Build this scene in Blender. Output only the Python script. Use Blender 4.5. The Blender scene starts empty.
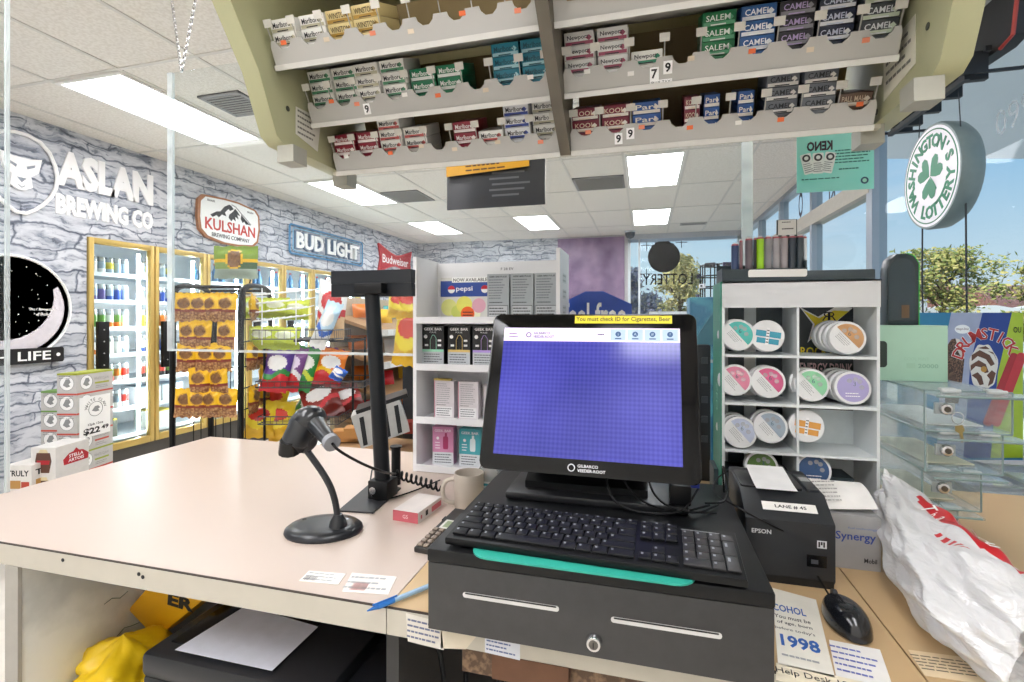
import bpy, bmesh, math, random
from mathutils import Matrix, Vector
random.seed(7)
SC = bpy.context.scene
COL = SC.collection
PI = math.pi
# ------------------------------------------------------------------ camera model (also used to measure where things stand)
YAW = math.radians(15.0); CY, SY = math.cos(YAW), math.sin(YAW); FPX = 496.0; CAMZ = 1.5
def ray(px, py):
    a = (px-512)/FPX; b = (318-py)/FPX
    return (a*CY-SY, a*SY+CY, b)
def UZ(px, py, z):
    r = ray(px, py); t = (z-CAMZ)/r[2]; return Vector((r[0]*t, r[1]*t, z))
def UX(px, py, x):
    r = ray(px, py); t = x/r[0]; return Vector((x, r[1]*t, CAMZ+r[2]*t))
def UY(px, py, y):
    r = ray(px, py); t = y/r[1]; return Vector((r[0]*t, y, CAMZ+r[2]*t))
V = Vector
# ------------------------------------------------------------------ materials
def lin(h):
    h = h.lstrip('#'); o = []
    for i in (0, 2, 4):
        c = int(h[i:i+2], 16)/255
        o.append(c/12.92 if c <= .04045 else ((c+.055)/1.055)**2.4)
    return (*o, 1)
_mc = {}
def C(hexc, rough=.5, metal=0, noise=.10, scale=30, spec=.5, coat=0, bump=0, trans=0, alpha=1):
    key = (hexc, rough, metal, noise, scale, spec, coat, bump, trans, alpha)
    if key in _mc: return _mc[key]
    m = bpy.data.materials.new('surface_'+hexc.strip('#')); m.use_nodes = True
    nt = m.node_tree; b = nt.nodes['Principled BSDF']
    tc = nt.nodes.new('ShaderNodeTexCoord'); n = nt.nodes.new('ShaderNodeTexNoise')
    n.inputs['Scale'].default_value = scale; n.inputs['Detail'].default_value = 3
    nt.links.new(tc.outputs['Object'], n.inputs['Vector'])
    mx = nt.nodes.new('ShaderNodeMix'); mx.data_type = 'RGBA'
    c = lin(hexc); mx.inputs[6].default_value = (*[min(1, x*(1+noise)) for x in c[:3]], 1)
    mx.inputs[7].default_value = (*[x*(1-noise) for x in c[:3]], 1)
    nt.links.new(n.outputs['Fac'], mx.inputs[0]); nt.links.new(mx.outputs[2], b.inputs['Base Color'])
    b.inputs['Roughness'].default_value = rough; b.inputs['Metallic'].default_value = metal
    b.inputs['Specular IOR Level'].default_value = spec
    b.inputs['Coat Weight'].default_value = coat
    b.inputs['Transmission Weight'].default_value = trans
    b.inputs['Alpha'].default_value = alpha
    if bump:
        bp = nt.nodes.new('ShaderNodeBump'); bp.inputs['Strength'].default_value = bump; bp.inputs['Distance'].default_value = .004
        nt.links.new(n.outputs['Fac'], bp.inputs['Height']); nt.links.new(bp.outputs['Normal'], b.inputs['Normal'])
    _mc[key] = m; return m
def EM(hexc, strength, name='lamp'):
    m = bpy.data.materials.new(name); m.use_nodes = True; b = m.node_tree.nodes['Principled BSDF']
    b.inputs['Base Color'].default_value = lin(hexc); b.inputs['Emission Color'].default_value = lin(hexc)
    b.inputs['Emission Strength'].default_value = strength; return m
def glass(name, tint='#ffffff', refl=1.0, rough=.02, haze=0.0):
    m = bpy.data.materials.new(name); m.use_nodes = True; nt = m.node_tree; nt.nodes.clear()
    o = nt.nodes.new('ShaderNodeOutputMaterial'); t = nt.nodes.new('ShaderNodeBsdfTransparent'); g = nt.nodes.new('ShaderNodeBsdfGlossy')
    t.inputs[0].default_value = lin(tint); g.inputs['Roughness'].default_value = rough
    # the same reflectance seen from either face of the sheet (Schlick)
    f = nt.nodes.new('ShaderNodeLayerWeight'); f.inputs[0].default_value = .5
    pw = nt.nodes.new('ShaderNodeMath'); pw.operation = 'POWER'; pw.inputs[1].default_value = 5; nt.links.new(f.outputs['Facing'], pw.inputs[0])
    ma = nt.nodes.new('ShaderNodeMath'); ma.operation = 'MULTIPLY_ADD'; ma.inputs[1].default_value = .96; ma.inputs[2].default_value = .04; nt.links.new(pw.outputs[0], ma.inputs[0])
    mu = nt.nodes.new('ShaderNodeMath'); mu.operation = 'MULTIPLY'; mu.inputs[1].default_value = refl
    mx = nt.nodes.new('ShaderNodeMixShader'); nt.links.new(ma.outputs[0], mu.inputs[0]); nt.links.new(mu.outputs[0], mx.inputs[0])
    nt.links.new(t.outputs[0], mx.inputs[1]); nt.links.new(g.outputs[0], mx.inputs[2])
    last = mx
    if haze:
        d = nt.nodes.new('ShaderNodeBsdfDiffuse'); d.inputs[0].default_value = (.9, .92, .93, 1)
        nz = nt.nodes.new('ShaderNodeTexNoise'); nz.inputs['Scale'].default_value = 9
        mm = nt.nodes.new('ShaderNodeMath'); mm.operation = 'MULTIPLY'; mm.inputs[1].default_value = haze*2
        nt.links.new(nz.outputs['Fac'], mm.inputs[0])
        m2 = nt.nodes.new('ShaderNodeMixShader'); nt.links.new(mm.outputs[0], m2.inputs[0])
        nt.links.new(mx.outputs[0], m2.inputs[1]); nt.links.new(d.outputs[0], m2.inputs[2]); last = m2
    nt.links.new(last.outputs[0], o.inputs[0]); return m
def stone_material():
    m = bpy.data.materials.new('ledge_stone_wallpaper'); m.use_nodes = True; nt = m.node_tree; N = nt.nodes; L = nt.links
    b = N['Principled BSDF']; b.inputs['Roughness'].default_value = .75
    ge = N.new('ShaderNodeNewGeometry'); sp = N.new('ShaderNodeSeparateXYZ'); L.new(ge.outputs['Position'], sp.inputs[0])
    ad = N.new('ShaderNodeMath'); ad.operation = 'ADD'; L.new(sp.outputs[0], ad.inputs[0]); L.new(sp.outputs[1], ad.inputs[1])
    cb = N.new('ShaderNodeCombineXYZ'); L.new(ad.outputs[0], cb.inputs[0]); L.new(sp.outputs[2], cb.inputs[1])
    n1 = N.new('ShaderNodeTexNoise'); n1.inputs['Scale'].default_value = 5; n1.inputs['Detail'].default_value = 4; L.new(cb.outputs[0], n1.inputs['Vector'])
    vs = N.new('ShaderNodeVectorMath'); vs.operation = 'SUBTRACT'; L.new(n1.outputs['Color'], vs.inputs[0]); vs.inputs[1].default_value = (.5, .5, .5)
    vm = N.new('ShaderNodeVectorMath'); vm.operation = 'MULTIPLY'; L.new(vs.outputs[0], vm.inputs[0]); vm.inputs[1].default_value = (.20, .15, 0)
    va = N.new('ShaderNodeVectorMath'); va.operation = 'ADD'; L.new(cb.outputs[0], va.inputs[0]); L.new(vm.outputs[0], va.inputs[1])
    def ramp(src, stops):
        r = N.new('ShaderNodeValToRGB'); e = r.color_ramp.elements
        while len(e) < len(stops): e.new(.5)
        for i, (p, c) in enumerate(stops): e[i].position = p; e[i].color = (c, c, c, 1)
        L.new(src, r.inputs[0]); return r.outputs[0]
    def mul(a, c):
        x = N.new('ShaderNodeMath'); x.operation = 'MULTIPLY'; L.new(a, x.inputs[0]); L.new(c, x.inputs[1]); return x.outputs[0]
    # ledge stones: two courses of long rough blocks, mixed in patches
    def bricks(w_, h_, ms, off):
        k = N.new('ShaderNodeTexBrick'); k.inputs['Scale'].default_value = 1; k.inputs['Brick Width'].default_value = w_; k.inputs['Row Height'].default_value = h_; k.inputs['Mortar Size'].default_value = ms; k.inputs['Mortar Smooth'].default_value = .9; k.offset = off; k.squash = .7; k.squash_frequency = 3
        k.inputs['Color1'].default_value = (1, 1, 1, 1); k.inputs['Color2'].default_value = (.66, .66, .66, 1); k.inputs['Mortar'].default_value = (.12, .12, .12, 1); L.new(va.outputs[0], k.inputs['Vector']); return k.outputs['Color']
    b1, b2 = bricks(.62, .17, .017, .43), bricks(.41, .085, .012, .37)
    n3 = N.new('ShaderNodeTexNoise'); n3.inputs['Scale'].default_value = 1.6; L.new(cb.outputs[0], n3.inputs['Vector']); sel = ramp(n3.outputs['Fac'], [(.47, 0), (.50, 1)])
    mb = N.new('ShaderNodeMix'); mb.data_type = 'RGBA'; L.new(sel, mb.inputs[0]); L.new(b1, mb.inputs[6]); L.new(b2, mb.inputs[7])
    def streak(sx, sy, det, stops):
        n2 = N.new('ShaderNodeTexNoise'); n2.inputs['Scale'].default_value = 1; n2.inputs['Detail'].default_value = det; n2.inputs['Roughness'].default_value = .62; n2.inputs['Distortion'].default_value = .6
        mp = N.new('ShaderNodeVectorMath'); mp.operation = 'MULTIPLY'; mp.inputs[1].default_value = (sx, sy, 1); L.new(va.outputs[0], mp.inputs[0]); L.new(mp.outputs[0], n2.inputs['Vector']); return ramp(n2.outputs['Fac'], stops)
    rid = streak(3.4, 15, 7, [(.35, .22), (.46, .76), (.60, 1)]); fine = streak(9, 28, 5, [(.36, .28), (.44, .85), (.56, 1)])
    tot = mul(mul(mb.outputs[2], fine), rid)
    r = N.new('ShaderNodeValToRGB'); e = r.color_ramp.elements; e.new(.35)
    e[0].position = 0; e[0].color = lin('#3a4150'); e[1].position = .27; e[1].color = lin('#989eab'); e[2].position = .80; e[2].color = lin('#d6d8de')
    L.new(tot, r.inputs[0]); L.new(r.outputs[0], b.inputs['Base Color'])
    return m
def two_tone(name, a, b_, scale, rough=.6, lo=.45, hi=.6, detail=6):
    m = bpy.data.materials.new(name); m.use_nodes = True; nt = m.node_tree; b = nt.nodes['Principled BSDF']
    tc = nt.nodes.new('ShaderNodeTexCoord'); n = nt.nodes.new('ShaderNodeTexNoise'); n.inputs['Scale'].default_value = scale; n.inputs['Detail'].default_value = detail
    r = nt.nodes.new('ShaderNodeValToRGB'); r.color_ramp.elements[0].position = lo; r.color_ramp.elements[1].position = hi
    r.color_ramp.elements[0].color = lin(a); r.color_ramp.elements[1].color = lin(b_)
    nt.links.new(tc.outputs['Object'], n.inputs['Vector']); nt.links.new(n.outputs['Fac'], r.inputs[0]); nt.links.new(r.outputs[0], b.inputs['Base Color'])
    b.inputs['Roughness'].default_value = rough; return m
BLACK = C('#0d0e10', .45, noise=.15, spec=.3); BLACKG = C('#08090b', .12, spec=.4); DGREY = C('#2b2d31', .45)
WHITE = C('#f1f0ee', .45, noise=.03); CREAM = C('#eadfd4', .38, noise=.03, scale=4); STEEL = C('#4f4f50', .30, metal=.75, noise=.12, scale=60)
CHROME = C('#d8d8da', .18, metal=1); GREYP = C('#a9abac', .5)
INK = C('#1d1d20', .6); WHITEP = C('#fbfbfa', .55, noise=.02)
STONE = stone_material()
PLEXI = glass('clear_acrylic', '#fbfdfd', .35, .03, haze=.016); WGLASS = glass('window_glass', '#f4f9fa', .22, .01)
ACRYL = glass('display_acrylic', '#fafdfc', .8, .08, haze=.15)
PLEXEDGE = glass('acrylic_edge', '#eef6f6', .5, .1, haze=.42)
# ------------------------------------------------------------------ mesh builder
def FR(o, r, u, n=None):
    o, r, u = V(o), V(r).normalized(), V(u).normalized()
    n = r.cross(u).normalized(); u = n.cross(r)
    M = Matrix((r, u, n)).transposed().to_4x4(); M.translation = o; return M
_tc = {}
def text_geo(s, bold=0.0):
    k = (s, bold)
    if k in _tc: return _tc[k]
    cu = bpy.data.curves.new('glyphs', 'FONT'); cu.body = s; cu.size = 1; cu.offset = bold; cu.resolution_u = 2
    cu.align_x = 'CENTER'; cu.align_y = 'CENTER'
    o = bpy.data.objects.new('glyphs', cu); COL.objects.link(o)
    dg = bpy.context.evaluated_depsgraph_get(); me = o.evaluated_get(dg).to_mesh()
    vs = [v.co.copy() for v in me.vertices]; fs = [tuple(p.vertices) for p in me.polygons]
    o.evaluated_get(dg).to_mesh_clear(); bpy.data.objects.remove(o); bpy.data.curves.remove(cu)
    if not vs: vs = [V((0, 0, 0))]
    x0, x1 = min(v.x for v in vs), max(v.x for v in vs); y0, y1 = min(v.y for v in vs), max(v.y for v in vs)
    _tc[k] = (vs, fs, x0, x1, y0, y1); return _tc[k]
class B:
    def __init__(s): s.bm = bmesh.new(); s.m = []
    def mi(s, mat):
        if mat not in s.m: s.m.append(mat)
        return s.m.index(mat)
    def _fin(s, faces, mat):
        i = s.mi(mat)
        for f in faces: f.material_index = i
    def box(s, c, d, mat, M=None, bev=0, seg=2):
        M0 = Matrix.Translation(V(c)) @ Matrix.Diagonal((*d, 1))
        if M is not None: M0 = M @ M0
        r = bmesh.ops.create_cube(s.bm, size=1, matrix=M0)
        fs = list({f for v in r['verts'] for f in v.link_faces}); s._fin(fs, mat)
        if bev:
            es = list({e for f in fs for e in f.edges})
            rr = bmesh.ops.bevel(s.bm, geom=es, offset=bev, segments=seg, profile=.5, affect='EDGES'); s._fin(rr['faces'], mat)
        return s
    def bx(s, a, b, mat, M=None, bev=0):
        a, b = V(a), V(b); d = b-a; return s.box((a+b)/2, (abs(d.x), abs(d.y), abs(d.z)), mat, M, bev)
    def cyl(s, p0, p1, r0, mat, r1=None, seg=16, caps=True, capmat=None):
        p0, p1 = V(p0), V(p1); d = p1-p0; L = d.length
        M = Matrix.Translation((p0+p1)/2) @ d.to_track_quat('Z', 'Y').to_matrix().to_4x4()
        r = bmesh.ops.create_cone(s.bm, cap_ends=caps, segments=seg, radius1=r0, radius2=r0 if r1 is None else r1, depth=L, matrix=M)
        fs = list({f for v in r['verts'] for f in v.link_faces}); s._fin(fs, mat)
        if capmat is not None: s._fin([f for f in fs if len(f.verts) > 4], capmat)
        return s
    def tube(s, pts, r, mat, seg=8, closed=False, smooth=0):
        pts = [V(p) for p in pts]
        for _ in range(smooth):
            q = []
            n = len(pts)
            for i in range(n if closed else n-1):
                a, b = pts[i], pts[(i+1) % n]; q += [a*.75+b*.25, a*.25+b*.75]
            if not closed: q = [pts[0]]+q+[pts[-1]]
            pts = q
        n = len(pts); rings = []; up = None
        for i, p in enumerate(pts):
            t = (pts[(i+1) % n]-pts[i-1]) if closed else (pts[min(i+1, n-1)]-pts[max(i-1, 0)])
            if t.length < 1e-9: t = V((0, 0, 1))
            t.normalize()
            if up is None: up = V((0, 0, 1)) if abs(t.z) < .9 else V((1, 0, 0))
            a = t.cross(up)
            if a.length < 1e-6: a = t.cross(V((1, 0, 0)))
            a.normalize(); up = a.cross(t).normalized()
            rr = r[i*len(r)//n] if isinstance(r, (list, tuple)) else r
            rings.append([s.bm.verts.new(p+(a*math.cos(2*PI*k/seg)+up*math.sin(2*PI*k/seg))*rr) for k in range(seg)])
        fs = []
        for i in range(n if closed else n-1):
            A, Bq = rings[i], rings[(i+1) % n]
            for k in range(seg): fs.append(s.bm.faces.new((A[k], A[(k+1) % seg], Bq[(k+1) % seg], Bq[k])))
        if not closed: fs += [s.bm.faces.new(rings[0]), s.bm.faces.new(rings[-1][::-1])]
        s._fin(fs, mat); return s
    def prism(s, poly, M, depth, mat, side=None, bev=0):
        """outline poly (u,v) in frame M, extruded from 0 to depth along the frame's normal"""
        a = [s.bm.verts.new(M @ V((x, y, 0))) for x, y in poly]; b = [s.bm.verts.new(M @ V((x, y, depth))) for x, y in poly]
        fs = [s.bm.faces.new(a[::-1]), s.bm.faces.new(b)]; n = len(poly)
        sd = [s.bm.faces.new((a[i], a[(i+1) % n], b[(i+1) % n], b[i])) for i in range(n)]
        s._fin(fs, mat); s._fin(sd, side or mat)
        if bev:
            rr = bmesh.ops.bevel(s.bm, geom=list({e for f in fs for e in f.edges}), offset=bev, segments=2, profile=.5, affect='EDGES'); s._fin(rr['faces'], side or mat)
        return s
    def lathe(s, prof, M, mat, seg=24):
        rings = [[s.bm.verts.new(M @ V((r*math.cos(2*PI*k/seg), r*math.sin(2*PI*k/seg), z))) for k in range(seg)] for r, z in prof]
        fs = []
        for A, Bq in zip(rings, rings[1:]):
            for k in range(seg): fs.append(s.bm.faces.new((A[k], A[(k+1) % seg], Bq[(k+1) % seg], Bq[k])))
        fs += [s.bm.faces.new(rings[0][::-1]), s.bm.faces.new(rings[-1])]
        s._fin(fs, mat); return s
    def surf(s, f, nu, nv, mat, matf=None, closed_u=False):
        g = [[s.bm.verts.new(f(i/nu, j/nv)) for i in range(nu if closed_u else nu+1)] for j in range(nv+1)]
        for j in range(nv):
            for i in range(nu):
                i2 = (i+1) % nu if closed_u else i+1
                fc = s.bm.faces.new((g[j][i], g[j][i2], g[j+1][i2], g[j+1][i]))
                fc.material_index = s.mi(matf((i+.5)/nu, (j+.5)/nv) if matf else mat)
        return s
    def text(s, t, M, w, h, mat, th=.0006, bold=0.0, mirror=False):
        vs, fs, x0, x1, y0, y1 = text_geo(t, bold)
        if not fs: return s
        sx = w/max(x1-x0, 1e-6) if w else h/max(y1-y0, 1e-6); sy = h/max(y1-y0, 1e-6) if h else sx
        if mirror: sx = -sx
        cx, cy = (x0+x1)/2, (y0+y1)/2
        vv = [s.bm.verts.new(M @ V(((v.x-cx)*sx, (v.y-cy)*sy, th))) for v in vs]; ff = []
        for f in fs:
            try: ff.append(s.bm.faces.new([vv[i] for i in (f[::-1] if mirror else f)]))
            except ValueError: pass
        s._fin(ff, mat)
        if th > .003:
            r = bmesh.ops.extrude_face_region(s.bm, geom=ff); q = [e for e in r['geom'] if isinstance(e, bmesh.types.BMVert)]
            bmesh.ops.translate(s.bm, verts=q, vec=-(M.to_3x3() @ V((0, 0, 1)))*th)
        return s
    def arc(s, t, M, rad, a0, a1, h, mat, th=.001, bold=0.0, inside=False):
        n = len(t)
        for i, ch in enumerate(t):
            if ch == ' ': continue
            a = math.radians(a0+(a1-a0)*(i/(n-1) if n > 1 else .5)); p = V((math.cos(a)*rad, math.sin(a)*rad, 0))
            rot = a+PI/2 if inside else a-PI/2
            hh = h*.35 if ch == "'" else h
            if ch == "'": p *= 1+.3*h/rad
            s.text(ch, M @ Matrix.Translation(p) @ Matrix.Rotation(rot, 4, 'Z'), None, hh, mat, th, bold)
        return s
    def disc(s, M, r, mat, th=.0005, seg=28, ry=None):
        ry = ry or r
        f = s.bm.faces.new([s.bm.verts.new(M @ V((r*math.cos(2*PI*k/seg), ry*math.sin(2*PI*k/seg), th))) for k in range(seg)]); s._fin([f], mat); return s
    def flat(s, poly, M, mat, th=.0005):
        f = s.bm.faces.new([s.bm.verts.new(M @ V((x, y, th))) for x, y in poly]); s._fin([f], mat); return s
    def rect(s, x0, y0, x1, y1, M, mat, th=.0005): return s.flat([(x0, y0), (x1, y0), (x1, y1), (x0, y1)], M, mat, th)
    def build(s, name, parent=None, org=None, smooth=35):
        bm = s.bm
        if org is None: org = world_loc(parent) if parent is not None else V((0, 0, 0))
        bmesh.ops.recalc_face_normals(bm, faces=[f for f in bm.faces if len(f.verts) == 4]) if False else None
        if V(org).length > 0: bmesh.ops.translate(bm, verts=bm.verts, vec=-V(org))
        me = bpy.data.meshes.new(name); bm.to_mesh(me); bm.free()
        for m in s.m: me.materials.append(m)
        if smooth:
            me.shade_smooth(); me.set_sharp_from_angle(angle=math.radians(smooth))
        o = bpy.data.objects.new(name, me); COL.objects.link(o)
        if parent is not None: o.parent = parent
        else: o.location = org
        return o
def world_loc(o):
    p = V((0, 0, 0))
    while o is not None: p += o.location; o = o.parent
    return p
def tag(o, label=None, cat=None, group=None, kind=None):
    if label: o['label'] = label
    if cat: o['category'] = cat
    if group: o['group'] = group
    if kind: o['kind'] = kind
    return o
def thing(name, label, cat, loc=(0, 0, 0), group=None):
    o = bpy.data.objects.new(name, None); COL.objects.link(o); o.location = loc; o.empty_display_size = .05
    return tag(o, label, cat, group)
def dup(o, M=None, label=None, group=None, parent=None):
    c = o.copy(); COL.objects.link(c); c.parent = parent
    for ch in [x for x in o.children]: dup(ch, parent=c)
    if M is not None: c.matrix_world = M
    if label: c['label'] = label
    if group: c['group'] = group
    return c
def struct(o): o['kind'] = 'structure'; return o
ORD = ['first', 'second', 'third', 'fourth', 'fifth', 'sixth', 'seventh', 'eighth', 'ninth', 'tenth', 'eleventh', 'twelfth']
def rrect(w, h, r, n=5):
    p = []
    for cx, cy, a0 in ((w/2-r, h/2-r, 0), (-w/2+r, h/2-r, 90), (-w/2+r, -h/2+r, 180), (w/2-r, -h/2+r, 270)):
        for k in range(n+1):
            a = math.radians(a0+90*k/n); p.append((cx+r*math.cos(a), cy+r*math.sin(a)))
    return p
def scribble(b, M, x0, y0, x1, y1, rows, mat, fill=.8, th=.0006, hh=.35):
    """lines of print too small to read"""
    dy = (y1-y0)/rows
    for i in range(rows):
        y = y1-(i+.5)*dy; x = x0
        while x < x0+(x1-x0)*fill*random.uniform(.75, 1.15):
            w = random.uniform(.05, .16)*(x1-x0); xe = min(x+w, x1)
            b.rect(x, y-dy*hh/2, xe, y+dy*hh/2, M, mat, th); x = xe+.02*(x1-x0)
            if x >= x1: break
# ================================================================== THE SETTING
CZ = 3.02
TILE = two_tone('ceiling_tile', '#e2dcd2', '#efeae2', 60, .9, .38, .6)
b = B(); b.bx((-5.6, -1.6, CZ), (1.75, 9.4, CZ+.12), TILE); TB = C('#d9d5ce', .6, noise=.02)
for k in range(-8, 4):
    x = -.2+.58*k
    if x > -4.5: b.bx((x-.011, -1.5, CZ-.006), (x+.011, 9.3, CZ+.001), TB)
for k in range(-3, 6):
    y = 2.3+1.21*k; b.bx((-4.5, y-.011, CZ-.0055), (1.65, y+.011, CZ+.001), TB)
struct(b.build('ceiling'))
b = B(); b.bx((-5.6, -1.6, -.1), (1.75, 9.4, 0), two_tone('floor_tile', '#d9d3c9', '#e6e0d6', 6, .35, .4, .6)); struct(b.build('floor'))
DY0, DPY, ND = 3.08, .58, 8
DY1 = DY0+DPY*ND
b = B()
b.bx((-4.62, -1.5, 0), (-4.5, DY0, CZ), STONE); b.bx((-4.62, DY0, 2.18), (-4.5, DY1, CZ), STONE)
b.bx((-4.62, DY0, 0), (-4.5, DY1, .34), C('#4a4743', .6)); b.bx((-4.62, DY1, 0), (-4.5, 9.3, CZ), STONE)
struct(b.build('wall_left'))
b = B(); b.bx((-4.5, 9.3, 0), (-1.59, 9.42, CZ), STONE); b.bx((-1.59, 9.3, 0), (-.30, 9.42, CZ), C('#c9c6c8', .7))
b.bx((-.30, 9.3, 0), (1.65, 9.42, .8), C('#c9c6c8', .7)); b.bx((-.30, 9.3, 2.93), (1.65, 9.42, CZ), C('#b9bcc4', .7)); struct(b.build('wall_back'))
b = B(); b.bx((1.65, -1.5, 0), (1.77, 1.6, CZ), C('#cfcdc8', .7)); b.bx((1.65, 1.6, 0), (1.77, 9.42, .85), C('#b5b8bd', .7)); struct(b.build('wall_right'))
b = B(); b.bx((-4.62, -1.62, 0), (1.77, -1.5, CZ), C('#eeebe5', .8)); struct(b.build('wall_near'))
# purple poster wall covering beside the back window
b = B(); b.bx((-1.59, 9.27, .6), (-.36, 9.30, 2.99), two_tone('purple_print', '#5a3a66', '#a58aa8', 2.2, .4, .3, .75, 8))
tag(b.build('wall_mural', org=(-1, 9.29, .6)), 'mottled purple printed panel on the back wall beside the lottery window', 'mural')
# front windows along the right wall
FRAME = C('#a2abb4', .4, metal=.35, noise=.05); FRAMEW = C('#c3c8cd', .4, noise=.04); BEAM = C('#b9b4a9', .5)
def pane(name, a, bb, parent):
    q = B(); q.bx(a, bb, WGLASS); return q.build(name, parent, smooth=0)
w = thing('window_1', None, None, (1.70, 6, .85)); struct(w)
b = B()
for y, t in ((1.62, .05), (4.37, .10), (5.75, .06), (6.99, .07), (8.2, .06), (9.27, .06)): b.bx((1.655, y-t/2, .85), (1.755, y+t/2, CZ), FRAME)
b.bx((1.65, 4.37, 2.46), (1.77, 9.3, 2.60), BEAM); b.bx((1.65, 1.6, .85), (1.77, 9.3, .90), FRAME); b.bx((1.65, 1.6, 2.97), (1.77, 9.3, CZ), FRAME)
b.build('window_frame', w)
ys = [1.645, 4.32, 5.72, 6.955, 8.17, 9.24]
for i in range(5):
    y0, y1 = ys[i]+(.10 if i else 0), ys[i+1]
    if i == 0: pane('pane', (1.70, y0, .9), (1.706, y1, 2.97), w)
    else:
        pane('pane', (1.70, y0-.03, .9), (1.706, y1, 2.46), w); pane('pane', (1.70, y0-.03, 2.60), (1.706, y1, 2.97), w)
w2 = thing('window_2', None, None, (.6, 9.35, .8)); struct(w2)
b = B()
for x, t in ((-.28, .05), (-.10, .035), (1.60, .10)): b.bx((x-t/2, 9.31, .8), (x+t/2, 9.40, 2.93), C('#dfe6ea', .4))
b.bx((-.3, 9.31, .8), (1.65, 9.40, .85), FRAME); b.bx((-.3, 9.31, 2.88), (1.65, 9.40, 2.93), C('#9fb0c4', .4)); b.build('window_frame', w2)
pane('pane', (-.26, 9.35, .85), (-.115, 9.355, 2.88), w2); pane('pane', (-.085, 9.35, .85), (1.55, 9.355, 2.88), w2)
# lottery decals on the back window, read from outside
DEC = C('#07080d', .8, spec=.1)
M = FR((.39, 9.34, 2.20), (1, 0, 0), (0, 0, 1)); b = B(); b.text('LOTTERY', M, .86, .20, DEC, .001, .01, mirror=True)
tag(b.build('window_lettering', org=(.39, 9.34, 1.9), smooth=0), 'dark LOTTERY lettering reversed on the back window glass', 'decal')
b = B(); P_ = []
for k in range(60):
    a = 2*PI*k/60; r = .275*(1+(.13*random.random() if 8 < k < 26 else .03*random.random())); P_.append((r*math.cos(a), r*math.sin(a)))
M = FR((.33, 9.338, 2.60), (1, 0, 0), (0, 0, 1)); b.prism(P_, M, .004, DEC)
for dx, dy in ((-.3, .22), (.3, .25), (-.3, -.3), (.02, .34)):
    b.rect(dx-.10, dy-.006, dx+.10, dy+.006, M, DEC, .002); b.rect(dx-.006, dy-.10, dx+.006, dy+.10, M, DEC, .002)
tag(b.build('window_logo', org=(.33, 9.34, 2.2), smooth=0), 'dark round ragged lottery ball decal on the back window', 'decal')
# ceiling lights on the tile grid
LAMP = EM('#fbfbff', 9.5, 'light_diffuser')
LF = C('#e9e6e0', .5, noise=.02)
def ceiling_light(col, row):
    x0 = -.2+.58*col; y0 = 2.3+1.21*row
    vis = {( -6, 0): 'nearest long fluorescent panel over the stone wall side', (-6, 2): 'second long panel along the stone wall above the blue neon sign', (-6, 4): 'far small panel near the red bow tie sign and corner',
           (-3, 4): 'far panel above the white vape display shelf', (0, 2): 'large square panel in the ceiling ahead of the pouch display', (0, 4): 'small far panel above the back lottery window'}
    t = thing('ceiling_light', vis.get((col, row), 'unseen recessed ceiling panel added out of view'), 'ceiling light', (x0+.29, y0+.605, CZ-.02), 'recessed ceiling light panels')
    q = B()
    for a, c in (((x0+.012, y0+.012), (x0+.04, y0+1.198)), ((x0+.54, y0+.012), (x0+.568, y0+1.198)), ((x0+.04, y0+.012), (x0+.54, y0+.04)), ((x0+.04, y0+1.17), (x0+.54, y0+1.198))):
        q.bx((*a, CZ-.015), (*c, CZ-.0005), LF)
    q.build('frame', t)
    q = B(); q.bx((x0+.041, y0+.041, CZ-.009), (x0+.539, y0+1.169, CZ-.0005), LAMP); q.build('diffuser', t, smooth=0)
for c, r in ((-6, 0), (-6, 2), (-6, 4), (-3, 4), (0, 2), (0, 4), (-3, 2), (-3, 0), (0, 0), (-3, -2), (0, -2), (-3, -3), (0, -3), (-6, -2)): ceiling_light(c, r)  # panels behind the camera are unseen, added to brighten under the counter
# vents
def vent(x0, y0, x1, y1, label, n, col):
    t = thing('ceiling_vent', label, 'vent', ((x0+x1)/2, (y0+y1)/2, CZ-.02)); q = B()
    q.bx((x0, y0, CZ-.006), (x1, y1, CZ-.0005), C(col, .7)); q.build('backing', t)
    q = B(); d = .025
    for a, c in (((x0, y0), (x1, y0+d)), ((x0, y1-d), (x1, y1)), ((x0, y0), (x0+d, y1)), ((x1-d, y0), (x1, y1))): q.bx((*a, CZ-.014), (*c, CZ-.006), C('#a7a49f' if n < 9 else '#8b8a8a', .6))
    q.build('frame', t); q = B()
    for i in range(n):
        y = y0+d+(y1-y0-2*d)*(i+.5)/n; q.box(((x0+x1)/2, y, CZ-.011), (x1-x0-2*d, (y1-y0)/n*.42, .004), C('#8f8c88', .6))
    q.build('slat', t)
vent(-2.96, 2.72, -2.62, 3.06, 'slotted air vent in the ceiling near the hanging chain', 9, '#2c2a28')
vent(-3.09, 5.38, -2.61, 5.90, 'dark return air grille left of the hanging dark poster', 14, '#4a4542')
vent(-.77, 5.38, -.22, 5.90, 'grey return air grille beside the large square light panel', 14, '#55565c')
vent(.55, 8.35, .95, 8.53, 'small slot vent in the far ceiling above the lottery window', 5, '#4c4f57')
t = thing('security_camera', 'small dome security camera on ceiling near purple wall', 'camera', (-.25, 8.9, 2.9))
b = B(); b.cyl((-.25, 8.9, CZ-.03), (-.25, 8.9, CZ), .09, C('#cfd3d8')); b.build('mount', t)
b = B(); b.lathe([(.085, 0), (.08, -.05), (.055, -.09), (.01, -.105)], Matrix.Translation((-.25, 8.9, CZ-.03)), C('#39414c', .15)); b.build('dome', t)
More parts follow.
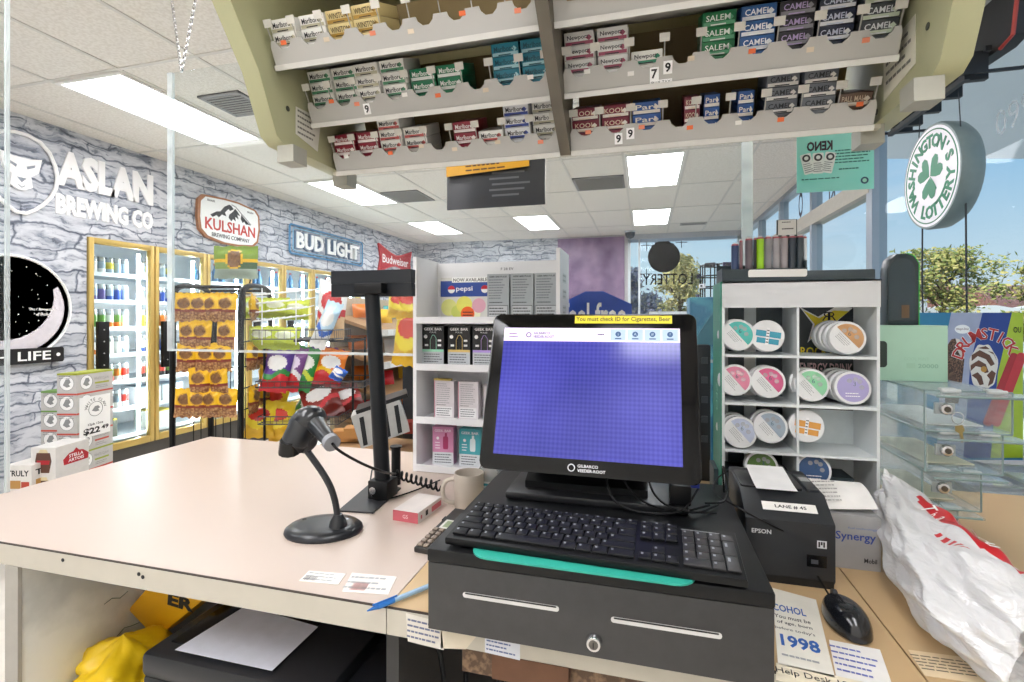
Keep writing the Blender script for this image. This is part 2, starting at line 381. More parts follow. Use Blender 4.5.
# ================================================================== OUTSIDE
b = B(); b.bx((-60, -40, -.3), (90, 110, -.15), two_tone('pale_bounce_ground', '#b5b4b0', '#c9c8c4', 3, .9)); struct(b.build('ground_outside'))  # ground made pale like concrete to bounce sunlight up onto the ceiling
def cam2w(lat, dep, z): return V((lat*CY-dep*SY, lat*SY+dep*CY, z))
b = B(); M = Matrix.Rotation(YAW, 4, 'Z')
far0, far1, near1 = cam2w(4.95, 10.9, 5), cam2w(30, 10.9, 5), cam2w(30, 2.5, 5)
pl = [(1.95, 0.5), (far1.x+1.5, 12.8), (far1.x, far1.y), (far0.x, far0.y), (1.95, far0.y)]
b.prism(pl, Matrix.Translation((0, 0, 5.0)), .5, C('#dfe3e6', .5, noise=.03, scale=1))
for x, y in ((18, 8), (27, 8)): b.bx((x-.2, y-.2, -.15), (x+.2, y+.2, 5.0), C('#b9bec2', .5), M)
cn = b.build('station_canopy'); tag(cn, 'pale grey fuel station canopy outside the front window', 'canopy')
def tree(lat, dep, h, w_, label, cols, seed, base=-.15):
    rnd = random.Random(seed); o = cam2w(lat, dep, base); t = thing('leafy_tree', label, 'tree', o, 'trees outside')
    q = B(); q.tube([o, o+V((.1, 0, h*.4)), o+V((0, .1, h*.8))], [.16*h/5, .1*h/5, .04*h/5], C('#5c4a3a', .9), 7)
    for k in range(7):
        a = rnd.uniform(0, 6.28); q.tube([o+V((0, 0, h*(.3+.05*k))), o+V((math.cos(a)*w_*.3, math.sin(a)*w_*.3, h*(.5+.06*k)))], [.06*h/5, .02*h/5], C('#5c4a3a', .9), 5)
    q.build('trunk', t); q = B(); cl = [(rnd.gauss(0, .24)*w_, rnd.gauss(0, .24)*w_, h*(.35+.60*rnd.random())) for _ in range(26)]
    for k in range(5200):
        c = rnd.choice(cl); sh = max(.25, 1-abs(c[2]/h-.55)*1.2); p = o+V((c[0]*sh, c[1]*sh, c[2]))+V((rnd.gauss(0, .09), rnd.gauss(0, .09), rnd.gauss(0, .07)))*w_
        if p.z > base+h: p.z = base+h-rnd.random()*.3
        s = rnd.uniform(.06, .14)*h/5; u = V((rnd.gauss(0, 1), rnd.gauss(0, 1), rnd.gauss(0, 1))).normalized(); v = u.orthogonal().normalized()
        f = q.bm.faces.new([q.bm.verts.new(p+u*s), q.bm.verts.new(p+v*s*.6), q.bm.verts.new(p-u*s), q.bm.verts.new(p-v*s*.6)]); f.material_index = q.mi(C(rnd.choice(cols), .8, noise=.2))
    q.build('crown', t, smooth=0)
GR = ['#8a8f4c', '#a8a058', '#76823f', '#b8aa68']
tree(26.0, 30, 6.0, 4.6, 'green yellow tree seen through the front window beside the hanging round sign', GR, 3)
tree(15.5, 14.6, 3.4, 2.0, 'edge of a tree at the far right above the building roof', GR, 5)
tree(4.7, 20, 3.7, 2.0, 'dark tree behind the reversed lottery lettering', ['#77758a', '#8a897f', '#62687a'], 8)
tree(7.7, 23, 4.6, 2.4, 'ochre green tree behind the right end of the lottery lettering', ['#b5a868', '#c9b878', '#928e60'], 9)
tree(3.6, 15, 3.1, 1.0, 'small dark tree at the left edge of the back window', ['#77758a', '#8a897f', '#62687a'], 12)
t = thing('shop_building', 'low building with red brown tiled roof and white wavy awning across the lot', 'building', cam2w(36, 36, -.15)); M = Matrix.Translation(cam2w(36, 36, -.15)) @ M
b = B(); b.bx((-12, 0, 0), (14, 8, 2.4), C('#c9b9a8', .8), M); b.build('wall', t)
b = B(); b.prism([(0, 2.2), (7, 2.2), (7, 4.3), (5.5, 4.4), (2.2, 3.6)], M @ FR((0.0, 0, 0), (0, 1, 0), (0, 0, 1)), 14, two_tone('roof_shingle', '#7a5248', '#94695c', 8)); b.build('roof', t)
b = B(); P_ = [(-12, 1.9)]+[(-12+26*i/60, 2.45+.10*math.sin(i*.9)) for i in range(61)]+[(14, 1.9)]; b.prism(P_, M @ FR((0, -.6, 0), (1, 0, 0), (0, 0, 1)), .6, C('#eeeae4', .6)); b.build('awning', t)
t = thing('bush', 'reddish hedge below the tree across the parking lot', 'bush', cam2w(26, 33, -.15)); 
b = B(); rnd = random.Random(4); o = cam2w(26.5, 33, -.15)
for k in range(1500):
    p = o+V((rnd.gauss(0, 1.6), rnd.gauss(0, .6), abs(rnd.gauss(.9, .55)))); s = rnd.uniform(.06, .13); u = V((rnd.gauss(0, 1), rnd.gauss(0, 1), rnd.gauss(0, 1))).normalized(); v = u.orthogonal()
    f = b.bm.faces.new([b.bm.verts.new(p+u*s), b.bm.verts.new(p+v*s), b.bm.verts.new(p-u*s), b.bm.verts.new(p-v*s)]); f.material_index = b.mi(C(rnd.choice(['#8a4a3c', '#6d4a3a', '#9a6048']), .8))
b.build('foliage', t, smooth=0)
# ================================================================== WALL SIGNS
def wallM(y, z, off=0.0): return FR((-4.5+off, y, z), (0, 1, 0), (0, 0, 1))   # faces into the shop
def pc(px, py): p = UX(px, py, -4.5); return p.y, p.z
RAISED = C('#fbfafa', .5, noise=.01)
y0, z0 = pc(103, 176); M = wallM(y0+.02, z0-.03)
b = B(); b.text('ASLAN', wallM(3.25, 2.70), .80, .29, RAISED, .014, .055); b.text('BREWING CO', wallM(3.25, 2.41), .80, .165, RAISED, .014, .05)
sh = [(-.05, .28), (.10, .24), (.20, .05), (.19, -.08), (.10, -.22), (-.05, -.31)]
sh = [(-x, y) for x, y in reversed(sh)]+sh[0:] if False else sh
full = [(0, .30), (.16, .25), (.24, .06), (.22, -.10), (.12, -.24), (0, -.32), (-.12, -.24), (-.22, -.10), (-.24, .06), (-.16, .25)]
Ms = wallM(2.62, 2.585); pts = [Ms @ V((x, y, .018)) for x, y in full]; b.tube(pts, .014, RAISED, 6, closed=True, smooth=1)
b.prism([(-.13, .13), (-.05, .11), (.05, .11), (.13, .13), (.11, .02), (.06, -.02), (.07, -.10), (.02, -.13), (-.02, -.13), (-.07, -.10), (-.06, -.02), (-.11, .02)], Ms, .022, RAISED)
for sx in (-1, 1): b.prism([(sx*.03, .05), (sx*.085, .075), (sx*.08, .055), (sx*.035, .03)], Ms, .024, C('#8f959f'))
b.prism([(-.03, -.04), (.03, -.04), (0, -.075)], Ms, .024, C('#8f959f')); b.text('V', Ms @ Matrix.Translation((0, -.105, 0)), .05, .02, C('#8f959f'), .024)
tag(b.build('brewery_sign', org=(-4.49, 3.1, 2.3)), 'raised white brewery lettering with lion shield on the stone wall', 'sign')
# mountain brewery sign
y0 = 4.54; M = wallM(y0, 2.56); BR = C('#a86b3e', .5); b = B()
sq = [(-.42, .20), (-.36, .27), (-.1, .29), (.1, .29), (.36, .25), (.42, .18), (.43, 0), (.40, -.18), (.33, -.25), (.1, -.28), (-.1, -.28), (-.33, -.23), (-.41, -.15), (-.43, 0)]
sq = [(x*1.0, y*.88) for x, y in sq]
b.prism(sq[::-1], M, .035, BR); b.prism([(x*.93, y*.92) for x, y in sq][::-1], M, .040, WHITEP)
K = C('#24282c', .6)
for p in ([(-.28, .04), (-.2, .09), (-.15, .10), (-.10, .16), (-.03, .20), (.0, .19), (.03, .16), (-.02, .13), (-.04, .15), (-.09, .10), (-.07, .06), (-.13, .07), (-.17, .03), (-.2, .05), (-.25, .02)],
          [(-.03, .09), (.02, .13), (.05, .17), (.09, .14), (.12, .10), (.08, .11), (.10, .06), (.05, .08), (.06, .03), (.02, .05), (.0, .02), (-.04, .05)],
          [(.14, .12), (.19, .08), (.22, .06), (.28, .02), (.24, .025), (.21, .02), (.18, .05), (.16, .03), (.13, .07)]): b.prism(p, M, .0415, K)
b.tube([M @ V((x, y, .041)) for x, y in ((.0, .205), (.06, .19), (.14, .13), (.2, .09), (.28, .03))], .004, K, 5)
b.text('KULSHAN', M @ Matrix.Translation((0, -.055, 0)), .69, .125, C('#c8372c', .5), .042, .02); b.text('BREWING COMPANY', M @ Matrix.Translation((0, -.165, 0)), .52, .045, K, .042, .01)
b.text('BHAM', M @ Matrix.Translation((-.27, .19, 0)), .09, .022, K, .042); b.text('WASH', M @ Matrix.Translation((.27, .17, 0)), .09, .022, K, .042)
tag(b.build('brewery_sign', org=(-4.49, y0, 2.3)), 'white brown edged brewery sign with black mountain and red lettering', 'sign')
# blue beer sign
M = wallM(6.35, 2.54, .0); b = B(); BL = C('#3f86b8', .35)
b.tube([M @ V((x, y, .03)) for x, y in rrect(1.72, .38, .04)], .013, BL, 6, closed=True)
b.tube([M @ V((x, y, .035)) for x, y in rrect(1.60, .30, .04)], .008, C('#7fb6d8', .3), 6, closed=True)
b.text('BUD LIGHT', M, 1.52, .25, C('#6a7f99', .5), .035, .06); b.text('BUD LIGHT', M, 1.48, .22, WHITEP, .05, .03)
tag(b.build('beer_sign', org=(-4.49, 6.35, 2.34)), 'long blue outlined beer sign with white block letters on stone wall', 'sign')
# red bow tie sign
M = wallM(8.35, 2.56); b = B(); RD = C('#b8202c', .4)
bow = [(-.62, .24), (-.2, .12), (0, .09), (.2, .12), (.62, .24), (.55, 0), (.62, -.24), (.2, -.12), (0, -.09), (-.2, -.12), (-.62, -.24), (-.55, 0)]
b.prism(bow[::-1], M, .03, RD); b.tube([M @ V((x, y, .03)) for x, y in bow], .012, C('#d8404a', .4), 6, closed=True); b.text('Budweiser', M, .98, .15, WHITEP, .032, .01)
tag(b.build('beer_sign', org=(-4.49, 8.35, 2.3)), 'red bow tie shaped beer sign near the back corner', 'sign')
# round night-sky beer sign
M = wallM(2.56, 1.575); b = B(); b.disc(M, .395, C('#1a1a22', .4), .018, 48); b.lathe([(.395, 0), (.395, .018)], M, WHITEP, 48)
rim = [M @ V((.385*math.cos(a), .385*math.sin(a), .02)) for a in [2*PI*k/48 for k in range(48)]]; b.tube(rim, .011, WHITEP, 6, closed=True)
cr = [(.34*math.cos(math.radians(a)), .34*math.sin(math.radians(a))) for a in range(-150, 31, 10)]+[(-.06+.33*math.cos(math.radians(a)), .09+.33*math.sin(math.radians(a))) for a in range(10, -141, -10)]
b.prism(cr, M, .022, C('#d9d3da', .5))
rnd = random.Random(5)
for k in range(70):
    a, r = rnd.uniform(0, 6.28), .33*math.sqrt(rnd.random()); s = rnd.uniform(.002, .005); b.disc(M @ Matrix.Translation((r*math.cos(a), r*math.sin(a), 0)), s, WHITEP, .021, 6)
b.text('The Champagne', M @ Matrix.Translation((.19, -.01, 0)), .17, .026, WHITEP, .024); b.text('of Beers.', M @ Matrix.Translation((.2, -.045, 0)), .1, .024, WHITEP, .024)
Mb = wallM(2.51, 1.215, .02); b.prism(rrect(.74, .115, .015), Mb, .03, C('#17171b', .4)); b.text('HIGH LIFE', Mb, .56, .07, WHITEP, .032, .015); b.disc(Mb @ Matrix.Translation((.33, .0, 0)), .014, WHITEP, .032, 12)
tag(b.build('beer_sign', org=(-4.48, 2.56, 1.16)), 'round starry night beer sign with crescent moon and black banner', 'sign')
# ================================================================== BEVERAGE COOLER
GOLD = C('#cdb067', .36, metal=.45, noise=.08, scale=8); COOLW = C('#f4f6f8', .5, noise=.02); LED = EM('#f4f8ff', 38.0, 'cooler_led')
CGL = glass('cooler_glass', '#f4fafa', .6, .03)
cool = thing('walk_in_cooler', 'white lit beverage cooler behind the row of gold framed glass doors', 'cooler', (-5.1, 5.4, 0))
b = B(); b.bx((-5.55, DY0-.1, .2), (-5.5, DY1+.1, 2.4), COOLW); b.bx((-5.5, DY0-.1, .2), (-4.62, DY0-.02, 2.4), COOLW); b.bx((-5.5, DY1+.02, .2), (-4.62, DY1+.1, 2.4), COOLW); b.bx((-5.55, DY0-.1, .2), (-4.62, DY1+.1, .3), COOLW); b.bx((-5.55, DY0-.1, 2.3), (-4.62, DY1+.1, 2.4), COOLW); b.build('cabinet', cool)
SHZ = [.40, .66, .915, 1.165, 1.41, 1.655, 1.90]
for z in SHZ:
    b = B(); b.bx((-5.3, DY0, z-.012), (-4.70, DY1, z), C('#cfd6dc', .4)); b.bx((-4.70, DY0, z-.025), (-4.69, DY1, z+.012), C('#eef1f3', .4)); b.build('shelf', cool)
for k in range(ND):
    y = DY0+DPY*(k+1)-.055; b = B(); b.bx((-4.62, y-.010, .42), (-4.60, y+.010, 2.1), LED); b.build('light_tube', cool, smooth=0)
dn = ['nearest cooler door, beside the stacked drink cartons', 'second cooler door from the stacked cartons, left of the snack rack']+['%s cooler door counted from the stacked cartons' % x for x in ORD[2:ND]]
for k in range(ND):
    y0, y1 = DY0+DPY*k+.006, DY0+DPY*(k+1)-.006
    t = thing('cooler_door', 'gold framed glass door, '+dn[k], 'cooler door', (-4.5, (y0+y1)/2, .34), 'gold framed cooler doors')
    b = B(); W_ = .038; X0, X1 = -4.53, -4.478
    b.bx((X0, y0, .34), (X1, y0+W_, 2.18), GOLD, bev=.004); b.bx((X0, y1-W_, .34), (X1, y1, 2.18), GOLD, bev=.004); b.bx((X0, y0+W_, .34), (X1, y1-W_, .40), GOLD, bev=.004); b.bx((X0, y0+W_, 2.13), (X1, y1-W_, 2.18), GOLD, bev=.004); fo = b.build('frame', t)
    b = B(); b.bx((-4.512, y0+W_, .40), (-4.506, y1-W_, 2.13), CGL); b.build('pane', t, smooth=0)
    b = B(); b.bx((-4.477, y0+.045, 1.03), (-4.44, y0+.135, 1.47), BLACK, bev=.006)
    for z in (1.1, 1.2, 1.3, 1.4): b.cyl((-4.44, y0+.09, z), (-4.438, y0+.09, z), .006, GREYP, seg=8)
    b.build('handle', fo)
def can(r, h, body, top='#c9ccd0', band=None, name='drink_can'):
    q = B(); m = C(body, .3); q.lathe([(r*.8, 0), (r, .008), (r, h*.3)], Matrix(), m, 12); q.lathe([(r, h*.3), (r, h*.7)], Matrix(), C(band, .35) if band else m, 12)
    q.lathe([(r, h*.7), (r, h-.014), (r*.82, h-.003), (r*.82, h)], Matrix(), C(top, .25, metal=.6), 12); return q.build(name)
_cans = {}
def put_can(spec, p, label, group, cat='can'):
    if spec in _cans: o = dup(_cans[spec], Matrix.Translation(p)); 
    else: o = can(*spec); o.location = p; _cans[spec] = o
    return tag(o, label, cat, group)
CN = {'#d8c23a': 'yellow', '#5c8f3a': 'green', '#d9762c': 'orange', '#c2392f': 'red', '#f0efee': 'white', '#2f4aa0': 'blue', '#5a4a8f': 'purple', '#23252b': 'black', '#9fb0c0': 'silver', '#8a6a3a': 'brown'}
rows = [('.67', .033, .165, ['#f0efee'], ['#c2392f', '#23252b', '#9fb0c0']), ('.915', .033, .165, ['#f0efee', '#c2392f', '#f0efee'], ['#c2392f', '#5c8f3a', '#d9762c']), ('1.165', .033, .17, ['#c2392f', '#d9762c', '#f0efee', '#9fb0c0'], ['#f0efee', None]),
        ('1.41', .033, .17, ['#d8c23a', '#5c8f3a', '#d9762c', '#f0efee'], [None, '#f0efee', '#5c8f3a']), ('1.655', .033, .15, ['#f0efee', '#5a4a8f', '#2f4aa0', '#9fb0c0'], ['#9fb0c0', None]), ('1.90', .033, .15, ['#f0efee', '#9fb0c0'], ['#9fb0c0', '#d8c23a', None])]
rnd = random.Random(11)
SHN = {1.9: 'seventh', .67: 'second', .915: 'third', 1.165: 'fourth', 1.41: 'fifth', 1.655: 'sixth'}
for dk in range(2):
    for zs, r, h, bodies, bands in rows:
        z = float(zs); n = 7
        for i in range(n):
            if dk == 1 and (i > 4 or z in (.67,)): continue
            body = bodies[(i+dk)*len(bodies)//n % len(bodies)]
            if dk == 1 and z in (.915, 1.165): body = ['#23252b', '#2f4aa0'][int(z > 1)]
            band = bands[i % len(bands)]
            y = DY0+DPY*dk+.07+.0695*i
            put_can((r, h, body, '#c9ccd0', band), (-4.735, y, z+.001), '%s can, %s from left, %s shelf up, behind the %s cooler door' % (CN[body], ORD[i], SHN[z], ORD[dk]), 'cans behind the %s cooler door' % ORD[dk])
# wide cartons on the lower shelves
def carton(w_, d, h, face, top, name='drink_carton', deco=None):
    q = B(); q.box((0, 0, h/2), (w_, d, h), C(face, .5)); M = FR((0, -d/2, h/2), (1, 0, 0), (0, 0, 1)); MR = FR((w_/2, 0, h/2), (0, 1, 0), (0, 0, 1)); MT = FR((0, 0, h), (1, 0, 0), (0, 1, 0))
    if top: q.rect(-w_/2, -d/2, w_/2, d/2, MT, C(top, .5)); q.rect(-w_/2, h/2-.012, w_/2, h/2, M, C(top, .5)); q.rect(-d/2, h/2-.012, d/2, h/2, MR, C(top, .5))
    if deco: deco(q, M, MR, w_, d, h)
    return q.build(name)
for i, (dk, zz, f) in enumerate(((1, .66, '#e4e8ea'), (1, .66, '#d9dfe2'), (0, .40, '#4a4d3f'), (1, .40, '#dfe3da'))):
    o = carton(.22, .24, .17, f, '#d8c23a' if i > 1 else '#8fa0b0'); y = [DY0+DPY+.15, DY0+DPY+.39, DY0+.30, DY0+DPY+.28][i]
    o.matrix_world = Matrix.Translation((-4.84, y, zz+.001)) @ Matrix.Rotation(PI/2, 4, 'Z')
    tag(o, ['white drink carton on the left of the second shelf behind the second cooler door', 'pale drink carton on the right of the second shelf behind the second cooler door', 'dark carton with yellow top on the bottom shelf behind the nearest cooler door', 'pale carton with yellow top on the bottom shelf of the second cooler door'][i], 'carton')
# bottles seen over the snack racks through the farther doors
q = B(); q.lathe([(.03, 0), (.034, .01), (.034, .12), (.014, .17), (.014, .20)], Matrix(), C('#4f7fa8', .2), 12); q.lathe([(.016, .20), (.016, .22)], Matrix(), C('#c2392f'), 12); bot = q.build('drink_bottle')
bot2 = None; first = True
for dk in range(2, 7):
    for i in range(5):
        y = DY0+DPY*dk+.1+.09*i; 
        if first: o = bot; o.location = (-4.76, y, 1.901); first = False
        else: o = dup(bot, Matrix.Translation((-4.76, y, 1.901)))
        tag(o, 'blue bottle, %s from left, top shelf, behind the %s cooler door' % (ORD[i], ORD[dk]), 'bottle', 'bottles on the cooler top shelf')
# ---- drink cartons stacked on the floor by the cooler
CL = C('#c9c7c4', .55); GY = C('#8d8f90', .6)
def claw(acc):
    def d(q, M, MR, w_, dd, h):
        for F, W2 in ((M, w_), (MR, dd)):
            big = W2 > .25
            c = F @ Matrix.Translation((-W2*.25 if big else 0, 0, 0)); q.disc(c, h*.36, WHITEP, .0006, 20); q.tube([c @ V((h*.36*math.cos(a), h*.36*math.sin(a), .001)) for a in [k*PI/9 for k in range(18)]], .0015, GY, 4, closed=True)
            q.flat([(-h*.2, -.012), (-h*.05, .028), (h*.12, .03), (h*.2, .008), (h*.1, -.005), (h*.18, -.02), (0, -.028)], c, GY, .0012)
            if big:
                q.text('WHITE CLAW', F @ Matrix.Translation((W2*.17, h*.12, 0)), W2*.42, .018, GY, .0008); q.rect(W2*-.02, -.02, W2*.38, -.008, F, C(acc), .0008); scribble(q, F, W2*-.0, -h*.4, W2*.38, -h*.22, 2, GY)
            else: scribble(q, F, -W2*.4, h*.2, W2*.4, h*.42, 2, GY)
    return d
def stella(q, M, MR, w_, dd, h):
    for F, W2 in ((M, w_), (MR, dd)):
        if W2 > .2:
            c = F @ Matrix.Translation((W2*.1, -.005, 0)); q.flat([(-.085, -.035), (.085, -.035), (.09, 0), (.05, .03), (.02, .035), (0, .055), (-.02, .035), (-.05, .03), (-.09, 0)], c, C('#b3202c'), .0006); q.text('STELLA', c @ Matrix.Translation((0, .012, 0)), .10, .02, WHITEP, .001, .02); q.text('ARTOIS', c @ Matrix.Translation((0, -.015, 0)), .11, .02, WHITEP, .001, .02)
        else:
            q.prism([(-.035, -.07), (.035, -.07), (.05, 0), (.04, .05), (-.04, .05), (-.05, 0)], F, .0006, C('#5a3a2c')); q.flat([(-.035, -.02), (.035, -.02), (.04, .005), (-.04, .005)], F, C('#b3202c'), .001); q.flat([(-.03, .05), (.03, .05), (.02, .07), (-.02, .07)], F, C('#d8c9a0'), .001)
def truly(q, M, MR, w_, dd, h):
    for F, W2 in ((M, w_), (MR, dd)): q.text('TRULY', F @ Matrix.Translation((0, h*.18, 0)), W2*.82, .035, INK, .0008, .03); q.rect(-W2*.4, -h*.42, W2*.1, -h*.1, F, C('#b98a4a'), .0008); q.rect(W2*.12, -h*.42, W2*.42, -h*.15, F, C('#b3402c'), .0008)
ang = math.radians(8)
def place(o, p, rz): o.matrix_world = Matrix.Translation(p) @ Matrix.Rotation(rz, 4, 'Z'); return o
def stack(x, y, items, z=0, rz=.25):
    for (w_, d, h, face, top, deco, lab) in items:
        o = carton(w_, d, h, face, top, deco=deco); place(o, (x, y, z), rz); tag(o, lab, 'carton', 'drink cartons stacked by the cooler'); z += h+.0005
W_ = lambda top, acc, lab: (.135, .30, .135, '#c4c2c0', top, claw(acc), lab)
def corner_at(px_, Y, w_, d, rz=.25):   # where a carton's centre stands when its front left edge is seen at px_
    c = UY(px_, 400, Y); return c.x+math.cos(rz)*w_/2-math.sin(rz)*d/2, Y+math.sin(rz)*w_/2+math.cos(rz)*d/2
cx1, cy1 = corner_at(57, 2.45, .135, .30); cx2, cy2 = corner_at(42, 2.50, .135, .30); cx3, cy3 = corner_at(31, 2.13, .15, .23); cx4, cy4 = corner_at(7, 2.05, .16, .26)
stack(cx1, cy1, [W_('#9aa83a', '#9aa83a', 'white hard seltzer carton with green top at the foot of the tallest stack'), W_('#c65040', '#c65040', 'second seltzer carton from the floor in the tallest stack'), W_('#9aa83a', '#9aa83a', 'third seltzer carton from the floor in the tallest stack'), W_('#c65040', '#c65040', 'fourth seltzer carton up, partly behind the price sign'), W_('#c65040', '#c65040', 'seltzer carton behind the top of the price sign'), W_('#c65040', '#c65040', 'white seltzer carton with red top edge just above the price sign'), ][:6], 0.175)
o = carton(.135, .30, .135, '#c4c2c0', '#a8b03a', deco=claw('#a8b03a')); place(o, (cx1, cy1, .175+6*.1355), .25); tag(o, 'white seltzer carton with yellow green top, highest of the stack by the cooler', 'carton', 'drink cartons stacked by the cooler')
stack(cx2-.01, cy2, [W_('#6f9a4a', '#6f9a4a', 'seltzer carton low in the stack against the stone wall')]+[W_('#6f9a4a' if i > 3 else '#c65040', '#6f9a4a', 'seltzer carton %s from the floor in the stack against the stone wall' % ORD[i]) for i in range(1, 5)]+[W_('#6f9a4a', '#6f9a4a', 'green edged seltzer carton on top of the shorter stack against the stone wall')], .175)
b = B(); b.bx((cx2-.14, 2.47, 0), (cx1+.11, cy1+.19, .1745), C('#8a6a45', .8), bev=.004); tag(b.build('floor_pallet', org=(-3.8, 2.6, 0)), 'low brown floor base under the stacked seltzer cartons', 'pallet')
S_ = lambda lab: (.15, .23, .165, '#d9d6d2', None, stella, lab)
stack(cx3, cy3, [S_('lowest white lager carton with red label in front of the seltzer stack'), S_('second white lager carton with red label from the floor'), S_('third white lager carton with red label, half hidden by the counter'), S_('white lager carton with red label on top in front of the seltzer stack')], 0.06, .25)
T_ = lambda lab: (.16, .26, .15, '#e2ded8', None, truly, lab)
stack(cx4-.02, cy4, [T_('lowest white seltzer box with black lettering at far left'), T_('second seltzer box up with black lettering at far left'), T_('seltzer box with black lettering just above the counter edge at far left'), T_('topmost seltzer box with black lettering at far left of the cartons')], .03, .25)
b = B(); sg_ = V((cx1, cy1, 0))+V((math.cos(.25), math.sin(.25), 0))*.0685+V((-math.sin(.25), math.cos(.25), 0))*-.005; M = FR((sg_.x, sg_.y, .80), (-math.sin(.25), math.cos(.25), 0), (0, 0, 1)) @ Matrix.Diagonal((1.05, .92, 1, 1)); b.prism([(-.12, -.14), (.12, -.14), (.12, .165), (-.12, .165)], M, .004, WHITEP)
cc = M @ Matrix.Translation((0, .065, .004)); b.tube([cc @ V((.055*math.cos(a), .055*math.sin(a), .001)) for a in [k*PI/10 for k in range(20)]], .0015, INK, 4, closed=True); b.flat([(-.03, -.01), (-.005, .02), (.02, .022), (.035, .005), (.02, -.004), (.03, -.02), (0, -.022)], cc, GY)
b.arc('WHITE CLAW', cc, .075, 165, 15, .022, INK); b.text('12pk 12oz', M @ Matrix.Translation((0, -.05, .004)), .12, .022, INK, .001, .02); b.text('$22', M @ Matrix.Translation((-.03, -.10, .004)), .13, .055, INK, .001, .04); b.text('49', M @ Matrix.Translation((.075, -.088, .004)), .06, .032, INK, .001, .04)
tag(b.build('price_sign', org=M.translation-V((0, 0, .14)), smooth=0), 'white seltzer price sign with $22.49 taped on the carton stack', 'sign')
# ================================================================== SNACK RACK AND SHELVES
def bag_mesh(w_, h, t, matf, seed=0, nu=30, nv=34, crimp=.012):
    rnd = random.Random(seed); ph = [rnd.uniform(0, 6.28) for _ in range(6)]; q = B()
    def side(sg):
        def f(u, v):
            x = (u-.5)*w_; z = v*h; e = max(0, min(1, (min(v, 1-v)-.06)/.22)); e = e*e*(3-2*e); s_ = max(0, 1-abs(2*u-1)**3.2)
            wr = 1+.16*math.sin(9*u+ph[0]+4*v)*math.sin(7*v+ph[1])+.10*math.sin(17*u+ph[2])*(1-e)
            pin = 1-.06*e*(.5+.5*math.sin(5*v+ph[3]))
            return V((x*pin, -sg*(t/2*e*s_*wr+.0012), z+.004*math.sin(20*u+ph[4])*(1-e)))
        return f
    q.surf(side(1), nu, nv, None, matf); q.surf(lambda u, v: side(-1)(1-u, v), nu, nv, None, lambda u, v: matf(1-u, v)); return q
def rad(u, v, cu, cv, ru, rv): return ((u-cu)/ru)**2+((v-cv)/rv)**2 < 1
YEL = C('#eebc1e', .32, noise=.05); NUT = two_tone('nut_window', '#7d4c2c', '#c09262', 60, .4, .4, .6); DKR = C('#7c2a1e', .4); LEAF = C('#5a7a2a', .35); GRN = C('#2f8a3e', .3); PUR = C('#5a3a94', .3); RED = C('#c8242c', .3); BLU = C('#2a62c0', .3); ORA = C('#e07a20', .32); LIM = C('#c6d23a', .32, noise=.05); LEM = C('#f0d62c', .32, noise=.05); WH = C('#eceae8', .35); BRN = C('#5e3622', .5); MAR = C('#8d2a20', .32)
OVAL = two_tone('nut_oval', '#5e3a20', '#8f6436', 40, .35, .35, .65)
def nut(u, v):
    if rad(u, v, .5, .64, .29, .18): return OVAL
    if rad(u, v, .5, .64, .35, .22): return C('#d09a28', .32)
    if v < .36: return NUT
    if .36 <= v < .43: return DKR
    return YEL
rackM = lambda x, y, z, rz: Matrix.Translation((x, y, z)) @ Matrix.Rotation(rz, 4, 'Z')
RA = V((-2.94, 2.52, 0)); RBx = V((-2.52, 2.64, 0)); RC = V((-2.66, 3.07, 0)); RD_ = V((-3.08, 2.95, 0)); RH = 1.72
t = thing('wire_snack_rack', 'black tube frame rack hung with yellow nut bags beyond the counter', 'rack', RA)
tb = .018
for A_, B2 in ((RA, RD_), (RBx, RC)):
    q = B(); d = (B2-A_); q.tube([A_, A_+V((0, 0, RH-.1)), A_+V((0, 0, RH))+d*.12, B2+V((0, 0, RH))-d*.12, B2+V((0, 0, RH-.1)), B2], tb, BLACK, 8, smooth=2); q.build('upright_frame', t)
q = B()
for z in (.15, RH-.02): q.tube([RA+V((0, 0, z)), RBx+V((0, 0, z))], .012, BLACK, 6); q.tube([RD_+V((0, 0, z)), RC+V((0, 0, z))], .012, BLACK, 6)
for z in (1.66, 1.49, 1.345, 1.18, 1.04, .9): q.tube([RA+V((0, 0, z)), RBx+V((0, 0, z))], .005, BLACK, 6); q.tube([RBx+V((0, 0, z)), RC+V((0, 0, z))], .005, BLACK, 6)
q.build('crossbar', t); q = B()
for k in range(1, 9):
    p = RA.lerp(RBx, k/9); q.tube([p+V((0, .1, .6)), p+V((0, .1, 1.68))], .003, BLACK, 5)
q.build('wire_back', t)
nb = bag_mesh(.128, .185, .05, nut, 1).build('snack_bag'); first = True
rz0 = math.atan2(RBx.y-RA.y, RBx.x-RA.x); rz1 = math.atan2(RC.y-RBx.y, RC.x-RBx.x)
spec = [(1.475, [.14, .38, .62, .86], [.25]), (1.30, [.22, .42, .86], []), (1.155, [.18, .52, .80], [.18, .55]), (1.0, [.42, .76], [.6]), (.865, [.15, .40, .62, .88], [.25, .6])]
